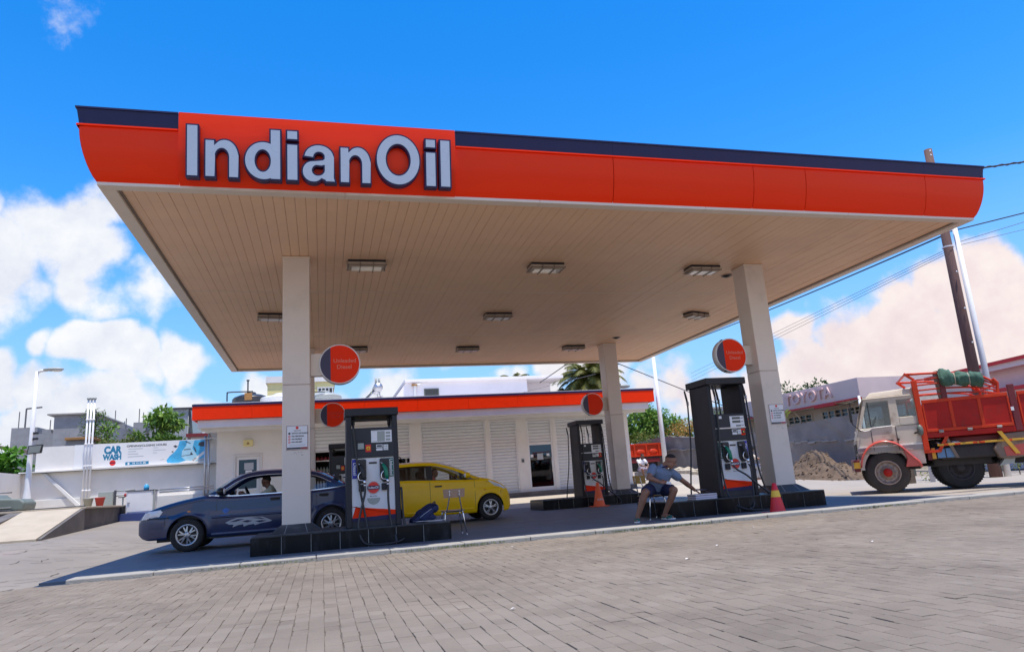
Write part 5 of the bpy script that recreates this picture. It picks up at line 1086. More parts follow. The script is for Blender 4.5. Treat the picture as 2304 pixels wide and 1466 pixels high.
# ============================================================ SIDE STREET ON THE RIGHT
t = thing('grey_retaining_wall', 'stained grey rendered wall along the side street behind the earth heap', 'wall', (22.2, 33, .3))
b = MB(); n = 46; rr = random.Random(9)
ysr = [24.9 + (47 - 24.9) * (i / n) for i in range(n + 1)]
top = [2.72 - .022 * (y - 25) + (.9 * smooth01(33, 45, y)) + rr.uniform(-.03, .03) for y in ysr]
nz_ = 8; vs = []
for i, y in enumerate(ysr):
    for k in range(nz_ + 1): z = -.3 + (top[i] + .3) * k / nz_; vs.append((22.0 + .05 * noise.noise((y * .8, z * 1.4, 2)) + .02 * rr.uniform(-1, 1), y, z))
b.add(vs, [(i * (nz_ + 1) + k, i * (nz_ + 1) + k + 1, (i + 1) * (nz_ + 1) + k + 1, (i + 1) * (nz_ + 1) + k) for i in range(n) for k in range(nz_)])
b.add([(22.0, y, z) for y, z in zip(ysr, top)] + [(22.35, y, z) for y, z in zip(ysr, top)] + [(22.35, y, -.3) for y in ysr], [(i, n + 1 + i, n + 2 + i, i + 1) for i in range(n)] + [(n + 1 + i, 2 * n + 2 + i, 2 * n + 3 + i, n + 2 + i) for i in range(n)])
b.box(22.0, 22.35, 24.85, 24.9, -.3, 2.7); b.build('wall_body', 'grey_wall', t, fix=True)
rr = random.Random(21); b = MB()
for i in range(n):   # broken render ledge part way up
    if rr.random() < .8: y = ysr[i]; z = 1.62 + (y - 25) * .035 + rr.uniform(-.05, .05); b.box(21.93, 22.02, y, y + .47, z, z + rr.uniform(.03, .09))
b.build('render_ledge', 'concrete', t)
t = thing('rough_wall_end', 'rough low wall end with a white pipe post in front of the white lorry cab', 'wall', (22, 24, .2))
MB().box(21.95, 22.4, 23.2, 24.84, -.2, 1.6).build('wall_body', 'concrete', t, bevel=.03); MB().m(0, True).tube([(21.8, 24.4, .1), (21.8, 24.4, 3.4)], .05, 8).build('pipe_post', 'white_metal', t); MB().box(22.42, 23.2, 23.6, 24.8, -.1, 1.9).build('box', 'lcd_dark', t)
# earth heap
t = thing('earth_heap', 'heap of brown soil dumped against the grey wall', 'soil heap', (21.0, 26.3, .2))
def heap(u, v):
    a = u * 2 * pi; r = v; x = 20.9 + 1.25 * r * cos(a); y = 26.2 + 3.0 * r * sin(a)
    q = max(0, 1 - r ** 1.5); pk = .75 * q + .5 * max(0, 1 - ((x - 21.1) ** 2 / .8 + (y - 27.0) ** 2 / 1.6)) * q
    z = terrain(x, y) - .04 + 1.02 * pk + .20 * q * noise.noise((x * 1.7, y * 1.5, 1)) + .10 * noise.noise((x * 4.3, y * 4, 5)) * min(1, q * 4) + .05 * noise.noise((x * 11, y * 11, 9)) * min(1, q * 4)
    return (x, y, z)
b = MB(); b.smooth = True; b.grid(90, 34, heap); b.build('heap', 'soil', t, fix=True)
rr = random.Random(12); b = MB()
for _ in range(420):
    a, r = rr.uniform(0, 6.28), rr.uniform(.1, 1.08) ** .8; x, y, z = heap(a / 6.283, min(r, 1)); x += (r > 1) * .2 * cos(a); s = rr.uniform(.02, .075)
    b.ell((x + rr.uniform(-.05, .05), y + rr.uniform(-.05, .05), z + s * .3), (s, s * rr.uniform(.6, 1), s * rr.uniform(.5, .9)), 5)
tag(b.build('clods', 'soil', t), kind='stuff')
# showroom with its raised lettering
t = thing('car_showroom', 'low building with a pale board lettered TOYOTA above a row of windows', 'building', (27, 32, .3))
X = 25.0
b = MB(); b.box(X + .9, X + 8, 27.9, 40, 0, 3.62)
b.build('wall', 'beige_wall', t)
b = MB()
for (y0, y1) in ((28.85, 31.75), (32.6, 34.6), (35.4, 37.4)):
    fr = MB(); fr.box(X + .82, X + .9, y0, y1, 2.95, 3.02); fr.box(X + .82, X + .9, y0, y1, 3.36, 3.42); k = int((y1 - y0) / .48)
    for i in range(k + 1): yy = y0 + (y1 - y0) * i / k; fr.box(X + .80, X + .9, yy - .025, yy + .025, 2.95, 3.42)
    fr.box(X + .81, X + .89, y0, y1, 3.17, 3.20); fr = fr.build('window', 'beige_wall', t)
    for i in range(k): ya = y0 + (y1 - y0) * i / k; MB().box(X + .86, X + .895, ya + .03, ya + (y1 - y0) / k - .03, 3.02, 3.36).build('pane', 'dark_glass', fr)
    MB().box(X + .7, X + .9, y0 - .1, y1 + .1, 2.86, 2.94).build('sill', 'concrete', t)
MB().box(X + .1, X + 8, 27.9, 40, 3.64, 3.70).build('soffit', 'beige_wall', t)
MB().box(X, X + .12, 27.95, 40, 3.72, 4.66).build('sign_board', 'toyota_board', t, bevel=.01); MB().box(X, X + 7, 27.9, 27.948, 3.70, 4.66).build('sign_board', 'toyota_board', t)
MB().box(X - .05, X + .1, 27.9, 40, 3.64, 3.715).build('red_strip', 'red_trim', t); MB().box(X - .06, X + .3, 29.6, 31.2, 3.55, 3.635).build('red_strip', 'red_trim', t)
MB().box(X + .12, X + 8, 27.95, 40, 4.55, 4.6).build('roof', 'tank_grey', t)
tx = text('raised_lettering', 'TOYOTA', .76, 'toyota_letter', t, facing_left(X - .055, 31.6, 4.20), .012, .05, 1.14, spacing=1.08)
MB().m(0, True).lathe([(.30, .03), (.36, .0), (.36, -.05), (.30, -.06)], (X - .02, 34.35, 4.2), 'x', 24).build('emblem_ring', 'toyota_letter', t, fix=True); MB().m(0, True).lathe([(.10, .03), (.14, .0), (.14, -.05), (.10, -.06)], (X - .02, 34.35, 4.2), 'x', 16).build('emblem_ring', 'toyota_letter', t, fix=True)
for y in (28.3, 33.4): MB().m(0, True).tube([(X + .7, y, 1.8), (X + .7, y, 3.2), (X + .3, y, 3.68)], .045, 8).build('downpipe', 'beige_wall', t)
MB().box(X + .3, X + .9, 27.9, 40, 2.62, 2.70).build('ledge', 'concrete', t)
# second building nearer, with red roof edges
t = thing('red_edged_building', 'pale building with red roof edging behind the lorry body', 'building', (29, 21, .3))
MB().box(26.4, 34, 12.0, 24.6, 0, 3.9).build('wall', 'lavender_wall', t)
b = MB(); b.hexa([(26.0, 10.5, 4.13), (34, 10.5, 4.13), (34, 24.9, 3.80), (26.0, 24.9, 3.80), (26.0, 10.5, 4.46), (34, 10.5, 4.46), (34, 24.9, 4.05), (26.0, 24.9, 4.05)]); b.build('roof', 'lavender_wall', t)
b = MB(); b.hexa([(25.92, 10.5, 4.40), (25.995, 10.5, 4.40), (25.995, 24.95, 3.99), (25.92, 24.95, 3.99), (25.92, 10.5, 4.54), (26.1, 10.5, 4.54), (26.1, 24.95, 4.12), (25.92, 24.95, 4.12)]); b.build('red_edge', 'red_trim', t)
b = MB(); b.box(25.6, 26.39, 12, 22.6, 2.98, 3.12); b.build('canopy_edge', 'red_trim', t); MB().box(25.7, 26.39, 12, 22.5, 2.84, 2.975).build('canopy', 'lavender_wall', t)
b = MB(); b.prism([(24.0, 2.6), (29.0, 2.6), (28.2, 3.45), (26.8, 3.55)], 'x', 25.7, 26.3); b.build('gable_roof', 'tank_grey', t)
t = thing('grey_upper_house', 'small grey flat roofed upper storey seen between the posts of the tall pump', 'house', (26, 42, 2)); MB().box(26.75, 27.5, 44, 44.7, 1, 5.0).build('wall', 'tank_grey', t); MB().box(26.65, 27.6, 43.9, 44.8, 5.0, 5.12).build('roof', 'concrete', t)
# poles and overhead wires
t = thing('utility_pole', 'thick brown wooden utility pole behind the canopy corner and the lorry', 'utility pole', (19.6, 17, 0))
MB().m(0, True).tube([(19.62, 17, -.2), (19.66, 17, 5), (19.74, 17, 10.75)], [.18, .15, .125], 12).build('pole', 'wood_pole', t)
for z in (4.1, 5.2, 6.4, 10.45, 10.6): MB().m(0, True).lathe([(.0, -.02), (.03, -.02), (.03, .02), (0, .03)], (19.60, 16.80, z), 'y', 8).build('bolt', 'steel', t)
MB().m(0, True).lathe([(.168, 7.28), (.172, 7.3), (.168, 7.32)], (19.69, 17, 0), 'z', 14).build('band', 'label_white', t)
t = thing('white_steel_pole', 'slim white steel pole beside the brown wooden utility pole', 'pole', (20.0, 17, 0)); MB().m(0, True).tube([(19.95, 16.9, -.2), (20.02, 16.9, 8.0)], [.10, .075], 12).build('pole', 'white_metal', t); MB().lathe([(.08, 8.0), (.06, 8.06), (0, 8.07)], (20.02, 16.9, 0), 'z', 10).build('cap', 'steel', t)
t = thing('white_light_pole', 'slim white lamp pole beside the right end of the shop', 'pole', (14.4, 28, .3)); MB().m(0, True).tube([(14.38, 28, .1), (14.38, 28, 5.9)], [.115, .075], 10).build('pole', 'white_metal', t)
t = thing('far_lamp_head', 'small street lamp head on a thin arm right of the rear column', 'street lamp', (20, 46, 1)); MB().tube([(18.8, 46, 1.2), (18.8, 46, 6.6), (19.6, 46, 7.0), (20.6, 46, 7.1)], .06, 6).build('arm', 'wire_grey', t); MB().m(0, True).ell((21.0, 46, 7.1), (.55, .22, .16), 10).build('lamp_head', 'tank_grey', t)
def wire(lbl, pts, r, m='wire_black', twist=False, sag=.0, grp='overhead wires'):
    a, c = Vector(pts[0]), Vector(pts[1]); n = 28; P = []
    for i in range(n + 1):
        q = i / n; p = a.lerp(c, q); p.z -= sag * 4 * q * (1 - q); P.append(p)
    t = thing('overhead_wire', lbl, 'wire', a, 0, grp); MB().m(0, True).tube(P, r, 5).build('cable', m, t)
    if twist:
        L_ = (c - a).length; k = int(L_ * 9); P2 = []
        for i in range(k + 1):
            q = i / k; p = a.lerp(c, q); p.z -= sag * 4 * q * (1 - q); P2.append(p + Vector((0, .02 * cos(i * 1.2), .03 * sin(i * 1.2))))
        MB().m(0, True).tube(P2, r * .8, 5).build('cable', m, t)
wire('thick twisted cable running right from the top of the wooden pole', ((19.74, 17, 9.84), (32, 17, 11.95)), .030, twist=True)
wire('black cable running right from the wooden pole at canopy height', ((19.70, 17, 7.80), (32, 17, 10.6)), .022)
wire('black cable running from the wooden pole down the side street under the canopy edge', ((19.66, 17, 7.72), (25.6, 45, 9.96)), .028, sag=.12)
for k in range(3): wire(('upper', 'middle', 'lower')[k] + ' one of three thin grey lines down the side street from the wooden pole', ((19.6, 17, 7.22 - .07 * k), (25.95, 45, 7.72 - .26 * k)), .009, 'wire_grey')
wire('upper of two thin grey lines running right from the white pole', ((19.95, 16.9, 7.42), (32, 16.9, 10.6)), .010, 'wire_grey'); wire('lower of two thin grey lines running right from the white pole', ((19.95, 16.9, 7.32), (32, 16.9, 9.9)), .008, 'wire_grey')
wire('black cable sloping down behind the white lamp pole right of the shop', ((12.0, 30, 6.64), (25, 36, 3.4)), .022); wire('short black cable rising behind the palm crowns over the shop roof', ((9.6, 30, 5.2), (12.0, 30, 6.64)), .022); wire('thin grey line sloping across the white building behind the shop', ((7.0, 30, 4.42), (13.6, 33.0, 6.0)), .010, 'wire_grey')
# orange tipper lorry parked at the far end of the side street
t = thing('tipper_lorry', 'small bright orange tipper lorry body beyond the right end of the shop', 'lorry', (19.5, 43, 1.0)); gz0 = 1.02
MB().box(15.8, 21.35, 42.0, 44.0, gz0 + .80, gz0 + .90).build('chassis', 'truck_dark', t); b = MB(); b.prism([(16.0, gz0 + .92), (21.35, gz0 + .92), (21.5, gz0 + 1.72), (16.0, gz0 + 1.72)], 'y', 42.0, 44.0); body = b.build('tipper_body', 'truck_orange', t)
for xx in (16.2, 17.3, 18.4, 19.45, 20.3, 21.2): MB().box(xx - .05, xx + .05, 41.92, 42.0, gz0 + .9, gz0 + 1.72).build('rib', 'truck_orange', body)
for z in (.92, 1.66): MB().box(16, 21.45, 41.93, 42.0, gz0 + z, gz0 + z + .09).build('rail', 'truck_orange', body)
for xx in (18.9, 19.9, 20.8): MB().m(0, True).ell((xx, 42.0, gz0 + 1.2), (.30, .06, .2), 10).build('panel_emblem', 'truck_orange', body)
MB().box(14.2, 15.9, 42.0, 44.0, gz0 + .6, gz0 + 2.3).build('cab', 'truck_orange', t, bevel=.08); MB().box(16.5, 21.2, 41.98, 42.4, gz0 + .55, gz0 + .80).build('side_guard', 'maroon', t)
for xx in (15.0, 19.6, 20.6):
    for yy in (42.05, 43.6): MB().m(0, True).lathe([(0, 0), (.44, 0), (.48, .06), (.48, .26), (.44, .32), (0, .32)], (xx, yy, gz0 + .46), 'y', 20).build('wheel', 'tyre', t)
t = thing('sand_heap', 'pale sand heap behind the orange tipper lorry', 'sand heap', (19, 46, 1.2)); MB().m(0, True).ell((19.3, 46, 1.4), (2.4, 1.5, 1.6), 18).build('heap', 'ramp_concrete', t)
# low pale kerb blocks and clutter along the street
for (x, y, l, lbl) in ((19.0, 36.5, 5.0, 'long pale concrete kerb along the foot of the grey wall'),):
    t = thing('street_kerb', lbl, 'kerb', (x, y, terrain(x, y))); 
    for k in range(10): yy = 24.5 + k * 2.2; MB().box(21.2, 21.45, yy + .01, yy + 2.19, terrain(21.3, yy) - .2, terrain(21.3, yy) + .13).build('kerb_stone', 'kerb_concrete', t, bevel=.015)
t = thing('stone_rubble', 'pale heap of stones and sand at the foot of the grey wall', 'rubble', (20, 37, .8)); b = MB(); rr = random.Random(31)
for _ in range(70):
    x, y = rr.uniform(19.6, 21.6), rr.uniform(33, 42); s = rr.uniform(.08, .32); b.ell((x, y, terrain(x, y) + s * .25), (s * 1.3, s, s * .7), 6)
tag(b.build('stones', 'ramp_concrete', t), kind='stuff')
t = thing('white_bollard', 'short white post standing under the lorry body at the right edge', 'bollard', (17.8, 17.4, 0)); b = MB(); b.hexa([(17.65, 17.3, -.1), (17.9, 17.3, -.1), (17.9, 17.5, -.1), (17.65, 17.5, -.1), (17.67, 17.3, .72), (17.86, 17.3, .72), (17.86, 17.5, .72), (17.67, 17.5, .72)]); b.build('post', 'greyer_plaster', t, bevel=.01)
t = thing('dark_gate_post', 'dark brown post beside the white post under the lorry body', 'post', (17.0, 17.6, 0)); MB().box(16.85, 17.15, 17.5, 17.75, -.1, .85).build('post', 'bark', t, bevel=.02)
# ============================================================ CARS
def wheel(parent, cx, cy, r, w, side, style, rim_r):
    """axis along local y; side = sign of the outer face"""
    z = r
    t = MB(); t.smooth = True; s = side
    pr = [(rim_r, -.5 * w * s), (rim_r + .015, -.5 * w * s), (r - .035, -.5 * w * s), (r - .008, -.38 * w * s), (r, -.2 * w * s), (r, .2 * w * s), (r - .008, .38 * w * s), (r - .035, .5 * w * s), (rim_r + .02, .47 * w * s), (rim_r, .42 * w * s)]
    t.lathe(pr, (cx, cy, z), 'y', 40)
    for k in (-.1, .1): t.lathe([(r + .0015, (k - .012) * w), (r + .0015, (k + .012) * w)], (cx, cy, z), 'y', 40)
    wh = t.build('wheel', 'tyre', parent, local=True, fix=True)
    L = lambda b, nm, m, **k: b.build(nm, m, wh, local=True, **k)
    b = MB(); b.smooth = True; b.lathe([(rim_r + .012, .46 * w * s), (rim_r + .004, .49 * w * s), (rim_r - .02, .45 * w * s), (rim_r - .03, .30 * w * s), (rim_r - .03, -.3 * w * s), (0, -.3 * w * s)], (cx, cy, z), 'y', 40); L(b, 'rim', 'alloy', fix=True)
    b = MB(); b.lathe([(rim_r - .031, .0 * w * s), (0, .02 * w * s)], (cx, cy, z), 'y', 28); L(b, 'brake', 'car_black')
    b = MB(); b.smooth = False; yo = cy + .43 * w * s
    for k in range(style):
        a = 2 * pi * k / style + .3
        for (off, wd) in ((-.13, .014), (.13, .014)) if style == 6 else ((-.10, .012), (.10, .012)):
            p0 = (cx + .05 * cos(a), yo, z + .05 * sin(a)); p1 = (cx + rim_r * .97 * cos(a + off * 1.7), yo - .012 * s, z + rim_r * .97 * sin(a + off * 1.7))
            d = Vector(p1) - Vector(p0); n = Vector((-d.z, 0, d.x)).normalized() * wd
            q = [Vector(p0) + n, Vector(p1) + n * .8, Vector(p1) - n * .8, Vector(p0) - n]; bk = Vector((0, -.03 * s, 0))
            b.hexa([q[0] + bk, q[1] + bk, q[2] + bk, q[3] + bk, q[0], q[1], q[2], q[3]])
    L(b, 'spokes', 'alloy', fix=True)
    b = MB(); b.smooth = True; b.lathe([(.062, .30 * w * s), (.062, .43 * w * s), (.045, .46 * w * s), (0, .465 * w * s)], (cx, cy, z), 'y', 20); L(b, 'hub', 'alloy', fix=True)
    b = MB()
    for k in range(5):
        a = 2 * pi * k / 5; b.lathe([(.009, .46 * w * s), (.009, .47 * w * s), (0, .472 * w * s)], (cx + .045 * cos(a), cy, z + .045 * sin(a)), 'y', 8)
    tag(L(b, 'nuts', 'car_black'), kind='stuff')
    return wh
def car(t, S):
    """S: dimensions; local x forward, y left, z up"""
    wb = S['wb'] / 2; hw = S['w'] / 2; X0, X1 = S['rear'], S['front']; Ra = S['arch']; rw = S['r']; paint = S['paint']
    L = lambda b, nm, m, p=t, **k: b.build(nm, m, p, local=True, **k)
    topf = lambda x: cinterp(S['top'], x); botf = lambda x: cinterp(S['bot'], x); rooff = lambda x: cinterp(S['roof'], x); plan = lambda x: cinterp(S['plan'], x)
    cab0, cab1 = S['roof'][0][0], S['roof'][-1][0]
    xs = set([X0, X1, cab0, cab1]); x = X0
    while x < X1: xs.add(round(x, 3)); x += .025
    for c in (-wb, wb):
        for k in range(33): xs.add(round(c + (Ra + .0005) * cos(pi * k / 32), 4))
    xs = sorted(q for q in xs if X0 <= q <= X1)
    def bot(x):
        z = botf(x)
        for c in (-wb, wb):
            if abs(x - c) < Ra: z = max(z, rw + sqrt(Ra * Ra - (x - c) ** 2) * 1.0)
        return z
    def wid(x, z):   # half width of the body side
        tp = topf(x); q = (z - .52) / .5
        v = hw * plan(x) * (1 - .045 * q * q if z > .52 else 1 - .08 * q * q)
        if z > S['crease']: v -= .016 * smooth01(S['crease'], S['crease'] + .03, z)
        for c in (-wb, wb):   # flared arches
            r = sqrt((x - c) ** 2 + (z - rw) ** 2); v += .014 * smooth01(Ra + .09, Ra + .01, r)
        return v
    K = 12; nc = 7
    def section(x, cabin):
        b0, t0 = bot(x), topf(x); e = max(.02, min(.055, (t0 - b0) * .3)); P = []
        P.append((wid(x, b0) - .02, b0))
        for k in range(K + 1):
            z = b0 + (t0 - e - b0) * k / K; P.append((wid(x, z), z))
        y = P[-1][0]
        P.append((y - .012, t0 - e * .35)); P.append((y - .045, t0))
        yi = P[-1][0]
        for k in range(1, nc + 1): q = k / nc; P.append((yi * (1 - q), t0 + S['crown'] * (1 - (1 - q) ** 2) * plan(x)))
        return P
    SEC = [section(x, False) for x in xs]; m = len(SEC[0])
    b = MB(); b.smooth = True
    for s in (1, -1):
        vs = [(x, s * p[0], p[1]) for x, P in zip(xs, SEC) for p in P]; fs = []
        for i in range(len(xs) - 1):
            mid = (xs[i] + xs[i + 1]) / 2
            for k in range(m - 1):
                if cab0 + .02 < mid < cab1 - .02 and k >= K + 3: continue   # opening for the cabin
                q = (i * m + k, (i + 1) * m + k, (i + 1) * m + k + 1, i * m + k + 1); fs.append(q if s < 0 else q[::-1])
        b.add(vs, fs)
        for e, i in ((0, 0), (1, len(xs) - 1)):   # close nose and tail with the half section
            P = SEC[i]; vs = [(xs[i], s * p[0], p[1]) for p in P] + [(xs[i], 0, p[1]) for p in P]
            b.add(vs, [(k, k + 1, m + k + 1, m + k) if (s > 0) == (e == 1) else (m + k, m + k + 1, k + 1, k) for k in range(m - 1)])
    body = L(b, 'body', paint, weld=True)
    # dark underside, wheel wells and cabin tub
    b = MB(); zf = S['floor']
    b.box(X0 + .25, X1 - .3, -hw * .62, hw * .62, .19, .5); b.box(-wb + Ra + .02, wb - Ra - .02, -hw * .9, hw * .9, .2, .34); b.box(X0 + .3, X1 - .35, -hw * .8, hw * .8, rw + Ra * .75, rw + Ra + .02)
    L(b, 'underbody', 'car_black')
    b = MB(); b.box(cab0 + .25, cab1 - .25, -hw * .88, hw * .88, .34, .40); b.box(cab0 + .1, cab0 + .5, -hw * .85, hw * .85, .40, topf(cab0) - .01); b.box(cab1 - .62, cab1 - .06, -hw * .86, hw * .86, .5, topf(cab1) - .015)
    for s in (1, -1): b.box(cab0 + .3, cab1 - .4, s * hw * .84, s * hw * .90, .36, S['belt'](0) - .03)
    L(b, 'cabin_trim', 'seat_dark')
    # greenhouse
    tum = S['tumble']; belt = S['belt']
    def yg(x, z):
        zb = topf(x); return max(.2, (wid(min(max(x, cab0), cab1), zb - .06) - .05) - tum * max(0, z - zb) - .10 * max(0, z - zb) ** 2)
    def rail(x): return rooff(x) - S['rcrown'] * smooth01(0, .16, rooff(x) - topf(x))
    gx0, gx1 = S['rscr'], S['wscr']     # where roof panel meets rear screen / windscreen
    xr = [cab0 + (cab1 - cab0) * i / 90 for i in range(91)]
    b = MB(); b.smooth = True
    xm = [q for q in xr if gx0 - .03 <= q <= gx1 + .03]; NC = 12; vs = []
    for x in xm:
        zr, ze = rooff(x), rail(x); ye = yg(x, ze)
        for k in range(NC + 1):
            q = -1 + 2 * k / NC; vs.append((x, ye * q, ze + (zr - ze) * (1 - abs(q) ** 2.4)))
    b.add(vs, [(i * (NC + 1) + k, (i + 1) * (NC + 1) + k, (i + 1) * (NC + 1) + k + 1, i * (NC + 1) + k + 1) for i in range(len(xm) - 1) for k in range(NC)])
    L(b, 'roof', paint)
    b = MB(); b.smooth = True
    for k in range(2): pass
    vs = []
    for x in xm:
        zr, ze = rooff(x) - .03, rail(x) - .02; ye = yg(x, ze) - .03
        for k in range(NC + 1): q = -1 + 2 * k / NC; vs.append((x, ye * q, ze + (zr - ze) * (1 - abs(q) ** 2.4)))
    b.add(vs, [(i * (NC + 1) + k, i * (NC + 1) + k + 1, (i + 1) * (NC + 1) + k + 1, (i + 1) * (NC + 1) + k) for i in range(len(xm) - 1) for k in range(NC)]); L(b, 'headlining', 'seat_dark')
    # side frame: rail strip plus solid pillars
    def strip(b, s, xa, xb, lo, hi, n=24, th=.03):
        vs = []
        for i in range(n + 1):
            x = xa + (xb - xa) * i / n
            for (z, d) in ((lo(x), 0), (hi(x), 0), (hi(x), th), (lo(x), th)): vs.append((x, s * (yg(x, z) - d), z))
        fs = []
        for i in range(n):
            for k in range(4):
                q = (i * 4 + k, i * 4 + (k + 1) % 4, (i + 1) * 4 + (k + 1) % 4, (i + 1) * 4 + k); fs.append(q)
        fs += [(0, 1, 2, 3), (n * 4 + 3, n * 4 + 2, n * 4 + 1, n * 4)]; b.add(vs, fs)
    rw_ = S['railw']
    for s in (1, -1):
        b = MB(); b.smooth = False
        strip(b, s, cab0 + .01, cab1 - .01, lambda x: max(topf(x) - .01, rail(x) - rw_), lambda x: max(rail(x), topf(x) - .005), 80)
        for (xa, xb, m_) in S['pillars']:
            if m_ == paint: strip(b, s, xa, xb, lambda x: topf(x) - .01, lambda x: rail(x) - .01, 6)
        L(b, 'side_frame', paint, fix=True)
        for (xa, xb, m_) in S['pillars']:
            if m_ != paint: b = MB(); strip(b, s, xa, xb, lambda x: topf(x) - .01, lambda x: rail(x) - rw_ + .01, 6, .035); L(b, 'pillar', m_, fix=True)
        for (xa, xb, gm) in S['glass']:
            if gm is None: continue
            if gm == 'skip_near': 
                if s == S['near']: continue
                gm = 'car_glass'
            n = 20; vs = []
            for i in range(n + 1):
                x = xa + (xb - xa) * i / n; z0 = topf(x) - .01; z1 = max(z0 + .002, rail(x) - rw_ + .01); vs += [(x, s * (yg(x, z0) - .014), z0), (x, s * (yg(x, (z0 + z1) / 2) - .014), (z0 + z1) / 2), (x, s * (yg(x, z1) - .014), z1)]
            b = MB(); b.smooth = True; b.add(vs, [(i * 3 + k, (i + 1) * 3 + k, (i + 1) * 3 + k + 1, i * 3 + k + 1) for i in range(n) for k in range(2)]); L(b, 'side_window', gm)
        # waist moulding and window surround
        b = MB(); strip(b, s, cab0 + .05, cab1 - .10, lambda x: topf(x) - .012, lambda x: topf(x) + .012, 60, .012); ob = L(b, 'waist_strip', S['waist'], fix=True); ob.location = (0, s * .012, 0)
        if S.get('trim'):
            pts = []
            for i in range(61):
                x = S['trim'][0] + (S['trim'][1] - S['trim'][0]) * i / 60; z = max(topf(x) + .002, rail(x) - rw_); pts.append((x, s * (yg(x, z) + .006), z))
            L(MB().m(0, True).tube(pts, .008, 6), 'window_trim', 'chrome')
            pts = []
            for i in range(61):
                x = S['trim'][0] - .04 + (S['trim'][1] + .04 - S['trim'][0]) * i / 60; z = max(topf(x) + .002, rail(x) + .006); pts.append((x, s * (yg(x, z) + .006), z))
            L(MB().m(0, True).tube(pts, .006, 6), 'roof_trim', 'steel')
    for (xa, xb, nm) in ((gx1, cab1, 'windscreen'), (cab0, gx0, 'rear_window')):
        n = 14; vs = []
        for i in range(n + 1):
            x = xa + (xb - xa) * i / n; ze = rail(x) - .005; ye = max(.3, yg(x, ze) - .03)
            for k in range(NC + 1): q = -1 + 2 * k / NC; vs.append((x + (.10 if nm == 'windscreen' else -.08) * (1 - q * q) * (1 if 0 < i else .3), ye * q, ze + (rooff(x) - ze) * (1 - abs(q) ** 2.4) - .004))
        b = MB(); b.smooth = True; b.add(vs, [(i * (NC + 1) + k, (i + 1) * (NC + 1) + k, (i + 1) * (NC + 1) + k + 1, i * (NC + 1) + k + 1) for i in range(n) for k in range(NC)]); L(b, nm, 'car_glass')
    # wheels
    for c in (-wb, wb):
        for s in (1, -1): wheel(t, c, s * (hw - .105), rw, .195, s, S['spokes'], S['rim'])
        for s in (1, -1):   # arch lip
            pts = [(c + (Ra + .0) * cos(a), s * (wid(c + Ra * cos(a), rw + Ra * sin(a)) - .001), rw + Ra * sin(a)) for a in [radians(q) for q in range(-8, 189, 7)]]; pts = [p for p in pts if p[2] > botf(p[0]) - .01]
            L(MB().m(0, True).tube(pts, .010, 6), 'arch_lip', paint)
    # seams, handles, mouldings: slim dark strips standing on the skin
    for s in (1, -1):
        for (xa, z0, z1) in S['seams']:
            n = 10; vs = []
            for i in range(n + 1):
                z = z0 + (z1 - z0) * i / n; y = wid(xa, z) + .0015; vs += [(xa - .004, s * y, z), (xa + .004, s * y, z)]
            b = MB(); b.add(vs, [(2 * i, 2 * i + 1, 2 * i + 3, 2 * i + 2) for i in range(n)]); L(b, 'door_seam', 'car_black')
        for (xa, z, m_) in S['handles']:
            y = wid(xa, z); b = MB(); b.box(xa - .09, xa + .09, s * (y - .01), s * (y + .003), z - .035, z + .03); L(b, 'handle_recess', 'car_black', bevel=.012); b = MB(); b.box(xa - .095, xa + .085, s * (y + .004), s * (y + .028), z + .004, z + .03); L(b, 'door_handle', m_, bevel=.008)
        for (xa, xb, z, hh, dd, m_) in S['mould']:
            n = 40; vs = []
            for i in range(n + 1):
                x = xa + (xb - xa) * i / n; y = wid(x, z)
                for (dz, d) in ((-hh, -.004), (-hh * .6, dd), (hh * .6, dd), (hh, -.004)): vs.append((x, s * (y + d), z + dz))
            b = MB(); b.smooth = True; b.add(vs, [(i * 4 + k, (i + 1) * 4 + k, (i + 1) * 4 + k + 1, i * 4 + k + 1) for i in range(n) for k in range(3)]); L(b, 'side_moulding', m_)
    for s in (1, -1):   # shut lines of the bonnet and bumper
        x0, x1 = S['bonnet']; L(MB().m(0, True).tube([(x, s * (wid(x, topf(x) - .075) + .0005), topf(x) - .075) for x in [x0 + (x1 - x0) * i / 16 for i in range(17)]], .0045, 5), 'bonnet_seam', 'car_black')
        xb, zt = S['bseam']; L(MB().m(0, True).tube([(xb - .02 * i / 8, s * (wid(xb, zt - (zt - .32) * i / 8) + .0005), zt - (zt - .32) * i / 8) for i in range(9)], .0045, 5), 'bumper_seam', 'car_black')
        L(MB().m(0, True).ell((xb - .42, s * (wid(xb - .42, .72)), .72), (.035, .008, .014), 10), 'side_repeater', 'lamp_amber')
    for s in (1, -1):
      mx, mz = S['mirror']; y = wid(mx, topf(mx) - .06) - .03
      b = MB(); b.smooth = True; b.ell((mx, s * (y + .13), mz), (.085, .10, .07), 14); mo = L(b, 'door_mirror', S['mirror_mat']); L(MB().m(0, True).tube([(mx + .02, s * (y - .02), mz - .04), (mx + .01, s * (y + .08), mz - .02)], .025, 8), 'mirror_arm', 'car_black', p=mo)
      L(MB().m(0, True).ell((mx - .055, s * (y + .13), mz), (.035, .08, .055), 12), 'mirror_glass', 'lamp_glass', p=mo)
    # seats and wheel
    for (sx, sy) in S['seats']:
        b = MB(); b.box(sx - .22, sx + .26, sy - .23, sy + .23, .40, .60); st = L(b, 'seat', 'seat_dark', bevel=.05)
        b = MB(); P = [(sx - .16, .56), (sx - .30, 1.10), (sx - .40, 1.10), (sx - .30, .56)]; b.prism(P, 'y', sy - .22, sy + .22); L(b, 'seat_back', 'seat_dark', p=st, bevel=.04)
        b = MB(); b.box(sx - .42, sx - .33, sy - .13, sy + .13, 1.11, 1.27); L(b, 'head_rest', 'seat_dark', p=st, bevel=.035)
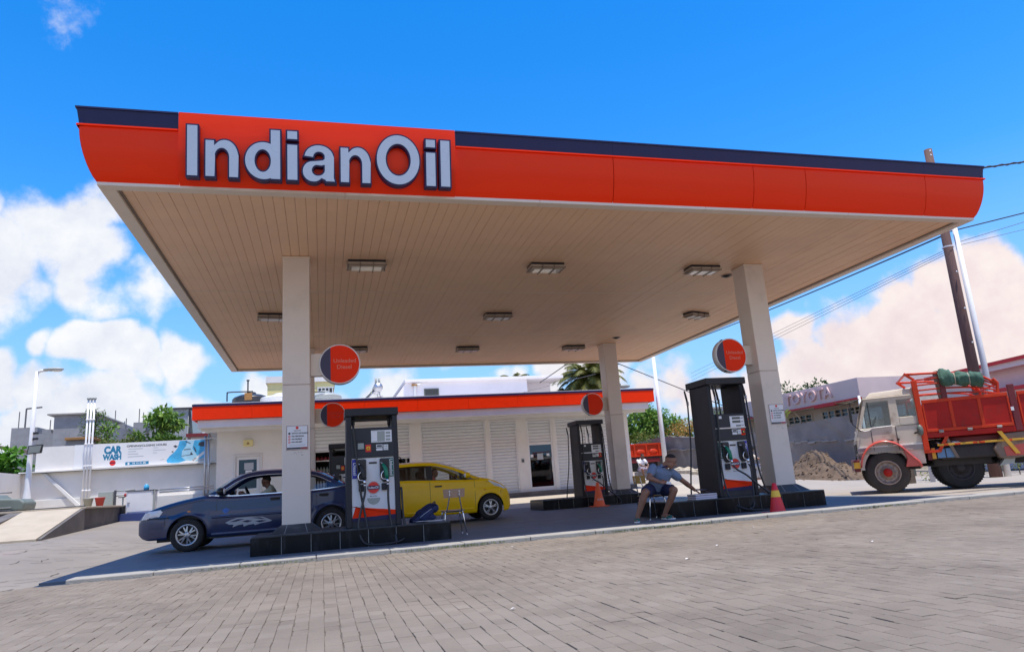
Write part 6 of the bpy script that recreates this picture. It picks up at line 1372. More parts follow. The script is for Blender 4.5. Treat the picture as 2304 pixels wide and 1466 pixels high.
    dx, dy = S['driver']; b = MB(); b.smooth = True; pts = [(dx + .42 + .07 * sin(a), dy + .18 * cos(a), .96 + .16 * sin(a)) for a in [2 * pi * k / 24 for k in range(25)]]; b.tube(pts, .015, 6, False); L(b, 'steering_wheel', 'car_black')
    # lamps and grille at the nose, lamps at the tail
    def skin_patch(nm, m_, s, pts, dd, p=t):
        """patch on the nose/side skin given as (x,z) outline points pushed out of the side"""
        c = MB(); c.smooth = False
        vs = [(x, s * (wid(x, z) + dd), z) for x, z in pts]; cx = sum(q[0] for q in pts) / len(pts); cz = sum(q[1] for q in pts) / len(pts); vs.append((cx, s * (wid(cx, cz) + dd + .012), cz)); n = len(pts)
        c.add(vs, [(i, (i + 1) % n, n) for i in range(n)]); vs2 = [(x, s * (wid(x, z) - .02), z) for x, z in pts]; c.add(vs[:n] + vs2, [(i, n + i, n + (i + 1) % n, (i + 1) % n) for i in range(n)])
        return L(c, nm, m_, p=p, fix=True)
    for s in (1, -1):
        h = skin_patch('headlight', 'lamp_glass', s, S['lamp_side'], .006); 
        if S.get('indicator'): skin_patch('indicator', 'lamp_amber', s, S['indicator'], .010)
        y0, y1, z0, z1, xf = S['lamp_front']; b = MB(); b.hexa([(xf - .1, s * y0, z0), (xf + .012, s * y0, z0), (xf - .035, s * y1, z0), (xf - .15, s * y1, z0), (xf - .2, s * y0, z1), (xf - .045, s * y0, z1), (xf - .10, s * y1, z1), (xf - .25, s * y1, z1)]); L(b, 'headlight_front', 'lamp_glass', p=h, fix=True, bevel=.01)
        b = MB(); b.box(X0 - .012, X0 + .05, s * hw * .45, s * hw * .78, .70, .88); L(b, 'tail_lamp', 'red_dot', bevel=.01)
    b = MB(); xf = X1; b.box(xf - .05, xf + .015, -.36, .36, S['grille'][0], S['grille'][1]); L(b, 'grille', 'car_black', bevel=.01)
    b = MB(); b.box(xf - .05, xf + .022, -.26, .26, .38, .50); L(b, 'number_plate', 'print_dark', bevel=.004)
    return dict(wid=wid, top=topf, yg=yg, rail=rail)
# dark blue saloon, nose to the left
sed = thing('dark_blue_saloon', 'dark blue four door saloon with its nose pointing left at the pump', 'car', (-1.13, 15.40, 0), pi)
SD = dict(wb=2.60, w=1.69, rear=-2.30, front=2.17, arch=.355, r=.30, rim=.185, spokes=6, paint='sedan_paint', crown=.035, crease=.63, floor=.3,
  top=[(-2.30, .72), (-2.28, .90), (-2.15, .985), (-1.62, 1.01), (-1.4, .985), (-.8, .955), (.4, .95), (.72, .965), (.98, .985), (1.3, .945), (1.7, .865), (1.98, .775), (2.10, .69), (2.17, .60)],
  bot=[(-2.30, .38), (-2.2, .30), (-1.8, .27), (-1.3, .25), (0, .235), (1.3, .24), (1.95, .245), (2.08, .28), (2.17, .36)],
  plan=[(-2.30, .80), (-2.2, .88), (-1.9, .955), (-1.2, .99), (0, 1.0), (1.2, .985), (1.7, .94), (1.98, .86), (2.10, .78), (2.17, .70)],
  roof=[(-1.68, 1.0), (-1.35, 1.19), (-1.0, 1.36), (-.75, 1.405), (-.4, 1.435), (-.1, 1.44), (.2, 1.42), (.42, 1.35), (.75, 1.15), (1.05, .985)],
  rscr=-.98, wscr=.30, tumble=.30, rcrown=.045, railw=.075, belt=lambda x: .95,
  pillars=[(-.52, -.40, 'car_black'), (-1.64, -1.22, 'sedan_paint')], glass=[(-.40, .98, 'skip_near'), (-1.30, -.52, 'car_glass')], near=1, waist='chrome', trim=(-1.30, .92),
  seams=[(-.47, .30, .93), (.80, .29, .93), (-1.02, .62, .93)], handles=[(-.25, .845, 'car_black'), (-1.16, .855, 'car_black')],
  mould=[(-.95, .88, .58, .022, .010, 'sedan_paint'), (-1.0, .88, .275, .045, .020, 'sedan_paint'), (1.62, 2.12, .63, .012, .006, 'car_black')],
  bonnet=(1.02, 1.80), bseam=(1.70, .64), mirror=(.72, 1.05), mirror_mat='car_black', seats=[(-.15, .36), (-.15, -.36), (-1.05, .36), (-1.05, -.36)], driver=(-.15, .36),
  lamp_side=[(2.03, .645), (2.085, .655), (1.99, .765), (1.78, .785), (1.74, .745), (1.80, .66)], lamp_front=(.42, .72, .62, .75, 2.14), grille=(.55, .63))
sv = car(sed, SD)
# curved graphic and small badge on the near doors
def side_decal(P, m, nm, dd=.004):
    vs = [(x, (sv['wid'](x, z) + dd), z) for x, z in P]; q = MB(); b = bmesh.new(); V = [b.verts.new(p) for p in vs]
    for i in range(len(V)): b.edges.new((V[i], V[(i + 1) % len(V)]))
    bmesh.ops.triangle_fill(b, use_beauty=True, edges=b.edges[:], normal=(0, 1, 0)); b.verts.ensure_lookup_table(); b.verts.index_update()
    q.add([tuple(v.co) for v in b.verts], [tuple(v.index for v in f.verts) for f in b.faces]); b.free()
    return q.build(nm, m, sed, local=True, fix=True)
D = lambda X, z: (-1.13 - X, z)
dec = side_decal([D(-1.77, .47), D(-1.68, .51), D(-1.56, .545), D(-1.30, .545), D(-1.10, .53), D(-.93, .45), D(-.98, .43), D(-1.13, .415), D(-1.24, .385), D(-1.26, .41), D(-1.36, .40), D(-1.44, .375), D(-1.45, .42), D(-1.54, .41), D(-1.64, .375), D(-1.62, .425), D(-1.70, .43)], 'decal_grey', 'side_decal')
for P in ([(-1.70, .475), (-1.55, .52), (-1.42, .51), (-1.58, .475)], [(-1.48, .47), (-1.38, .49), (-1.28, .47), (-1.38, .445)], [(-1.33, .53), (-1.16, .525), (-1.02, .475), (-1.18, .50)], [(-1.24, .46), (-1.12, .47), (-1.02, .45), (-1.16, .43)]): side_decal([D(*p) for p in P], 'sedan_paint', 'side_decal', .006)
side_decal([D(-1.83, .715), D(-1.77, .74), D(-1.70, .715), D(-1.72, .66), D(-1.77, .64), D(-1.81, .66)], 'decal_blue', 'door_badge')
side_decal([D(-1.86, .615), D(-1.70, .62), D(-1.70, .606), D(-1.86, .602)], 'decal_blue', 'door_badge')
# yellow hatchback, nose to the right
yel = thing('yellow_hatchback', 'bright yellow hatchback with black wheels waiting behind the pump', 'car', (2.69, 17.70, 0), 0)
YD = dict(wb=2.46, w=1.69, rear=-1.95, front=1.78, arch=.345, r=.30, rim=.178, spokes=5, paint='yellow_paint', crown=.04, crease=.74, floor=.3,
  top=[(-1.95, .70), (-1.92, .95), (-1.8, 1.06), (-.9, 1.055), (-.1, 1.02), (.6, .99), (.95, .985), (1.15, .985), (1.35, .93), (1.55, .84), (1.68, .73), (1.75, .62), (1.78, .52)],
  bot=[(-1.95, .40), (-1.85, .30), (-1.2, .24), (0, .20), (1.1, .20), (1.5, .185), (1.68, .20), (1.78, .30)],
  plan=[(-1.95, .84), (-1.8, .93), (-1.2, .985), (0, 1.0), (1.0, .985), (1.4, .94), (1.62, .86), (1.72, .78), (1.78, .68)],
  roof=[(-1.82, 1.06), (-1.6, 1.33), (-1.35, 1.44), (-.9, 1.49), (-.5, 1.50), (-.1, 1.48), (.25, 1.395), (.55, 1.275), (.85, 1.115), (1.10, .985)],
  rscr=-1.45, wscr=-.02, tumble=.27, rcrown=.05, railw=.07, belt=lambda x: 1.02,
  pillars=[(-.28, -.14, 'car_black'), (-1.80, -1.38, 'yellow_paint'), (.52, .57, 'car_black')], glass=[(-.14, .52, 'car_glass'), (.57, 1.02, 'tint_glass'), (-1.40, -.28, 'tint_glass')], near=-1, waist='car_black',
  seams=[(-.22, .27, 1.01), (.86, .27, .97), (-.95, .62, 1.03)], handles=[(-.02, .88, 'yellow_paint'), (-.98, .90, 'yellow_paint')],
  mould=[(-.80, .80, .30, .03, .008, 'yellow_paint')], bonnet=(1.16, 1.42), bseam=(1.52, .70), mirror=(.68, 1.085), mirror_mat='yellow_paint', seats=[(.02, .36), (.02, -.36), (-.85, .36), (-.85, -.36)], driver=(.02, -.36),
  lamp_side=[(1.60, .72), (1.655, .725), (1.50, .835), (1.25, .935), (1.20, .93), (1.36, .80)], lamp_front=(.44, .68, .64, .78, 1.70), grille=(.30, .42))
yv = car(yel, YD)
b = MB(); b.m(0, True).tube([(-.7, .0, 1.52), (-.85, 0, 1.66)], .012, 6); b.build('aerial', 'car_black', yel, local=True)
# ============================================================ LORRY
tr = thing('flatbed_lorry', 'old white cabbed lorry with a red drop side body parked at the right', 'lorry', (12.60, 13.61, -.01), radians(-39))
KX = .93
def T(b, nm, m, p=tr, sc=True, **k):
    if sc: b.v = [(v[0] * KX, v[1], v[2]) for v in b.v]
    return b.build(nm, m, p, local=True, **k)
WD = 2.05
# cab: lower shell and pillars, so that the windows are holes
def side_prof(y0, y1, poly, nm, m, bev=.02, p=tr): return T(MB().prism(poly, 'y', y0, y1), nm, m, p, bevel=bev)
b = MB()
P = [(-.60, .92), (-.585, 1.24), (-.50, 1.50), (.90, 1.52), (.90, .92)]
b.prism(P, 'y', .02, .09); b.prism(P, 'y', WD - .09, WD - .02)
b.hexa([(-.60, .09, .92), (-.54, .09, .92), (-.54, WD - .09, .92), (-.60, WD - .09, .92), (-.585, .09, 1.24), (-.52, .09, 1.24), (-.52, WD - .09, 1.24), (-.585, WD - .09, 1.24)])
b.hexa([(-.585, .09, 1.24), (-.52, .09, 1.24), (-.52, WD - .09, 1.24), (-.585, WD - .09, 1.24), (-.50, .09, 1.50), (-.43, .09, 1.50), (-.43, WD - .09, 1.50), (-.50, WD - .09, 1.50)])
b.box(.84, .90, .09, WD - .09, .92, 1.52)
cab = T(b, 'cab', 'truck_white', bevel=.018)
b = MB(); rz0, rz1 = 2.20, 2.30
b.hexa([(-.22, .05, rz0), (.93, .05, rz0 + .0), (.93, WD - .05, rz0), (-.22, WD - .05, rz0), (-.10, .10, rz1 + .02), (.88, .10, rz1 + .06), (.88, WD - .10, rz1 + .06), (-.10, WD - .10, rz1 + .02)])
b.box(-.30, .95, .02, WD - .02, rz0 - .035, rz0); T(b, 'cab_roof', 'truck_white', bevel=.035)
for y0, y1 in ((.03, .10), (WD - .10, WD - .03)):
    b = MB()
    for (xa, xb, xc, xd) in ((-.50, -.42, -.27, -.19), (.25, .45, .27, .46), (.84, .90, .84, .91)): b.hexa([(xa, y0, 1.50), (xb, y0, 1.50), (xb, y1, 1.50), (xa, y1, 1.50), (xc, y0 + .01, 2.19), (xd, y0 + .01, 2.19), (xd, y1 - .01, 2.19), (xc, y1 - .01, 2.19)])
    b.box(.45, .84, y0, y1, 1.50, 1.70); b.box(-.26, .84, y0 + .005, y1 - .005, 2.10, 2.19); T(b, 'cab_side_frame', 'truck_white', bevel=.014)
for y in (.06, WD - .06):
    w1 = T(MB().hexa([(-.42, y - .006, 1.50), (.27, y - .006, 1.50), (.27, y + .006, 1.50), (-.42, y + .006, 1.50), (-.21, y - .006, 2.12), (.27, y - .006, 2.12), (.27, y + .006, 2.12), (-.21, y + .006, 2.12)]), 'door_window', 'car_glass')
    T(MB().box(-.21, -.185, y - .02, y + .012, 1.50, 2.12), 'window_bar', 'car_black', w1)
    T(MB().box(.45, .86, y - .006, y + .006, 1.70, 2.12), 'quarter_window', 'car_glass')
    s = -1 if y < 1 else 1; yo = .012 if y < 1 else WD - .012
    for q in (((-.335, yo, 1.54), (-.30, yo, 1.46), (-.20, yo, 1.455), (-.19, yo, 1.46)), ): T(MB().m(0, True).tube([(-.52, yo, 1.50), (-.36, yo, 1.44), (-.24, yo, 1.455), (-.2, yo, 1.50), (.27, yo, 1.515)], .012, 6), 'window_rim', 'label_white')
    for (xa, z0, z1) in ((-.22, .98, 1.45), (.34, .96, 1.52)): T(MB().box(xa - .006, xa + .006, yo - .003, yo + .004, z0, z1), 'door_seam', 'truck_dark', cab)
    T(MB().box(-.58, .9, yo - .008, yo + .01, 1.055, 1.08), 'waist_line', 'label_white', cab); T(MB().box(.36, .9, yo - .005, yo + .01, 1.505, 1.515), 'panel_seam', 'truck_dark', cab)
    T(MB().box(.09, .24, yo - .03, yo, 1.17, 1.20), 'door_handle', 'car_black', bevel=.008); T(MB().box(.10, .22, yo - .012, yo, 1.06, 1.16), 'hinge', 'tank_grey', bevel=.006); T(MB().m(0, True).ell((.35, yo - .02, 1.20), (.03, .03, .035), 10), 'filler_cap', 'car_black')
T(MB().hexa([(-.475, .14, 1.52), (-.46, .14, 1.52), (-.46, WD - .14, 1.52), (-.475, WD - .14, 1.52), (-.255, .14, 2.14), (-.24, .14, 2.14), (-.24, WD - .14, 2.14), (-.255, WD - .14, 2.14)]), 'windscreen', 'car_glass')
T(MB().box(.865, .875, .3, WD - .3, 1.6, 2.1), 'rear_window', 'car_glass')
T(MB().box(.1, .6, .3, 1.75, 1.0, 1.35), 'seat', 'seat_dark', bevel=.05); T(MB().box(.5, .66, .3, 1.75, 1.3, 1.75), 'seat_back', 'seat_dark', bevel=.05); T(MB().box(-.5, -.25, .12, WD - .12, 1.0, 1.52), 'dashboard', 'car_black', bevel=.03)
b = MB(); b.smooth = True; b.tube([(-.12 + .10 * sin(a), .55 + .22 * cos(a), 1.58 + .2 * sin(a)) for a in [2 * pi * k / 20 for k in range(21)]], .018, 6, False); T(b, 'steering_wheel', 'car_black')
# lower cab skirt, bumper, fender arches
for y0, y1 in ((.03, .14), (WD - .14, WD - .03)):
    b = MB(); P = [(-.60, .92), (-.62, .55), (-.50, .55)] + [(.52 * cos(radians(q)), .47 + .58 * sin(radians(q))) for q in range(165, 10, -10)] + [(.56, .62), (.86, .62), (.86, .92)]
    b.prism(P[::-1], 'y', y0, y1); T(b, 'cab_skirt', 'truck_dark' if y0 > 1 else 'truck_white')
    b = MB(); b.smooth = True; A = list(range(172, 34, -6)); ya, yb = (y0 - .16, y1 + .02) if y0 < 1 else (y0 - .02, y1 + .16)
    pts = [(.60 * cos(radians(q)), .55 + .64 * sin(radians(q))) for q in A] + [(.60, .80), (.72, .68), (.76, .57)]; inn = [(x * .95, z - .03) for x, z in pts]
    vs = []
    for (x, z), (xi, zi) in zip(pts, inn): vs += [(x, ya, z - .02), (x, ya + .05, z + .012), (x, yb, z + .012), (xi, yb, zi), (xi, ya, zi)]
    n = len(pts); b.add(vs, [(i * 5 + k, i * 5 + (k + 1) % 5, (i + 1) * 5 + (k + 1) % 5, (i + 1) * 5 + k) for i in range(n - 1) for k in range(5)] + [(0, 1, 2, 3, 4), ((n - 1) * 5 + 4, (n - 1) * 5 + 3, (n - 1) * 5 + 2, (n - 1) * 5 + 1, (n - 1) * 5)]); T(b, 'fender', 'truck_fender', fix=True)
    b = MB(); b.prism([(.40, .98), (.60, .80), (.76, .57), (.40, .57), (.46, .75)], 'y', ya + .03, yb); T(b, 'fender_skirt', 'truck_fender', bevel=.01)
b = MB(); b.box(-.74, -.60, .0, WD, .52, .80); bp = T(b, 'bumper', 'truck_maroon', bevel=.02); T(MB().box(-.75, -.735, .1, .35, .60, .72), 'headlight', 'lamp_glass', bp); T(MB().box(-.745, -.60, -.012, .0, .60, .74), 'marker', 'truck_yellow', bp); T(MB().box(-.61, -.57, .3, WD - .3, .86, 1.16), 'grille', 'truck_dark')
T(MB().box(-.595, .86, .012, .028, .935, 1.045), 'sill_band', 'concrete', cab)
T(MB().box(-.64, -.50, .03, .2, .78, .93), 'step', 'concrete', bevel=.02)
mr = T(MB().tube([(-.45, .0, 1.45), (-.62, -.16, 1.62), (-.60, -.18, 2.12), (-.36, .0, 2.2)], .012, 6), 'mirror_frame', 'car_black'); T(MB().box(-.66, -.60, -.22, -.08, 1.66, 2.0), 'mirror', 'car_black', mr, bevel=.015)
# wheels
def lorry_wheel(cx, cy, s, m='tyre_dusty', R=.465, w=.28):
    cx *= KX
    b = MB(); b.smooth = True; pr = [(.27, -.5), (.30, -.5), (R - .05, -.5), (R - .012, -.42), (R, -.3), (R, .3), (R - .012, .42), (R - .05, .5), (.30, .48), (.272, .44)]; b.lathe([(r, h * w * s) for r, h in pr], (cx, cy, R), 'y', 40)
    for k in range(48):
        a = 2 * pi * k / 48; x, z = cx + R * cos(a), R + R * sin(a); dx, dz = -.011 * sin(a), .011 * cos(a); ux, uz = .008 * cos(a), .008 * sin(a)
        for (ya, yb) in ((-.42, -.06), (.06, .42)):
            b.smooth = False; b.hexa([(x - dx, cy + ya * w, z - dz), (x + dx, cy + ya * w, z + dz), (x + dx, cy + yb * w, z + dz), (x - dx, cy + yb * w, z - dz), (x - dx + ux, cy + ya * w, z - dz + uz), (x + dx + ux, cy + ya * w, z + dz + uz), (x + dx + ux, cy + yb * w, z + dz + uz), (x - dx + ux, cy + yb * w, z - dz + uz)])
    wh = T(b, 'wheel', m, fix=True, sc=False)
    b = MB(); b.smooth = True; b.lathe([(r, h * w * s) for r, h in ((.275, .46), (.262, .49), (.245, .44), (.235, .28), (.15, .24), (.14, .34), (.10, .38), (.095, .46))], (cx, cy, R), 'y', 32); T(b, 'rim', 'rim_rusty' if m != 'tyre' else 'truck_dark', wh, fix=True, sc=False)
    b = MB(); b.smooth = True; b.lathe([(.094, .44 * w * s), (.06, .54 * w * s), (0, .55 * w * s)], (cx, cy, R), 'y', 20); T(b, 'hub', 'truck_red' if m != 'tyre' else 'truck_dark', wh, fix=True, sc=False)
    b = MB()
    for k in range(10): a = 2 * pi * k / 10; b.lathe([(.022, .26 * w * s), (.022, .36 * w * s), (0, .37 * w * s)], (cx + .19 * cos(a), cy, R + .19 * sin(a)), 'y', 8)
    tag(T(b, 'nuts', 'rim_rusty' if m != 'tyre' else 'truck_dark', wh, fix=True, sc=False), kind='stuff')
for y, s in ((.14, -1), (WD - .14, 1)): lorry_wheel(-.01, y, s)
for x in (1.62, 4.35):
    for y, s in ((.55, -1), (.86, -1), (WD - .86, 1), (WD - .55, 1)): lorry_wheel(x, y, s, 'tyre')
    T(MB().m(0, True).tube([(x, .5, .465), (x, WD - .5, .465)], .09, 10), 'axle', 'truck_dark')
for y in (.62, WD - .62): T(MB().box(-.5, 5.2, y - .05, y + .05, .72, .92), 'chassis_rail', 'truck_dark')
T(MB().box(-.45, .8, .45, WD - .45, .5, .9), 'engine', 'truck_dark', bevel=.04)
# red drop side body
T(MB().box(.88, 5.4, .02, WD - .02, 1.245, 1.30), 'floor', 'truck_red'); 
for y in (.0, WD - .06): T(MB().box(.86, 5.4, y, y + .06, 1.17, 1.29), 'floor_rail', 'truck_red', bevel=.006)
def board(x0, x1, y, s, n):
    bd = T(MB().box(x0, x1, y - .015, y + .015, 1.30, 2.0), 'side_board', 'truck_red'); o = y - s * .016 if False else y
    for z0, z1 in ((1.30, 1.365), (1.955, 2.03)): T(MB().box(x0, x1, y - .035, y + .03, z0, z1), 'board_rail', 'truck_orange', bd, bevel=.006)
    for k in range(n + 1): xx = x0 + (x1 - x0) * k / n; T(MB().box(max(x0, xx - .035), min(x1, xx + .035), y - .033, y + .028, 1.366, 1.954), 'board_rib', 'truck_orange', bd, bevel=.006)
    for k in range(n): xx = x0 + (x1 - x0) * (k + .5) / n; T(MB().box(xx - .05, xx + .05, y - .05 if s > 0 else y + .03, y - .03 if s > 0 else y + .05, 1.27, 1.33), 'hinge', 'tank_grey', bd); T(MB().m(0, True).tube([(xx - .05, y - s * .05, 1.30), (xx + .05, y - s * .05, 1.30)], .02, 6), 'hinge', 'concrete', bd)
for y, s in ((.02, 1), (WD - .02, -1)): board(1.0, 2.80, y, s, 3); board(2.98, 5.36, y, s, 3)
for y in (.0, WD - .06): T(MB().box(2.82, 2.96, y - .01, y + .07, 1.18, 2.20), 'body_post', 'truck_maroon', bevel=.01); T(MB().box(2.80, 2.86, y - .03, y - .01, 1.62, 1.70), 'latch', 'label_white')
T(MB().box(5.36, 5.41, .02, WD - .02, 1.3, 2.0), 'tail_board', 'truck_red')
T(MB().box(.90, .945, .08, WD - .08, 1.3, 1.95), 'head_board', 'truck_red')
for y in (.0, WD - .09): T(MB().box(.86, .985, y - .02, y + .09, .86, 2.50), 'front_post', 'truck_orange', bevel=.01)
T(MB().hexa([(.86, -.02, .84), (1.22, -.02, .84), (1.22, .07, .84), (.86, .07, .84), (.86, -.02, .90), (1.24, -.02, .90), (1.24, .07, .90), (.86, .07, .90)]), 'stay_foot', 'truck_orange'); T(MB().hexa([(1.16, -.02, .89), (1.24, -.02, .89), (1.24, .06, .89), (1.16, .06, .89), (1.36, -.02, 1.18), (1.44, -.02, 1.18), (1.44, .06, 1.18), (1.36, .06, 1.18)]), 'stay', 'truck_orange')
# rack of rails over the front of the body
for y, zs in ((.03, (2.60, 2.50, 2.38, 2.26, 2.14)), (WD - .03, (2.60, 2.30))):
    rk = T(MB().tube([(.93, y, 2.45), (.93, y, 2.52), (.74, y, 2.68)], .034, 6), 'rack_post', 'truck_orange')
    for z in zs: T(MB().m(0, True).tube(cat_curve([(.76 if z > 2.55 else .93, y, z + (.06 if z > 2.55 else 0)), (1.6, y, z), (2.3, y, z - .04 - (z - 2.1) * .2), (2.66, y, z - .10 - (z - 2.1) * .55)], 4), .019 if z < 2.55 else .028, 6), 'rack_rail', 'truck_orange')
    T(MB().tube([(2.62, y, 2.0), (2.66, y, 2.26), (2.58, y, 2.36)], .034, 6), 'rack_post', 'truck_orange')
for x, z in ((.76, 2.66), (2.64, 2.24)): T(MB().tube([(x, .03, z), (x, WD - .03, z)], .026, 6), 'rack_rail', 'truck_orange')
T(MB().box(1.46, 1.58, .0, .09, 2.02, 2.66), 'rack_post', 'truck_maroon', bevel=.01)
T(MB().box(1.05, 2.3, .40, 1.65, .52, 1.14), 'wheel_housing', 'truck_dark', bevel=.03); T(MB().box(2.45, 3.9, .5, 1.55, .50, 1.12), 'shade_box', 'truck_dark', bevel=.05); T(MB().m(0, True).tube([(.6, 1.0, .62), (4.2, 1.0, .52)], .07, 8), 'drive_shaft', 'truck_dark')  # the rear box is added to keep the underside dark like its shadow
# underside: tanks, boxes, guard bar, stays, flaps
T(MB().box(1.45, 3.4, .25, 1.7, .84, 1.16), 'under_body', 'truck_maroon', bevel=.03); T(MB().box(1.20, 2.4, .16, .5, .66, .98), 'tank', 'truck_dark', bevel=.06)
T(MB().box(1.02, 1.10, .06, .3, .70, .94), 'bracket', 'truck_yellow'); T(MB().box(1.13, 1.50, .05, .35, .71, .92), 'battery_box', 'blue_box', bevel=.01); T(MB().box(1.30, 1.32, .04, .05, .71, .92), 'box_strap', 'truck_dark'); T(MB().box(.93, 1.02, .1, .5, .68, .95), 'bracket', 'truck_maroon')
gb = T(MB().box(1.16, 3.05, -.03, .0, .975, 1.02), 'guard_bar', 'truck_yellow', bevel=.004)
for k, q in enumerate((1.3, 1.52, 1.9, 2.02, 2.6)): T(MB().box(q, q + .09 + .03 * (k % 2), -.033, -.03, .978, 1.017), 'bar_stripe', 'truck_orange', gb)
T(MB().hexa([(2.70, -.06, .70), (2.79, -.06, .70), (2.79, -.03, .70), (2.70, -.03, .70), (2.42, -.06, 1.20), (2.51, -.06, 1.20), (2.51, -.03, 1.20), (2.42, -.03, 1.20)]), 'stay', 'truck_yellow')
T(MB().hexa([(1.50, .0, .70), (1.57, .0, .70), (1.57, .05, .70), (1.50, .05, .70), (1.34, .0, 1.17), (1.41, .0, 1.17), (1.41, .05, 1.17), (1.34, .05, 1.17)]), 'stay', 'tarp_brown')
T(MB().prism([(2.40, .62), (2.30, .84), (2.55, 1.15), (3.15, 1.17), (3.22, .66), (2.62, .60)], 'y', .02, .35), 'side_box', 'tarp_brown', bevel=.03); T(MB().prism([(2.52, .66), (2.50, .86), (3.1, .92), (3.1, .66)], 'y', .01, .02), 'side_panel', 'truck_fender'); T(MB().prism([(2.36, .46), (2.5, .62), (2.7, .62), (2.66, .50)], 'y', .1, .3), 'mud_flap', 'tank_grey')
T(MB().m(0, True).tube(cat_curve([(3.10, .0, 1.17), (3.20, .0, 1.0), (3.22, .0, .8), (3.18, .0, .62)], 4), .03, 6), 'hose', 'tank_grey')
rr = random.Random(17); b = MB(); b.smooth = True
for _ in range(9): x = rr.uniform(1.15, 1.6); b.tube(cat_curve([(x, .3, 1.12), (x + rr.uniform(-.1, .2), .1, 1.05), (x + rr.uniform(0, .3), .2, .98), (x + rr.uniform(0, .3), .4, .9)], 4), .014, 5)
T(b, 'air_lines', 'steel'); T(MB().m(0, True).ell((.86, -.02, 1.36), (.07, .07, .13), 12), 'air_bottle', 'tank_green'); T(MB().m(0, True).tube([(.72, -.03, 1.30), (.84, -.02, 1.34)], .02, 6), 'air_pipe', 'car_black')
b = MB(); b.smooth = True
for k in range(7): b.ell((-.7 + rr.uniform(-.1, .15), .25 + rr.uniform(-.2, .3), 2.17 + rr.uniform(-.03, .03)), (.2, .015, .012), 6, Matrix.Rotation(rr.uniform(-.3, .3), 3, 'Y'))
T(b, 'twig_bundle', 'bark')
# rolled green canvas tied on the rack (rests on the lorry)
t = thing('rolled_canvas', 'rolled green canvas tied up on the red rack of the lorry', 'canvas roll', tr.matrix_basis @ Vector((1.77, .2, 2.4)), 0)
def roll(u, v):
    x = (1.46 + .92 * u) * KX; r = .14 * (1 - .22 * math.exp(-((u - .36) / .05) ** 2) - .18 * math.exp(-((u - .68) / .04) ** 2)) * (1 + .30 * noise.noise((u * 6, 2 * cos(2 * pi * v), 2 * sin(2 * pi * v) + 3)) + .14 * noise.noise((u * 17, 4 * cos(2 * pi * v), 4 * sin(2 * pi * v)))) * (1.1 if u < .3 else 1) * (1 if .02 < u < .98 else .6)
    a = 2 * pi * v; p = Vector((x, -.02 + r * 1.05 * cos(a), 2.50 - .14 * u + r * (1.25 - .15 * u) * sin(a))); return tuple(tr.matrix_basis @ p)
b = MB(); b.smooth = True; b.grid(50, 24, roll); b.build('canvas', 'canvas_green', t, fix=True)
for u in (.36, .68): b = MB(); b.smooth = True; b.tube([tuple(Vector(roll(u, v / 16))) for v in range(17)], .012, 5, False); b.build('cord', 'ramp_concrete', t)
b = MB(); P = [tr.matrix_basis @ Vector((q[0] * KX, q[1], q[2])) for q in ((1.40, .03, 2.0), (1.48, .03, 2.0), (1.50, .26, 2.05), (1.42, .26, 2.05), (1.37, .02, 2.66), (1.49, .02, 2.68), (1.51, .26, 2.66), (1.39, .26, 2.64))]; b.hexa([tuple(p) for p in P]); b.build('end_flap', 'tarp_brown', t, bevel=.02)
# ============================================================ PEOPLE AND SMALL THINGS
def limb(b, pts, rs, n=12, flat=None):
    b.smooth = True; b.tube(cat_curve(pts, 5) if len(pts) > 2 else pts, [interp([(i / (len(rs) - 1), r) for i, r in enumerate(rs)], k / ((len(pts) - 1) * 5 if len(pts) > 2 else 1)) for k in range((len(pts) - 1) * 5 + 1 if len(pts) > 2 else 2)], n)
    for p, r in ((pts[0], rs[0]), (pts[-1], rs[-1])): b.ell(p, (r, r, r), 10)
def hand(b, wrist, direc, nrm, size=.18, curl=.5, thumb=1):
    """palm, four unequal fingers with bends, and a thumb from the side of the palm"""
    w = Vector(wrist); d = Vector(direc).normalized(); n = Vector(nrm); n = (n - d * n.dot(d)).normalized(); s = d.cross(n)
    R = Matrix((s, d, n)).transposed(); pc = w + d * size * .24
    b.ell(pc, (size * .225, size * .30, size * .085), 12, R)
    for k, (off, l) in enumerate(((-.165, .40), (-.06, .46), (.05, .43), (.15, .34))):
        p = w + d * size * .46 + s * size * off; q = [p]; a = curl * .5
        for j in range(3):
            dd = d * cos(a) - n * sin(a); p = p + dd * size * l * (.45, .33, .25)[j]; q.append(p); a += curl * .75
        b.tube(q, [size * .056, size * .052, size * .046, size * .038], 8); b.ell(q[-1], (size * .038,) * 3, 6)
        b.tube([w + d * size * .2 + s * size * off * .8, w + d * size * .46 + s * size * off], size * .06, 8)
    th = thumb; p0 = w + d * size * .14 - s * th * size * .15; p1 = p0 + (d * .75 - s * th * .75 - n * .2) * size * .26; p2 = p1 + (d * .95 - s * th * .15 - n * .4) * size * .22
    b.tube([p0, p1, p2], [size * .075, size * .06, size * .045], 8); b.ell(p2, (size * .045,) * 3, 6)
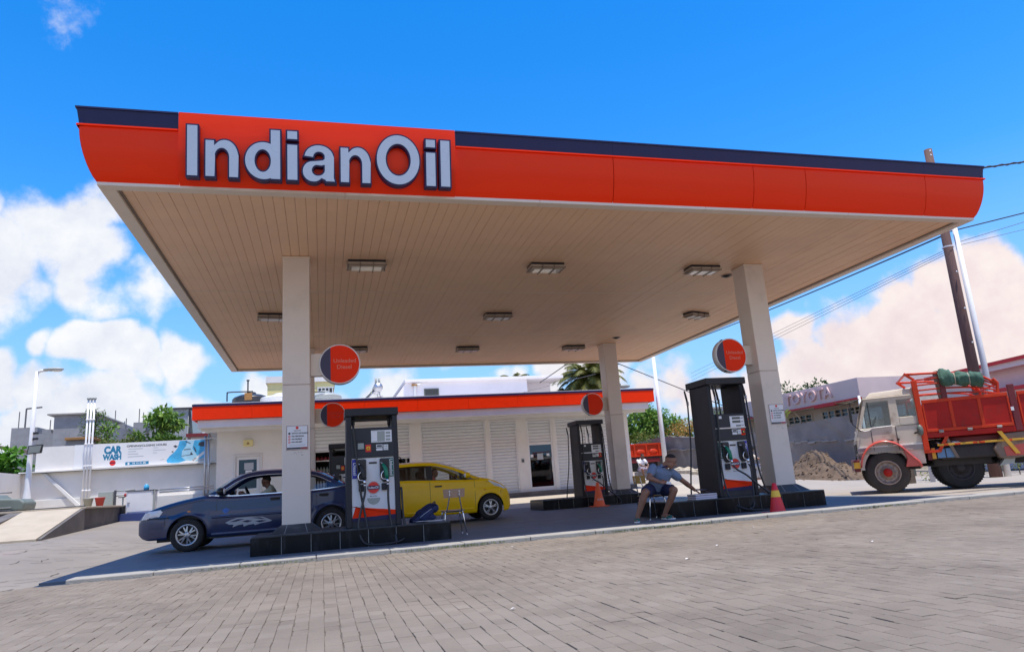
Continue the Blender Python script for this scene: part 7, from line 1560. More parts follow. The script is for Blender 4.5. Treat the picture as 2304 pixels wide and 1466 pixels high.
def head_on(t, b, c, look, up=(0, 0, 1), h=.235, hairm='hair', beard=False):
    """skull, jaw, nose, ears into b; hair, eyes and mouth as children of t"""
    f = Vector(look).normalized(); u = Vector(up); u = (u - f * u.dot(f)).normalized(); s = f.cross(u); R = Matrix((s, f, u)).transposed(); c = Vector(c); k = h / .235
    A = lambda x, y, z: c + (s * x + f * y + u * z) * k
    b.smooth = True
    b.ell(A(0, -.008, .022), (.074 * k, .093 * k, .092 * k), 16, R); b.ell(A(0, .018, -.045), (.056 * k, .066 * k, .070 * k), 14, R); b.ell(A(0, .062, -.088), (.026 * k, .022 * k, .022 * k), 10, R)
    b.tube([A(0, .085, .018), A(0, .104, -.022), A(0, .100, -.032)], [.010 * k, .016 * k, .014 * k], 8); b.ell(A(0, .098, -.03), (.019 * k, .014 * k, .011 * k), 8, R)
    b.ell(A(0, .078, -.062), (.026 * k, .014 * k, .012 * k), 8, R)
    for q in (-1, 1): b.ell(A(q * .076, -.006, -.006), (.011 * k, .022 * k, .032 * k), 8, R); b.ell(A(q * .03, .080, .022), (.022 * k, .010 * k, .008 * k), 8, R)
    e = MB(); e.smooth = True
    for q in (-1, 1): e.ell(A(q * .031, .0725, .006), (.012 * k, .010 * k, .007 * k), 8, R)
    e.build('eyes', 'eye', t); e = MB(); e.smooth = True
    for q in (-1, 1): e.ell(A(q * .031, .0835, .006), (.006 * k, .004 * k, .006 * k), 8, R)
    for q in (-1, 1): e.ell(A(q * .031, .083, .030), (.021 * k, .006 * k, .005 * k), 8, R)
    e.build('pupils_and_brows', 'hair', t)
    m = MB(); m.smooth = True; m.ell(A(0, .0865, -.063), (.024 * k, .008 * k, .006 * k), 8, R); m.build('lips', 'clay_red' if False else 'skin_dark', t)
    hb = MB(); hb.smooth = True; vs = []; n = 20; rows_ = 8
    for i in range(rows_ + 1):
        for j in range(n):
            a = 2 * pi * j / n; fr = cos(a)   # fr=1 towards the face
            lim = (.62 + .80 * (1 - max(0, fr)) ** .8) if fr > 0 else 1.42 + .30 * (-fr)
            ph = (pi / 2) * 0 + lim * i / rows_
            x, y, z = sin(a) * sin(ph), cos(a) * sin(ph), cos(ph); vs.append(A(x * .0775, y * .0965 - .009, z * .0955 + .022))
    hb.add(vs, [(i * n + j, (i + 1) * n + j, (i + 1) * n + (j + 1) % n, i * n + (j + 1) % n) for i in range(rows_) for j in range(n)]); hb.build('hair', hairm, t)
def person(lbl, loc, J, skin='skin', shirt='shirt_blue', shorts='shorts_navy', long_legs=False, shoes=None, voxel=.010, hands=True, look=(0, -1, 0), hup=(0, 0, 1), hh=.235, grp=None, sleeves=.55, nm='person', legs=True, sc=1.0):
    t = thing(nm, lbl, 'person', loc, 0, grp); V = {k: Vector(v) for k, v in J.items() if not isinstance(v, (int, float))}
    b = MB(); b.smooth = True
    mid = (V['hipL'] + V['hipR']) / 2; ch = (V['shL'] + V['shR']) / 2; ax = (V['shR'] - V['shL']).normalized(); up = (ch - mid).normalized(); fw = ax.cross(up) * -1
    def torso(b, g):
        hw = (V['shR'] - V['shL']).length / 2
        st = [(mid - up * .05, .155 + g, .115 + g), (mid + up * .06, .150 + g, .11 + g), (mid.lerp(ch, .42), .145 + g, .105 + g), (mid.lerp(ch, .75), .165 + g, .118 + g), (ch + up * .0, max(.1, hw * .86) + g, .095 + g), (ch + up * .055, .075 + g, .07 + g)]
        n = 18; vs = []
        for (c, rx, ry) in st:
            for j in range(n): a = 2 * pi * j / n; vs.append(c + (ax * cos(a) * rx + fw * sin(a) * ry) * sc)
        k = len(st); b.add(vs, [(i * n + j, i * n + (j + 1) % n, (i + 1) * n + (j + 1) % n, (i + 1) * n + j) for i in range(k - 1) for j in range(n)] + [tuple(range(n))[::-1], tuple((k - 1) * n + j for j in range(n))])
    torso(b, -.004)
    limb(b, [ch + up * .02, V['neck'], V['neck'].lerp(V['head'], .45)], [.066 * sc, .056 * sc, .056 * sc])
    head_on(t, b, V['head'], look, hup, hh)
    for s in 'LR':
        limb(b, [V['sh' + s], V['sh' + s].lerp(V['el' + s], .4), V['el' + s]], [.056 * sc, .051 * sc, .041 * sc]); limb(b, [V['el' + s], V['el' + s].lerp(V['ha' + s], .35), V['ha' + s]], [.041 * sc, .043 * sc, .027 * sc])
        d = (V['ha' + s] - V['el' + s]).normalized() if 'hd' + s not in V else V['hd' + s]
        if hands: hand(b, V['ha' + s], d, V.get('hn' + s, Vector((0, -.6, .8))), .175 * sc, J.get('curl', .55), 1 if s == 'L' else -1)
        else: b.ell(V['ha' + s] + d * .05, (.045 * sc, .045 * sc, .05 * sc), 8)
        if legs:
            limb(b, [V['hip' + s], V['hip' + s].lerp(V['kn' + s], .5), V['kn' + s]], [.092 * sc, .082 * sc, .058 * sc]); limb(b, [V['kn' + s], V['kn' + s].lerp(V['an' + s], .32), V['an' + s]], [.056 * sc, .058 * sc, .036 * sc])
            toe = V['toe' + s]; an = V['an' + s]; heel = an + Vector((0, 0, -.045 * sc)) - (toe - an).normalized() * .04 * sc; limb(b, [heel, an.lerp(toe, .5) + Vector((0, 0, -.01)), toe], [.036 * sc, .038 * sc, .026 * sc])
    remeshed(b, 'body', skin, t, voxel, 3)
    c = MB(); torso(c, .014)
    for s in 'LR': e = V['sh' + s].lerp(V['el' + s], sleeves); limb(c, [V['sh' + s] + (V['sh' + s] - V['el' + s]).normalized() * .01, V['sh' + s].lerp(V['el' + s], sleeves * .5), e], [.074 * sc, .072 * sc, .070 * sc])
    limb(c, [ch - up * .02, ch + up * .06], [.10 * sc, .072 * sc])
    remeshed(c, 'shirt', shirt, t, voxel, 2)
    if legs:
        c = MB(); c.smooth = True; c.ell(mid - up * .01, (.175 * sc, .135 * sc, .115 * sc), 16)
        for s in 'LR':
            k = 1.0 if long_legs else .70; e = V['hip' + s].lerp(V['kn' + s], k); limb(c, [V['hip' + s], V['hip' + s].lerp(V['kn' + s], k * .5), e], [.112 * sc, .104 * sc, (.075 if long_legs else .098) * sc])
            if long_legs: limb(c, [V['kn' + s], V['kn' + s].lerp(V['an' + s], .5), V['an' + s].lerp(V['kn' + s], .08)], [.075 * sc, .070 * sc, .058 * sc])
        limb(c, [V['hipL'], V['hipR']], [.115 * sc, .115 * sc]); remeshed(c, 'trousers' if long_legs else 'shorts', shorts, t, voxel, 2)
        if shoes:
            for s in 'LR':
                toe, an = V['toe' + s], V['an' + s]; d = (toe - an); d.z = 0; d.normalize(); sd = Vector((-d.y, d.x, 0)); base = Vector((an.x, an.y, J['ground'])) - d * .06 * sc; le = (toe - an).length + .12
                c = MB(); c.smooth = True; n = 16
                out = [(.0, .034), (.06, .038), (.13, .040), (.19, .044), (.235, .036), (.255, .016)]; k2 = le / .255
                P = [(x * k2, w) for x, w in out] + [(x * k2, -w) for x, w in out[::-1]]
                vs = [base + d * x + sd * w * sc for x, w in P]; m = len(P); c.add([p + Vector((0, 0, .004)) for p in vs] + [p + Vector((0, 0, .024)) for p in vs], [tuple(range(m))[::-1], tuple(range(m, 2 * m))] + [(i, (i + 1) % m, m + (i + 1) % m, m + i) for i in range(m)]); sl = c.build('slipper', 'label_white', t, fix=True)
                c = MB(); c.smooth = True; c.ell(base + d * .165 * sc + Vector((0, 0, .035)), (.088 * sc, .048 * sc, .042 * sc), 12, Matrix((d, sd, Vector((0, 0, 1)))).transposed()); c.ell(base + d * .05 * sc + Vector((0, 0, .038)), (.055 * sc, .042 * sc, .036 * sc), 12, Matrix((d, sd, Vector((0, 0, 1)))).transposed()); c.build('upper', shoes, sl)
    return t
man = person('seated man in a blue shirt and navy shorts reaching for the newspapers', (5.85, 11.8, 0), dict(
    hipL=(5.76, 11.93, .53), hipR=(6.00, 11.95, .51), shL=(5.76, 11.72, .90), shR=(6.13, 11.74, .80), neck=(5.99, 11.66, .945), head=(6.06, 11.60, 1.005),
    elL=(5.60, 11.60, .74), haL=(5.76, 11.50, .655), elR=(6.36, 11.76, .63), haR=(6.64, 11.90, .46), hdL=(.9, -.1, -.1), hnL=(0, -.75, .6), hdR=(.75, .15, -.42), hnR=(.3, -.3, .9), curl=.45,
    knL=(5.46, 11.52, .49), knR=(6.02, 11.50, .50), anL=(5.31, 11.62, .085), anR=(5.88, 11.70, .09), toeL=(5.22, 11.46, .035), toeR=(5.93, 11.52, .035), ground=0.0), look=(.66, -.52, -.55), hup=(.4, 0, .9), hh=.258, shoes='green_label', voxel=.0075, sleeves=.50, sc=1.1)
b = MB(); b.smooth = True; b.tube([(5.985 + .075 * cos(a), 11.665 + .07 * sin(a), .925 + .02 * cos(a)) for a in [2 * pi * k / 18 for k in range(19)]], .014, 6, False); b.build('collar', 'brand_navy', man)

t = thing('paper_cup', 'small white paper held in the seated man\'s hand', 'paper', (5.9, 11.5, .62)); b = MB(); b.hexa([(5.85, 11.46, .62), (5.93, 11.45, .60), (5.94, 11.46, .60), (5.86, 11.47, .62), (5.88, 11.46, .66), (5.95, 11.45, .635), (5.96, 11.46, .635), (5.89, 11.47, .66)]); b.build('sheet', 'paper', t)
# plywood chairs with steel legs
def chair(lbl, loc, rz, wood='wood_back'):
    t = thing('chair', lbl, 'chair', loc, rz, 'plywood chairs on the forecourt'); L = lambda b, nm, m, **k: b.build(nm, m, t, local=True, **k)   # faces local +y, backrest at -y
    def sheet_(u, v): x = -.19 + .38 * u; y = -.02 + .37 * v; return (x, y, .425 - .012 * sin(pi * v) + .0)
    L(MB().box(-.19, .19, -.02, .35, .415, .43), 'seat', wood, bevel=.006)
    b = MB(); n = 8
    vs = []
    for i in range(n + 1):
        x = -.185 + .37 * i / n; y = -.075 - .028 * (1 - (2 * i / n - 1) ** 2)
        for (z, d) in ((.645, 0), (.79, -.012)):
            k = .985 if z < .7 else 1.04
            vs += [(x * k, y + d, z), (x * k, y + d + .013, z)]
    b.add(vs, [q for i in range(n) for q in ((i * 4, i * 4 + 4, i * 4 + 6, i * 4 + 2), (i * 4 + 1, i * 4 + 3, i * 4 + 7, i * 4 + 5), (i * 4, i * 4 + 1, i * 4 + 5, i * 4 + 4), (i * 4 + 2, i * 4 + 6, i * 4 + 7, i * 4 + 3))] + [(0, 2, 3, 1), (n * 4, n * 4 + 1, n * 4 + 3, n * 4 + 2)]); L(b, 'backrest', wood, fix=True, bevel=.003)
    for s in (-1, 1):
        b = MB(); b.smooth = True; b.tube(cat_curve([(s * .085, -.105, .76), (s * .095, -.085, .62), (s * .13, -.03, .44), (s * .15, .02, .405)], 5), .011, 8); L(b, 'back_strut', 'chrome')
        for (y0, y1) in ((.02, -.06), (.31, .37)): b = MB(); b.smooth = True; b.tube([(s * .15, y0, .405), (s * .16, y0 + (y1 - y0) * .2, .36), (s * .195, y1, .01)], .0125, 8); b.tube([(s * .195, y1, .0), (s * .196, y1, .02)], .017, 8); L(b, 'leg', 'chrome')
        b = MB(); b.tube([(s * .15, .0, .402), (s * .15, .33, .402)], .011, 8); L(b, 'seat_rail', 'chrome')
        for z in (.69, .75): L(MB().lathe([(.0, -.012), (.014, -.010), (.014, 0)], (s * .085, -.105, z), 'y', 10), 'bolt', 'steel')
    for y in (.03, .30): b = MB(); b.tube([(-.15, y, .402), (.15, y, .402)], .010, 8); L(b, 'cross_rail', 'chrome')
    return t
chair('empty plywood chair with steel legs at the end of the island, back turned', (2.225, 12.44, 0), 0.0)
c2 = chair('plywood chair with steel legs under the seated man', (5.655, 11.985, 0), radians(-80), 'wood_ochre')
# newspapers, bag, papers
t = thing('newspaper_stack', 'stack of newspapers on the island under the seated man\'s reaching hand', 'newspapers', (6.82, 11.98, .286))
rr = random.Random(14)
for k in range(5):
    e = rr.uniform(-.012, .012); MB().box(6.60 + e, 7.04 + e, 11.82 + e, 12.14 + e, .287 + k * .019, .287 + k * .019 + .017).build('newspaper', 'news_purple' if k % 2 else 'paper', t)
b = MB(); b.grid(6, 6, lambda u, v: (6.76 + .30 * u, 11.86 + .25 * v, .384 + .10 * sin(pi * u * .75 + .6) * (1 - u * .8) + .01 * v)); b.build('open_newspaper', 'news_dark', t)
b = MB(); b.grid(6, 4, lambda u, v: (6.74 + .32 * u, 12.06 + .06 * v, .392 + .11 * sin(pi * u * .75 + .6) * (1 - u * .8))); b.build('open_newspaper', 'paper', t)
t = thing('navy_backpack', 'navy blue backpack slumped on the island end beside the pump', 'bag', (1.68, 12.25, .286))
b = MB(); b.smooth = True
R_ = Matrix.Rotation(radians(-28), 3, 'Y')
b.ell((1.68, 12.25, .415), (.25, .14, .10), 18, R_); b.ell((1.83, 12.26, .49), (.10, .13, .085), 14, R_); b.ell((1.53, 12.24, .345), (.13, .15, .06), 14, R_); b.ell((1.70, 12.14, .40), (.14, .06, .075), 14, R_); b.ell((1.60, 12.20, .44), (.10, .10, .05), 12, R_); b.ell((1.76, 12.2, .345), (.12, .10, .055), 12)
b.v = [tuple(Vector(p) + Vector((noise.noise((p[0] * 9, p[1] * 9, p[2] * 9)), noise.noise((p[0] * 9, p[1] * 9, 7)), noise.noise((p[0] * 8, 4, p[2] * 8)))) * .022) for p in b.v]
remeshed(b, 'bag_body', 'bag_navy', t, .012, 3)
for dy in (-.10, .06): MB().m(0, True).tube(cat_curve([(1.87, 12.25 + dy, .55), (1.76, 12.2 + dy, .565), (1.60, 12.18 + dy, .47), (1.49, 12.2 + dy, .34), (1.44, 12.2 + dy, .295)], 5), .013, 6).build('strap', 'shorts_navy', t)
MB().m(0, True).tube(cat_curve([(1.86, 12.22, .555), (1.86, 12.2, .60), (1.83, 12.2, .59), (1.80, 12.22, .54)], 4), .009, 6).build('loop', 'shorts_navy', t); MB().m(0, True).tube(cat_curve([(1.58, 12.10, .36), (1.66, 12.085, .42), (1.78, 12.10, .49)], 4), .005, 5).build('zip', 'corrugated', t)
t = thing('loose_papers', 'loose sheets of white paper lying under the navy backpack', 'papers', (1.85, 12.1, .287))
for k, (x, y, a) in enumerate(((1.80, 12.12, .1), (1.86, 12.15, -.15), (1.62, 12.08, .3))): b = MB(); c_, s_ = cos(a), sin(a); z = .289 + k * .006; b.add([(x + px * c_ - py * s_, y + px * s_ + py * c_, z + dz) for dz in (0, .004) for px, py in ((-.14, -.09), (.14, -.09), (.14, .09), (-.14, .09))], [(3, 2, 1, 0), (4, 5, 6, 7), (0, 1, 5, 4), (1, 2, 6, 5), (2, 3, 7, 6), (3, 0, 4, 7)]); b.build('sheet', 'paper', t)
# traffic cones
def cone(lbl, loc, h, m, band, r=.14, base=.20):
    t = thing('traffic_cone', lbl, 'traffic cone', loc, .25, 'traffic cones'); b = MB(); b.box(-base, base, -base, base, 0, .028); b.build('base', m, t, local=True, bevel=.012)
    f = lambda z: r + (.034 - r) * (z - .028) / (h - .028)
    z1, z2 = (h * .54, h * .76) if band else (h * .5, h * .75)
    for (a, c, mm, nm) in ((.028, z1, m, 'body'), (z1 + .0005, z2, 'cone_yellow' if band else m, 'band'), (z2 + .0005, h, m, 'tip')):
        b = MB(); b.smooth = True; b.lathe([(f(a) + (.004 if nm == 'band' else 0), a), (f(c) + (.004 if nm == 'band' else 0), c)] + ([(f(c) - .012, c + .004), (0, c)] if nm == 'tip' else []), (0, 0, 0), 'z', 28); b.build(nm, mm, t, local=True)
    return t
cone('red traffic cone with a yellow band by the right pump island', (7.55, 10.78, 0), .50, 'red_cone', True, .13, .19)
oc = cone('orange traffic cone in front of the far pump', (7.68, 19.3, 0), .68, 'orange_cone', False, .17, .21)
text('lettering', 'IOML', .085, 'paper', oc, facing_front(7.675, 19.155, .20), .001)
# people seen in and behind the cars
person('driver of the blue saloon seen from behind in a pale olive shirt', (-1.0, 15.0, 0), dict(hipL=(-.98, 14.95, .60), hipR=(-.98, 15.2, .60), shL=(-1.0, 14.86, 1.0), shR=(-.98, 15.24, 1.0), neck=(-1.03, 15.05, 1.08), head=(-1.08, 15.05, 1.20), elL=(-1.22, 14.72, .86), haL=(-1.50, 14.85, .98), elR=(-1.25, 15.3, .86), haR=(-1.50, 15.2, .98), knL=(-1.45, 14.95, .62), knR=(-1.45, 15.15, .62), anL=(-1.7, 14.95, .4), anR=(-1.7, 15.15, .4), toeL=(-1.8, 14.95, .4), toeR=(-1.8, 15.15, .4), ground=.36), skin='skin_dark', shirt='shirt_olive', shorts='dark_cloth', long_legs=True, look=(-.8, .55, 0), voxel=.014, hands=False, sleeves=.6)
person('woman with dark hair in the front seat of the yellow hatchback', (2.75, 17.3, 0), dict(hipL=(2.66, 17.2, .60), hipR=(2.66, 17.45, .60), shL=(2.60, 17.14, 1.0), shR=(2.60, 17.5, 1.0), neck=(2.62, 17.33, 1.08), head=(2.66, 17.33, 1.20), elL=(2.78, 17.1, .85), haL=(3.0, 17.2, .92), elR=(2.78, 17.55, .85), haR=(3.0, 17.45, .92), knL=(3.1, 17.2, .6), knR=(3.1, 17.45, .6), anL=(3.4, 17.2, .4), anR=(3.4, 17.45, .4), toeL=(3.5, 17.2, .4), toeR=(3.5, 17.45, .4), ground=.36), skin='skin', shirt='pink_cloth', shorts='dark_cloth', long_legs=True, look=(.75, -.65, 0), voxel=.014, hands=False, hh=.225)
person('station attendant in an orange vest half hidden behind the saloon roof', (.9, 18.9, 0), dict(hipL=(1.0, 18.95, .62), hipR=(.78, 18.95, .62), shL=(1.06, 18.88, 1.02), shR=(.72, 18.88, 1.0), neck=(.90, 18.84, 1.10), head=(.93, 18.80, 1.20), elL=(1.1, 18.7, .78), haL=(.95, 18.55, .66), elR=(.64, 18.7, .78), haR=(.75, 18.55, .66), knL=(1.05, 18.5, .6), knR=(.75, 18.5, .6), anL=(1.05, 18.45, .1), anR=(.75, 18.45, .1), toeL=(1.05, 18.3, .04), toeR=(.75, 18.3, .04), ground=0), skin='skin', shirt='orange_vest', shorts='dark_cloth', long_legs=True, shoes='black_rubber', look=(.3, -.9, -.1), voxel=.013)
t = thing('stool', 'low dark stool under the attendant in the orange vest', 'stool', (.9, 19, 0)); MB().box(.68, 1.12, 18.8, 19.15, .45, .5).build('seat', 'dark_frame', t, bevel=.01)
for x in (.72, 1.08):
    for y in (18.84, 19.11): MB().tube([(x, y, 0), (x, y, .45)], .015, 6).build('leg', 'steel', t)
g0 = terrain(15.6, 33)
person('man in a white shirt sitting far behind the seated man\'s chair', (15.6, 33, g0), dict(hipL=(15.48, 33.0, g0 + .50), hipR=(15.72, 33.0, g0 + .50), shL=(15.40, 32.95, g0 + .95), shR=(15.78, 32.95, g0 + .95), neck=(15.6, 32.9, g0 + 1.03), head=(15.64, 32.86, g0 + 1.16), elL=(15.42, 32.7, g0 + .70), haL=(15.60, 32.55, g0 + .64), elR=(15.84, 32.7, g0 + .70), haR=(15.72, 32.52, g0 + .62), knL=(15.42, 32.55, g0 + .50), knR=(15.80, 32.55, g0 + .50), anL=(15.44, 32.5, g0 + .09), anR=(15.78, 32.5, g0 + .09), toeL=(15.42, 32.36, g0 + .04), toeR=(15.80, 32.36, g0 + .04), ground=g0 - .01), skin='skin_dark', shirt='shirt_white', shorts='news_purple', long_legs=False, shoes='label_white', look=(.5, -.8, -.1), voxel=.015)
t = thing('concrete_block_seat', 'grey concrete block the far man in white sits on', 'block', (15.6, 33.05, g0)); MB().box(15.3, 15.9, 32.9, 33.3, g0 - .05, g0 + .41).build('block', 'block_grey', t, bevel=.02)
# motorcycle and rider seen between the pump hoses and the column
mx, my = 16.12, 24.0; mz = terrain(mx, my) - .01
t = thing('motorcycle', 'dark motorcycle passing behind the right column', 'motorcycle', (mx, my, mz), radians(-35))
ML = lambda b, nm, m, **k: b.build(nm, m, t, local=True, **k)
for x in (-.62, .62):
    b = MB(); b.smooth = True; b.lathe([(.25, -.035), (.285, -.045), (.30, 0), (.285, .045), (.25, .035)], (x, 0, .30), 'y', 26); w_ = ML(b, 'wheel', 'tyre', fix=True); b = MB()
    for k in range(5): a = 2 * pi * k / 5; b.tube([(x, 0, .30), (x + .25 * cos(a), 0, .30 + .25 * sin(a))], .014, 6)
    b.lathe([(.24, -.02), (.262, 0), (.24, .02)], (x, 0, .3), 'y', 26); b.build('rim', 'alloy', w_, local=True); 
b = MB(); b.smooth = True; b.ell((.12, 0, .78), (.28, .13, .12), 14); ML(b, 'fuel_tank', 'brand_navy'); ML(MB().box(-.6, -.05, -.12, .12, .74, .82), 'saddle', 'car_black', bevel=.03); ML(MB().box(-.2, .22, -.14, .14, .28, .58), 'engine', 'steel', bevel=.04)
b = MB(); b.smooth = True
for s in (-1, 1): b.tube([(.62, s * .07, .30), (.44, s * .07, .95)], .022, 8)
b.tube([(.40, -.30, 1.02), (.46, -.12, 1.0), (.46, .12, 1.0), (.40, .30, 1.02)], .014, 8); b.tube([(.42, 0, .9), (-.1, 0, .62), (-.62, 0, .30)], .03, 8); ML(b, 'frame', 'dark_frame')
ML(MB().m(0, True).ell((.54, 0, .92), (.09, .09, .09), 12), 'headlight', 'lamp_glass'); b = MB(); b.smooth = True; b.tube([(.1, -.15, .35), (-.2, -.17, .28), (-.75, -.18, .38)], [.02, .03, .045], 8); ML(b, 'exhaust', 'chrome')
for s in (-1, 1): b = MB(); b.smooth = True; b.tube([(.40, s * .24, 1.02), (.38, s * .30, 1.22)], .007, 5); b.ell((.38, s * .31, 1.24), (.02, .055, .035), 8); ML(b, 'mirror', 'car_black')
tm = t.matrix_basis
Q = lambda x, y, z: tuple(tm @ Vector((x, y, z)))
rd = person('motorcycle rider in a pale shirt passing behind the right column', Q(-.3, 0, 0), dict(hipL=Q(-.3, .12, .86), hipR=Q(-.3, -.12, .86), shL=Q(-.16, .18, 1.28), shR=Q(-.16, -.18, 1.28), neck=Q(-.12, 0, 1.36), head=Q(-.07, 0, 1.48), elL=Q(.08, .28, 1.08), haL=Q(.36, .25, 1.04), elR=Q(.08, -.28, 1.08), haR=Q(.36, -.25, 1.04), knL=Q(.12, .18, .75), knR=Q(.12, -.18, .75), anL=Q(-.02, .18, .36), anR=Q(-.02, -.18, .36), toeL=Q(.12, .18, .32), toeR=Q(.12, -.18, .32), ground=mz + .28), skin='skin', shirt='beige_wall', shorts='decal_grey', long_legs=True, look=tuple(tm.to_3x3() @ Vector((1, 0, 0))), voxel=.014, hands=False, sleeves=.9)
b = MB(); b.smooth = True; hc = Vector(Q(-.08, 0, 1.50)); b.ell(hc, (.125, .125, .12), 16); b.build('helmet', 'car_black', rd)
# ============================================================ TREES AND PLANTS
def rdir(r):
    while True:
        v = Vector((r.uniform(-1, 1), r.uniform(-1, 1), r.uniform(-1, 1)))
        if .05 < v.length < 1: return v.normalized()
def leaf(b, p, d, n, l, w):
    """a pointed leaf of two triangles pairs, folded slightly along the rib"""
    s = d.cross(n).normalized() * w * .5; m = p + d * l * .5 + n * l * .06
    b.add([p, m + s, p + d * l - n * l * .08, m - s, p + d * l * .5], [(0, 1, 4), (1, 2, 4), (2, 3, 4), (3, 0, 4)])
def crown(b, clumps, per, l, r, squash=.8, droop=.2):
    for (c, R) in clumps:
        c = Vector(c); k = int(per * R * R)
        for _ in range(k):
            v = rdir(r); rr_ = R * (r.random() ** .4); p = c + Vector((v.x, v.y, v.z * squash)) * rr_
            d = (v + rdir(r) * .8 + Vector((0, 0, -droop))).normalized(); n = (Vector((0, 0, 1)) + rdir(r) * .8).normalized(); n = (n - d * n.dot(d))
            if n.length < .1: continue
            q = l * r.uniform(.6, 1.3); leaf(b, p, d, n.normalized(), q, q * r.uniform(.4, .6))
def tree(nm, lbl, base, trunk, limbs, clumps, per, l, lm, seed, cat='tree', grp=None, r0=.16, squash=.8, droop=.2):
    r = random.Random(seed); t = thing(nm, lbl, cat, base, 0, grp); b = MB(); b.smooth = True; b.tube(cat_curve(trunk, 5) if len(trunk) > 2 else trunk, [r0 * (1 - .55 * i / max(1, (len(trunk) - 1) * 5)) for i in range((len(trunk) - 1) * 5 + 1)] if len(trunk) > 2 else [r0, r0 * .5], 8)
    for a, c in limbs: a, c = Vector(a), Vector(c); b.tube([a, a.lerp(c, .5) + rdir(r) * .08 * (c - a).length, c], [r0 * .45, r0 * .32, r0 * .14], 6)
    b.build('trunk', 'bark', t); b = MB(); crown(b, clumps, per, l, r, squash, droop); b.build('crown', lm, t); return t
def auto(base, top, centre, rad, n, seed, zs=.7, cr=(.25, .5)):
    """limbs and clumps spread through an uneven crown volume"""
    r = random.Random(seed); cl, li = [], []
    for _ in range(n):
        v = rdir(r); q = r.uniform(.35, 1) ** .6; c = Vector(centre) + Vector((v.x * rad[0], v.y * rad[1], v.z * rad[2])) * q; cl.append((tuple(c), r.uniform(*cr) * max(rad[0], rad[2])))
    for c, _ in cl[:max(4, n // 2)]: li.append((tuple(Vector(base).lerp(Vector(top), r.uniform(.5, 1))), c))
    return li, cl
# left, beyond the car wash wall
r_ = random.Random(3)
t = thing('young_tree', 'small dark tree with tiered leaves behind the wall, left of the low turret', 'tree', (-9.4, 33.5, .7)); b = MB(); b.smooth = True; b.tube([(-9.4, 33.5, .7), (-9.42, 33.5, 3.2), (-9.3, 33.5, 5.0)], [.07, .05, .02], 8); lf = MB()
for k in range(13):
    z = 3.75 + k * .108; L_ = .55 * (1 - .35 * abs(k - 5) / 8)
    for q in range(4):
        a = k * 1.1 + q * 1.57 + r_.uniform(-.3, .3); e = Vector((-9.38 + L_ * cos(a), 33.5 + L_ * sin(a), z + .08)); s_ = Vector((-9.38, 33.5, z)); b.tube([s_, e], [.014, .006], 5)
        for j in range(9): p = s_.lerp(e, .25 + .75 * j / 8); d = ((e - s_).normalized() * .5 + Vector((0, 0, -.35)) + rdir(r_) * .8).normalized(); n = Vector((0, 0, 1)) - d * d.z; leaf(lf, p, d, n.normalized(), r_.uniform(.13, .22), r_.uniform(.05, .08))
b.build('trunk', 'bark', t); lf.build('crown', 'leaf_mid', t)
li, cl = auto((-8.85, 33.2, 2.5), (-8.8, 33.2, 4.2), (-8.75, 33.2, 4.15), (.34, .4, .42), 12, 5)
tree('shrub', 'light green bush right beside the small dark tiered tree', (-8.8, 33.2, .7), [(-8.85, 33.2, .7), (-8.8, 33.2, 4.1)], li, cl, 900, .15, 'leaf_light', 6, 'bush', r0=.05)
li, cl = auto((-6.7, 33, 3.2), (-6.6, 33, 4.6), (-6.62, 33, 4.55), (.72, .6, .50), 26, 7, cr=(.28, .42))
tree('leafy_tree', 'broad leaved light green tree with a pale trunk in front of the corrugated shed', (-6.6, 33, .7), [(-6.75, 33, .7), (-6.7, 33, 3.0), (-6.55, 33, 4.2)], li, cl, 420, .26, 'leaf_light', 8, r0=.09, droop=.5)
li, cl = auto((-7.5, 32.6, 2.6), (-7.4, 32.6, 3.6), (-7.45, 32.6, 3.78), (.5, .4, .42), 14, 9)
tree('shrub', 'mid green bush below the leafy tree at its left', (-7.4, 32.6, .7), [(-7.5, 32.6, .7), (-7.4, 32.6, 3.7)], li, cl, 700, .18, 'leaf_mid', 10, 'bush', r0=.05)
li, cl = auto((-6.1, 32, 2.6), (-6.1, 32, 3.3), (-6.15, 32, 3.52), (.7, .35, .20), 14, 11)
tree('shrub', 'dark low foliage right above the banner picture', (-6.1, 32, .7), [(-6.1, 32, .7), (-6.15, 32, 3.4)], li, cl, 900, .20, 'leaf_mid', 12, 'bush', r0=.05)
li, cl = auto((-8.2, 32, 2.6), (-8.2, 32, 3.2), (-8.15, 32, 3.42), (.95, .3, .16), 16, 13)
tree('shrub', 'yellow green low hedge top above the CAR WASH lettering', (-8.2, 32, .7), [(-8.2, 32, .7), (-8.2, 32, 3.3)], li, cl, 900, .13, 'leaf_hedge', 14, 'bush', r0=.05)
li, cl = auto((-9.9, 32, 2.6), (-9.9, 32, 3.2), (-9.85, 32, 3.50), (.35, .3, .2), 6, 15)
tree('shrub', 'tiny sprig of leaves above the wall left of the vent pipes', (-9.9, 32, .7), [(-9.9, 32, .7), (-9.9, 32, 3.4)], li, cl, 700, .13, 'leaf_light', 16, 'bush', r0=.03)
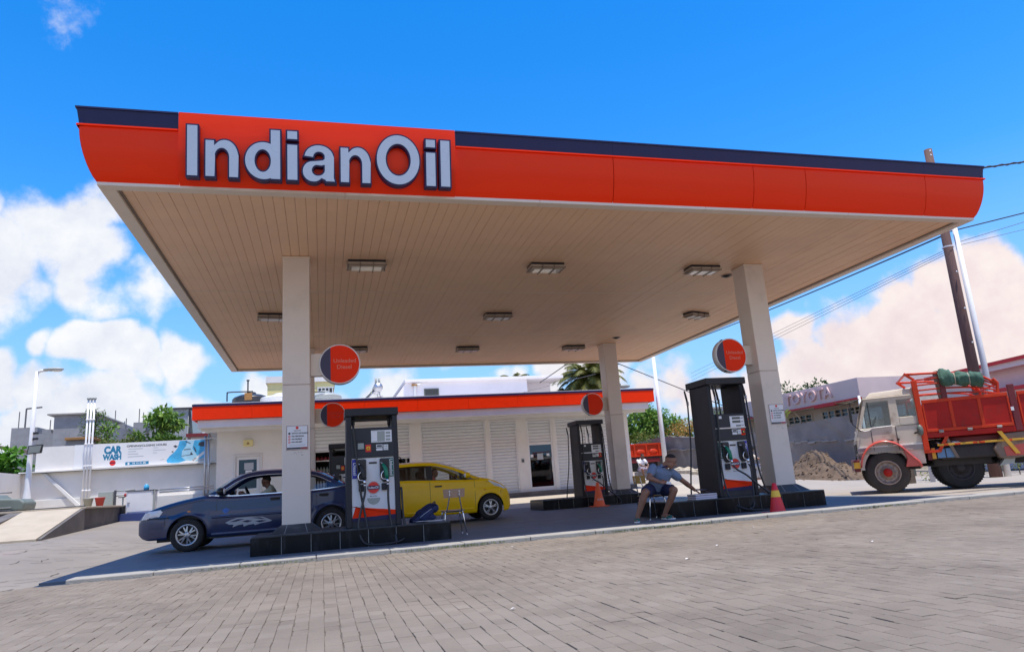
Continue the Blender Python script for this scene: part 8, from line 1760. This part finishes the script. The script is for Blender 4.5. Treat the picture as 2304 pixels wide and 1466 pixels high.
# banana plants at the far left
def banana(lbl, base, leaves, seed):
    r = random.Random(seed); t = thing('banana_plant', lbl, 'banana plant', base, 0, 'banana plants at the far left'); b = MB(); b.smooth = True; bz = Vector(base); b.tube([bz, bz + Vector((.03, 0, 1.0)), bz + Vector((0, 0, 1.9))], [.16, .14, .10], 10); b.build('stem', 'leaf_banana', t)
    for (a, tilt, L_, wd) in leaves:
        o = bz + Vector((0, 0, 1.8)); vs = []; n = 14; d = Vector((cos(a), sin(a), 0)); s = Vector((-sin(a), cos(a), 0)); pos = o.copy(); ang = tilt
        for i in range(n + 1):
            q = i / n; w = wd * (sin(pi * min(1, .06 + q * .96)) ** .55) * (.08 if q < .12 else 1); v = d * cos(ang) + Vector((0, 0, 1)) * sin(ang); nn = v.cross(s)
            tear = r.uniform(.85, 1.08)
            vs += [pos + s * w * tear - nn * w * .28, pos + s * w * .5 - nn * w * .02, pos, pos - s * w * .5 - nn * w * .02, pos - s * w * r.uniform(.85, 1.08) - nn * w * .28]; pos = pos + v * L_ / n; ang -= .14 * q * 1.4
        m = MB(); m.smooth = True; m.add(vs, [(i * 5 + k, i * 5 + k + 1, (i + 1) * 5 + k + 1, (i + 1) * 5 + k) for i in range(n) for k in range(4)]); m.build('leaf', 'leaf_banana', t)
banana('large banana plant with one upright paddle leaf at the far left edge', (-13.2, 32.5, .6), [(.25, 1.42, 1.75, .42), (2.9, 1.1, 1.7, .35), (-.4, .75, 1.7, .34), (-1.7, .9, 1.6, .36), (1.4, .8, 1.5, .3), (-.9, .45, 1.4, .3)], 2)
banana('second banana plant with drooping leaves beside the street lamp post', (-12.0, 32.0, .3), [(.4, .9, 1.3, .22), (2.6, .8, 1.3, .22), (-.6, .5, 1.3, .22), (-2.2, .6, 1.3, .22), (1.2, .6, 1.2, .2), (-1.4, 1.2, 1.2, .2)], 4)
banana('third banana plant cropped by the left edge of the picture', (-14.2, 31.4, .2), [(-.2, 1.1, 1.7, .4), (-1.3, .8, 1.6, .4), (.8, .6, 1.5, .36), (2.4, 1.0, 1.5, .36), (-2.4, .7, 1.5, .3)], 5)
li, cl = auto((-11.6, 31.2, 1.5), (-11.6, 31.2, 2.4), (-11.5, 31.2, 2.75), (.75, .4, .55), 14, 19)
tree('shrub', 'tangle of bright green stems and leaves behind the street lamp post', (-11.5, 31.2, .6), [(-11.6, 31.2, .6), (-11.5, 31.2, 2.6)], li, cl, 420, .32, 'leaf_banana', 20, 'bush', r0=.05)
# palms behind the shop
def palm(lbl, base, h, fr, L_, seed, lean=0.0, sp=.5):
    r = random.Random(seed); t = thing('palm_tree', lbl, 'palm tree', base, 0, 'palms behind the shop'); bz = Vector(base); top = bz + Vector((lean, 0, h)); b = MB(); b.smooth = True; b.tube(cat_curve([bz, bz.lerp(top, .5) + Vector((lean * .2, 0, 0)), top], 8), [.22 - .10 * i / 16 for i in range(17)], 10); b.build('trunk', 'palm_trunk', t); f = MB()
    for k in range(fr):
        a = 2.399 * k + r.uniform(-.2, .2); el = 1.25 - 1.75 * k / fr + r.uniform(-.1, .1); d = Vector((cos(a), sin(a), 0)); s = Vector((-sin(a), cos(a), 0)); pos = top.copy(); ang = el; n = 20; ll = L_ * r.uniform(.85, 1.1); prev = None
        for i in range(n + 1):
            q = i / n; v = d * cos(ang) + Vector((0, 0, 1)) * sin(ang); nn = v.cross(s) * -1
            if i: f.add([pos - v * ll / n + s * .015, pos - v * ll / n - s * .015, pos - s * .012, pos + s * .012], [(0, 1, 2, 3)])
            if q > .1:
                w = sp * sin(pi * min(1, q * .85 + .12)) ** .6
                for g in (-1, 1):
                    dd = (s * g * .8 + v * .55 - Vector((0, 0, 1)) * r.uniform(.25, .6)).normalized(); e = pos + dd * w * r.uniform(.8, 1.1); f.add([pos + v * .045, pos - v * .05, e], [(0, 1, 2)]); p2 = pos - v * ll / n * .5; f.add([p2 + v * .045, p2 - v * .05, p2 + dd * w * r.uniform(.75, 1.05)], [(0, 1, 2)])
            pos = pos + v * ll / n; ang -= .055 + .06 * q
    f.build('crown', 'leaf_palm', t)
palm('full crowned palm just left of the rear column above the shop roof', (15.9, 40, 1.0), 5.75, 60, 2.5, 3, .2, .75); palm('second palm partly behind the first, lower and further left', (14.6, 42, 1.0), 4.6, 40, 1.8, 5, 0, .6); palm('palm tip peeping over the white flat roofed building', (12.9, 46, 1.0), 6.5, 22, 1.6, 9, 0, .4)
# trees and hedges at the end of the street
li, cl = auto((24, 49, 2.5), (24, 49, 4.4), (24.0, 49, 4.5), (1.7, 1.6, 1.45), 48, 21, cr=(.24, .36))
tree('mango_tree', 'large round green tree behind the white lamp pole', (24, 49, 1.3), [(24, 49, 1.3), (24.1, 49, 3), (24, 49, 4.6)], li, cl, 330, .28, 'leaf_light', 22, r0=.22)
li, cl = auto((22.8, 50, 2.5), (22.8, 50, 3.8), (22.6, 50, 4.2), (1.2, 1.3, 1.2), 26, 23, cr=(.28, .4))
tree('mango_tree', 'darker green tree left of the white lamp pole, by the shop end', (22.7, 50, 1.3), [(22.7, 50, 1.3), (22.7, 50, 2.6), (22.6, 50, 4)], li, cl, 300, .28, 'leaf_mid', 24, r0=.2)
li, cl = auto((26.3, 49, 2.5), (26.3, 49, 3.4), (26.2, 49, 3.9), (1.6, 1.3, 1.2), 26, 25, cr=(.24, .36))
tree('mango_tree', 'lower light green tree between the lamp pole and the tall pump', (26.4, 49, 1.3), [(26.3, 49, 1.3), (26.4, 49, 3.4)], li, cl, 330, .27, 'leaf_light', 26, r0=.15)
def hedge(lbl, pts, rad, lm, seed, per=420, l=.13):
    r = random.Random(seed); t = thing('hedge', lbl, 'hedge', pts[0]); b = MB(); w = MB()
    cl = [((x + r.uniform(-.2, .2), y + r.uniform(-.3, .3), z + r.uniform(-.12, .18)), rad * r.uniform(.7, 1.15)) for (x, y, z) in pts]; crown(b, cl, per, l, r, .9); b.build('foliage', lm, t)
    for (c, _) in cl[::2]: w.tube([(c[0], c[1], c[2] - 1.2), c], [.03, .01], 5)
    w.build('stems', 'bark', t)
hedge('clipped light green hedge behind the orange tipper lorry', [(20.0 + i * .38, 44.5 + (i % 3) * .4, 3.1 + .1 * (i % 2)) for i in range(11)], .5, 'leaf_hedge', 31)
hedge('orange leaved bush on top of the grey wall by the lamp pole', [(22.9, 42.5 - i * .42, 3.45 + .12 * (i % 2)) for i in range(8)], .62, 'leaf_orange', 32)
hedge('yellow green bush on top of the grey wall beside the tall pump', [(22.9, 39.0 - i * .42, 3.4 + .2 * (i % 2)) for i in range(9)], .66, 'leaf_hedge', 33)
li, cl = auto((23.2, 32, 2.0), (23.2, 32, 2.9), (23.2, 32, 3.1), (.4, .7, .5), 12, 35)
tree('shrub', 'spiky green plant on the wall seen just right of the tall pump', (23.2, 32, 2), [(23.2, 32, 1.5), (23.2, 32, 3.0)], li, cl, 260, .36, 'leaf_hedge', 36, 'bush', r0=.05)
li, cl = auto((30, 39, 3), (30, 39, 5), (30, 39, 5.15), (1.6, 1.8, .6), 18, 37)
tree('mango_tree', 'dark tree top just showing over the lettered showroom board', (30, 39, .5), [(30, 39, .5), (30, 39, 5)], li, cl, 110, .28, 'leaf_dark', 38, r0=.2)
hedge('low bush with yellow flowers under the lorry body at the right edge', [(18.2 + i * .36, 17.9 - .08 * i, .28 + .12 * (i % 2)) for i in range(10)], .34, 'leaf_hedge', 39, 700, .09)
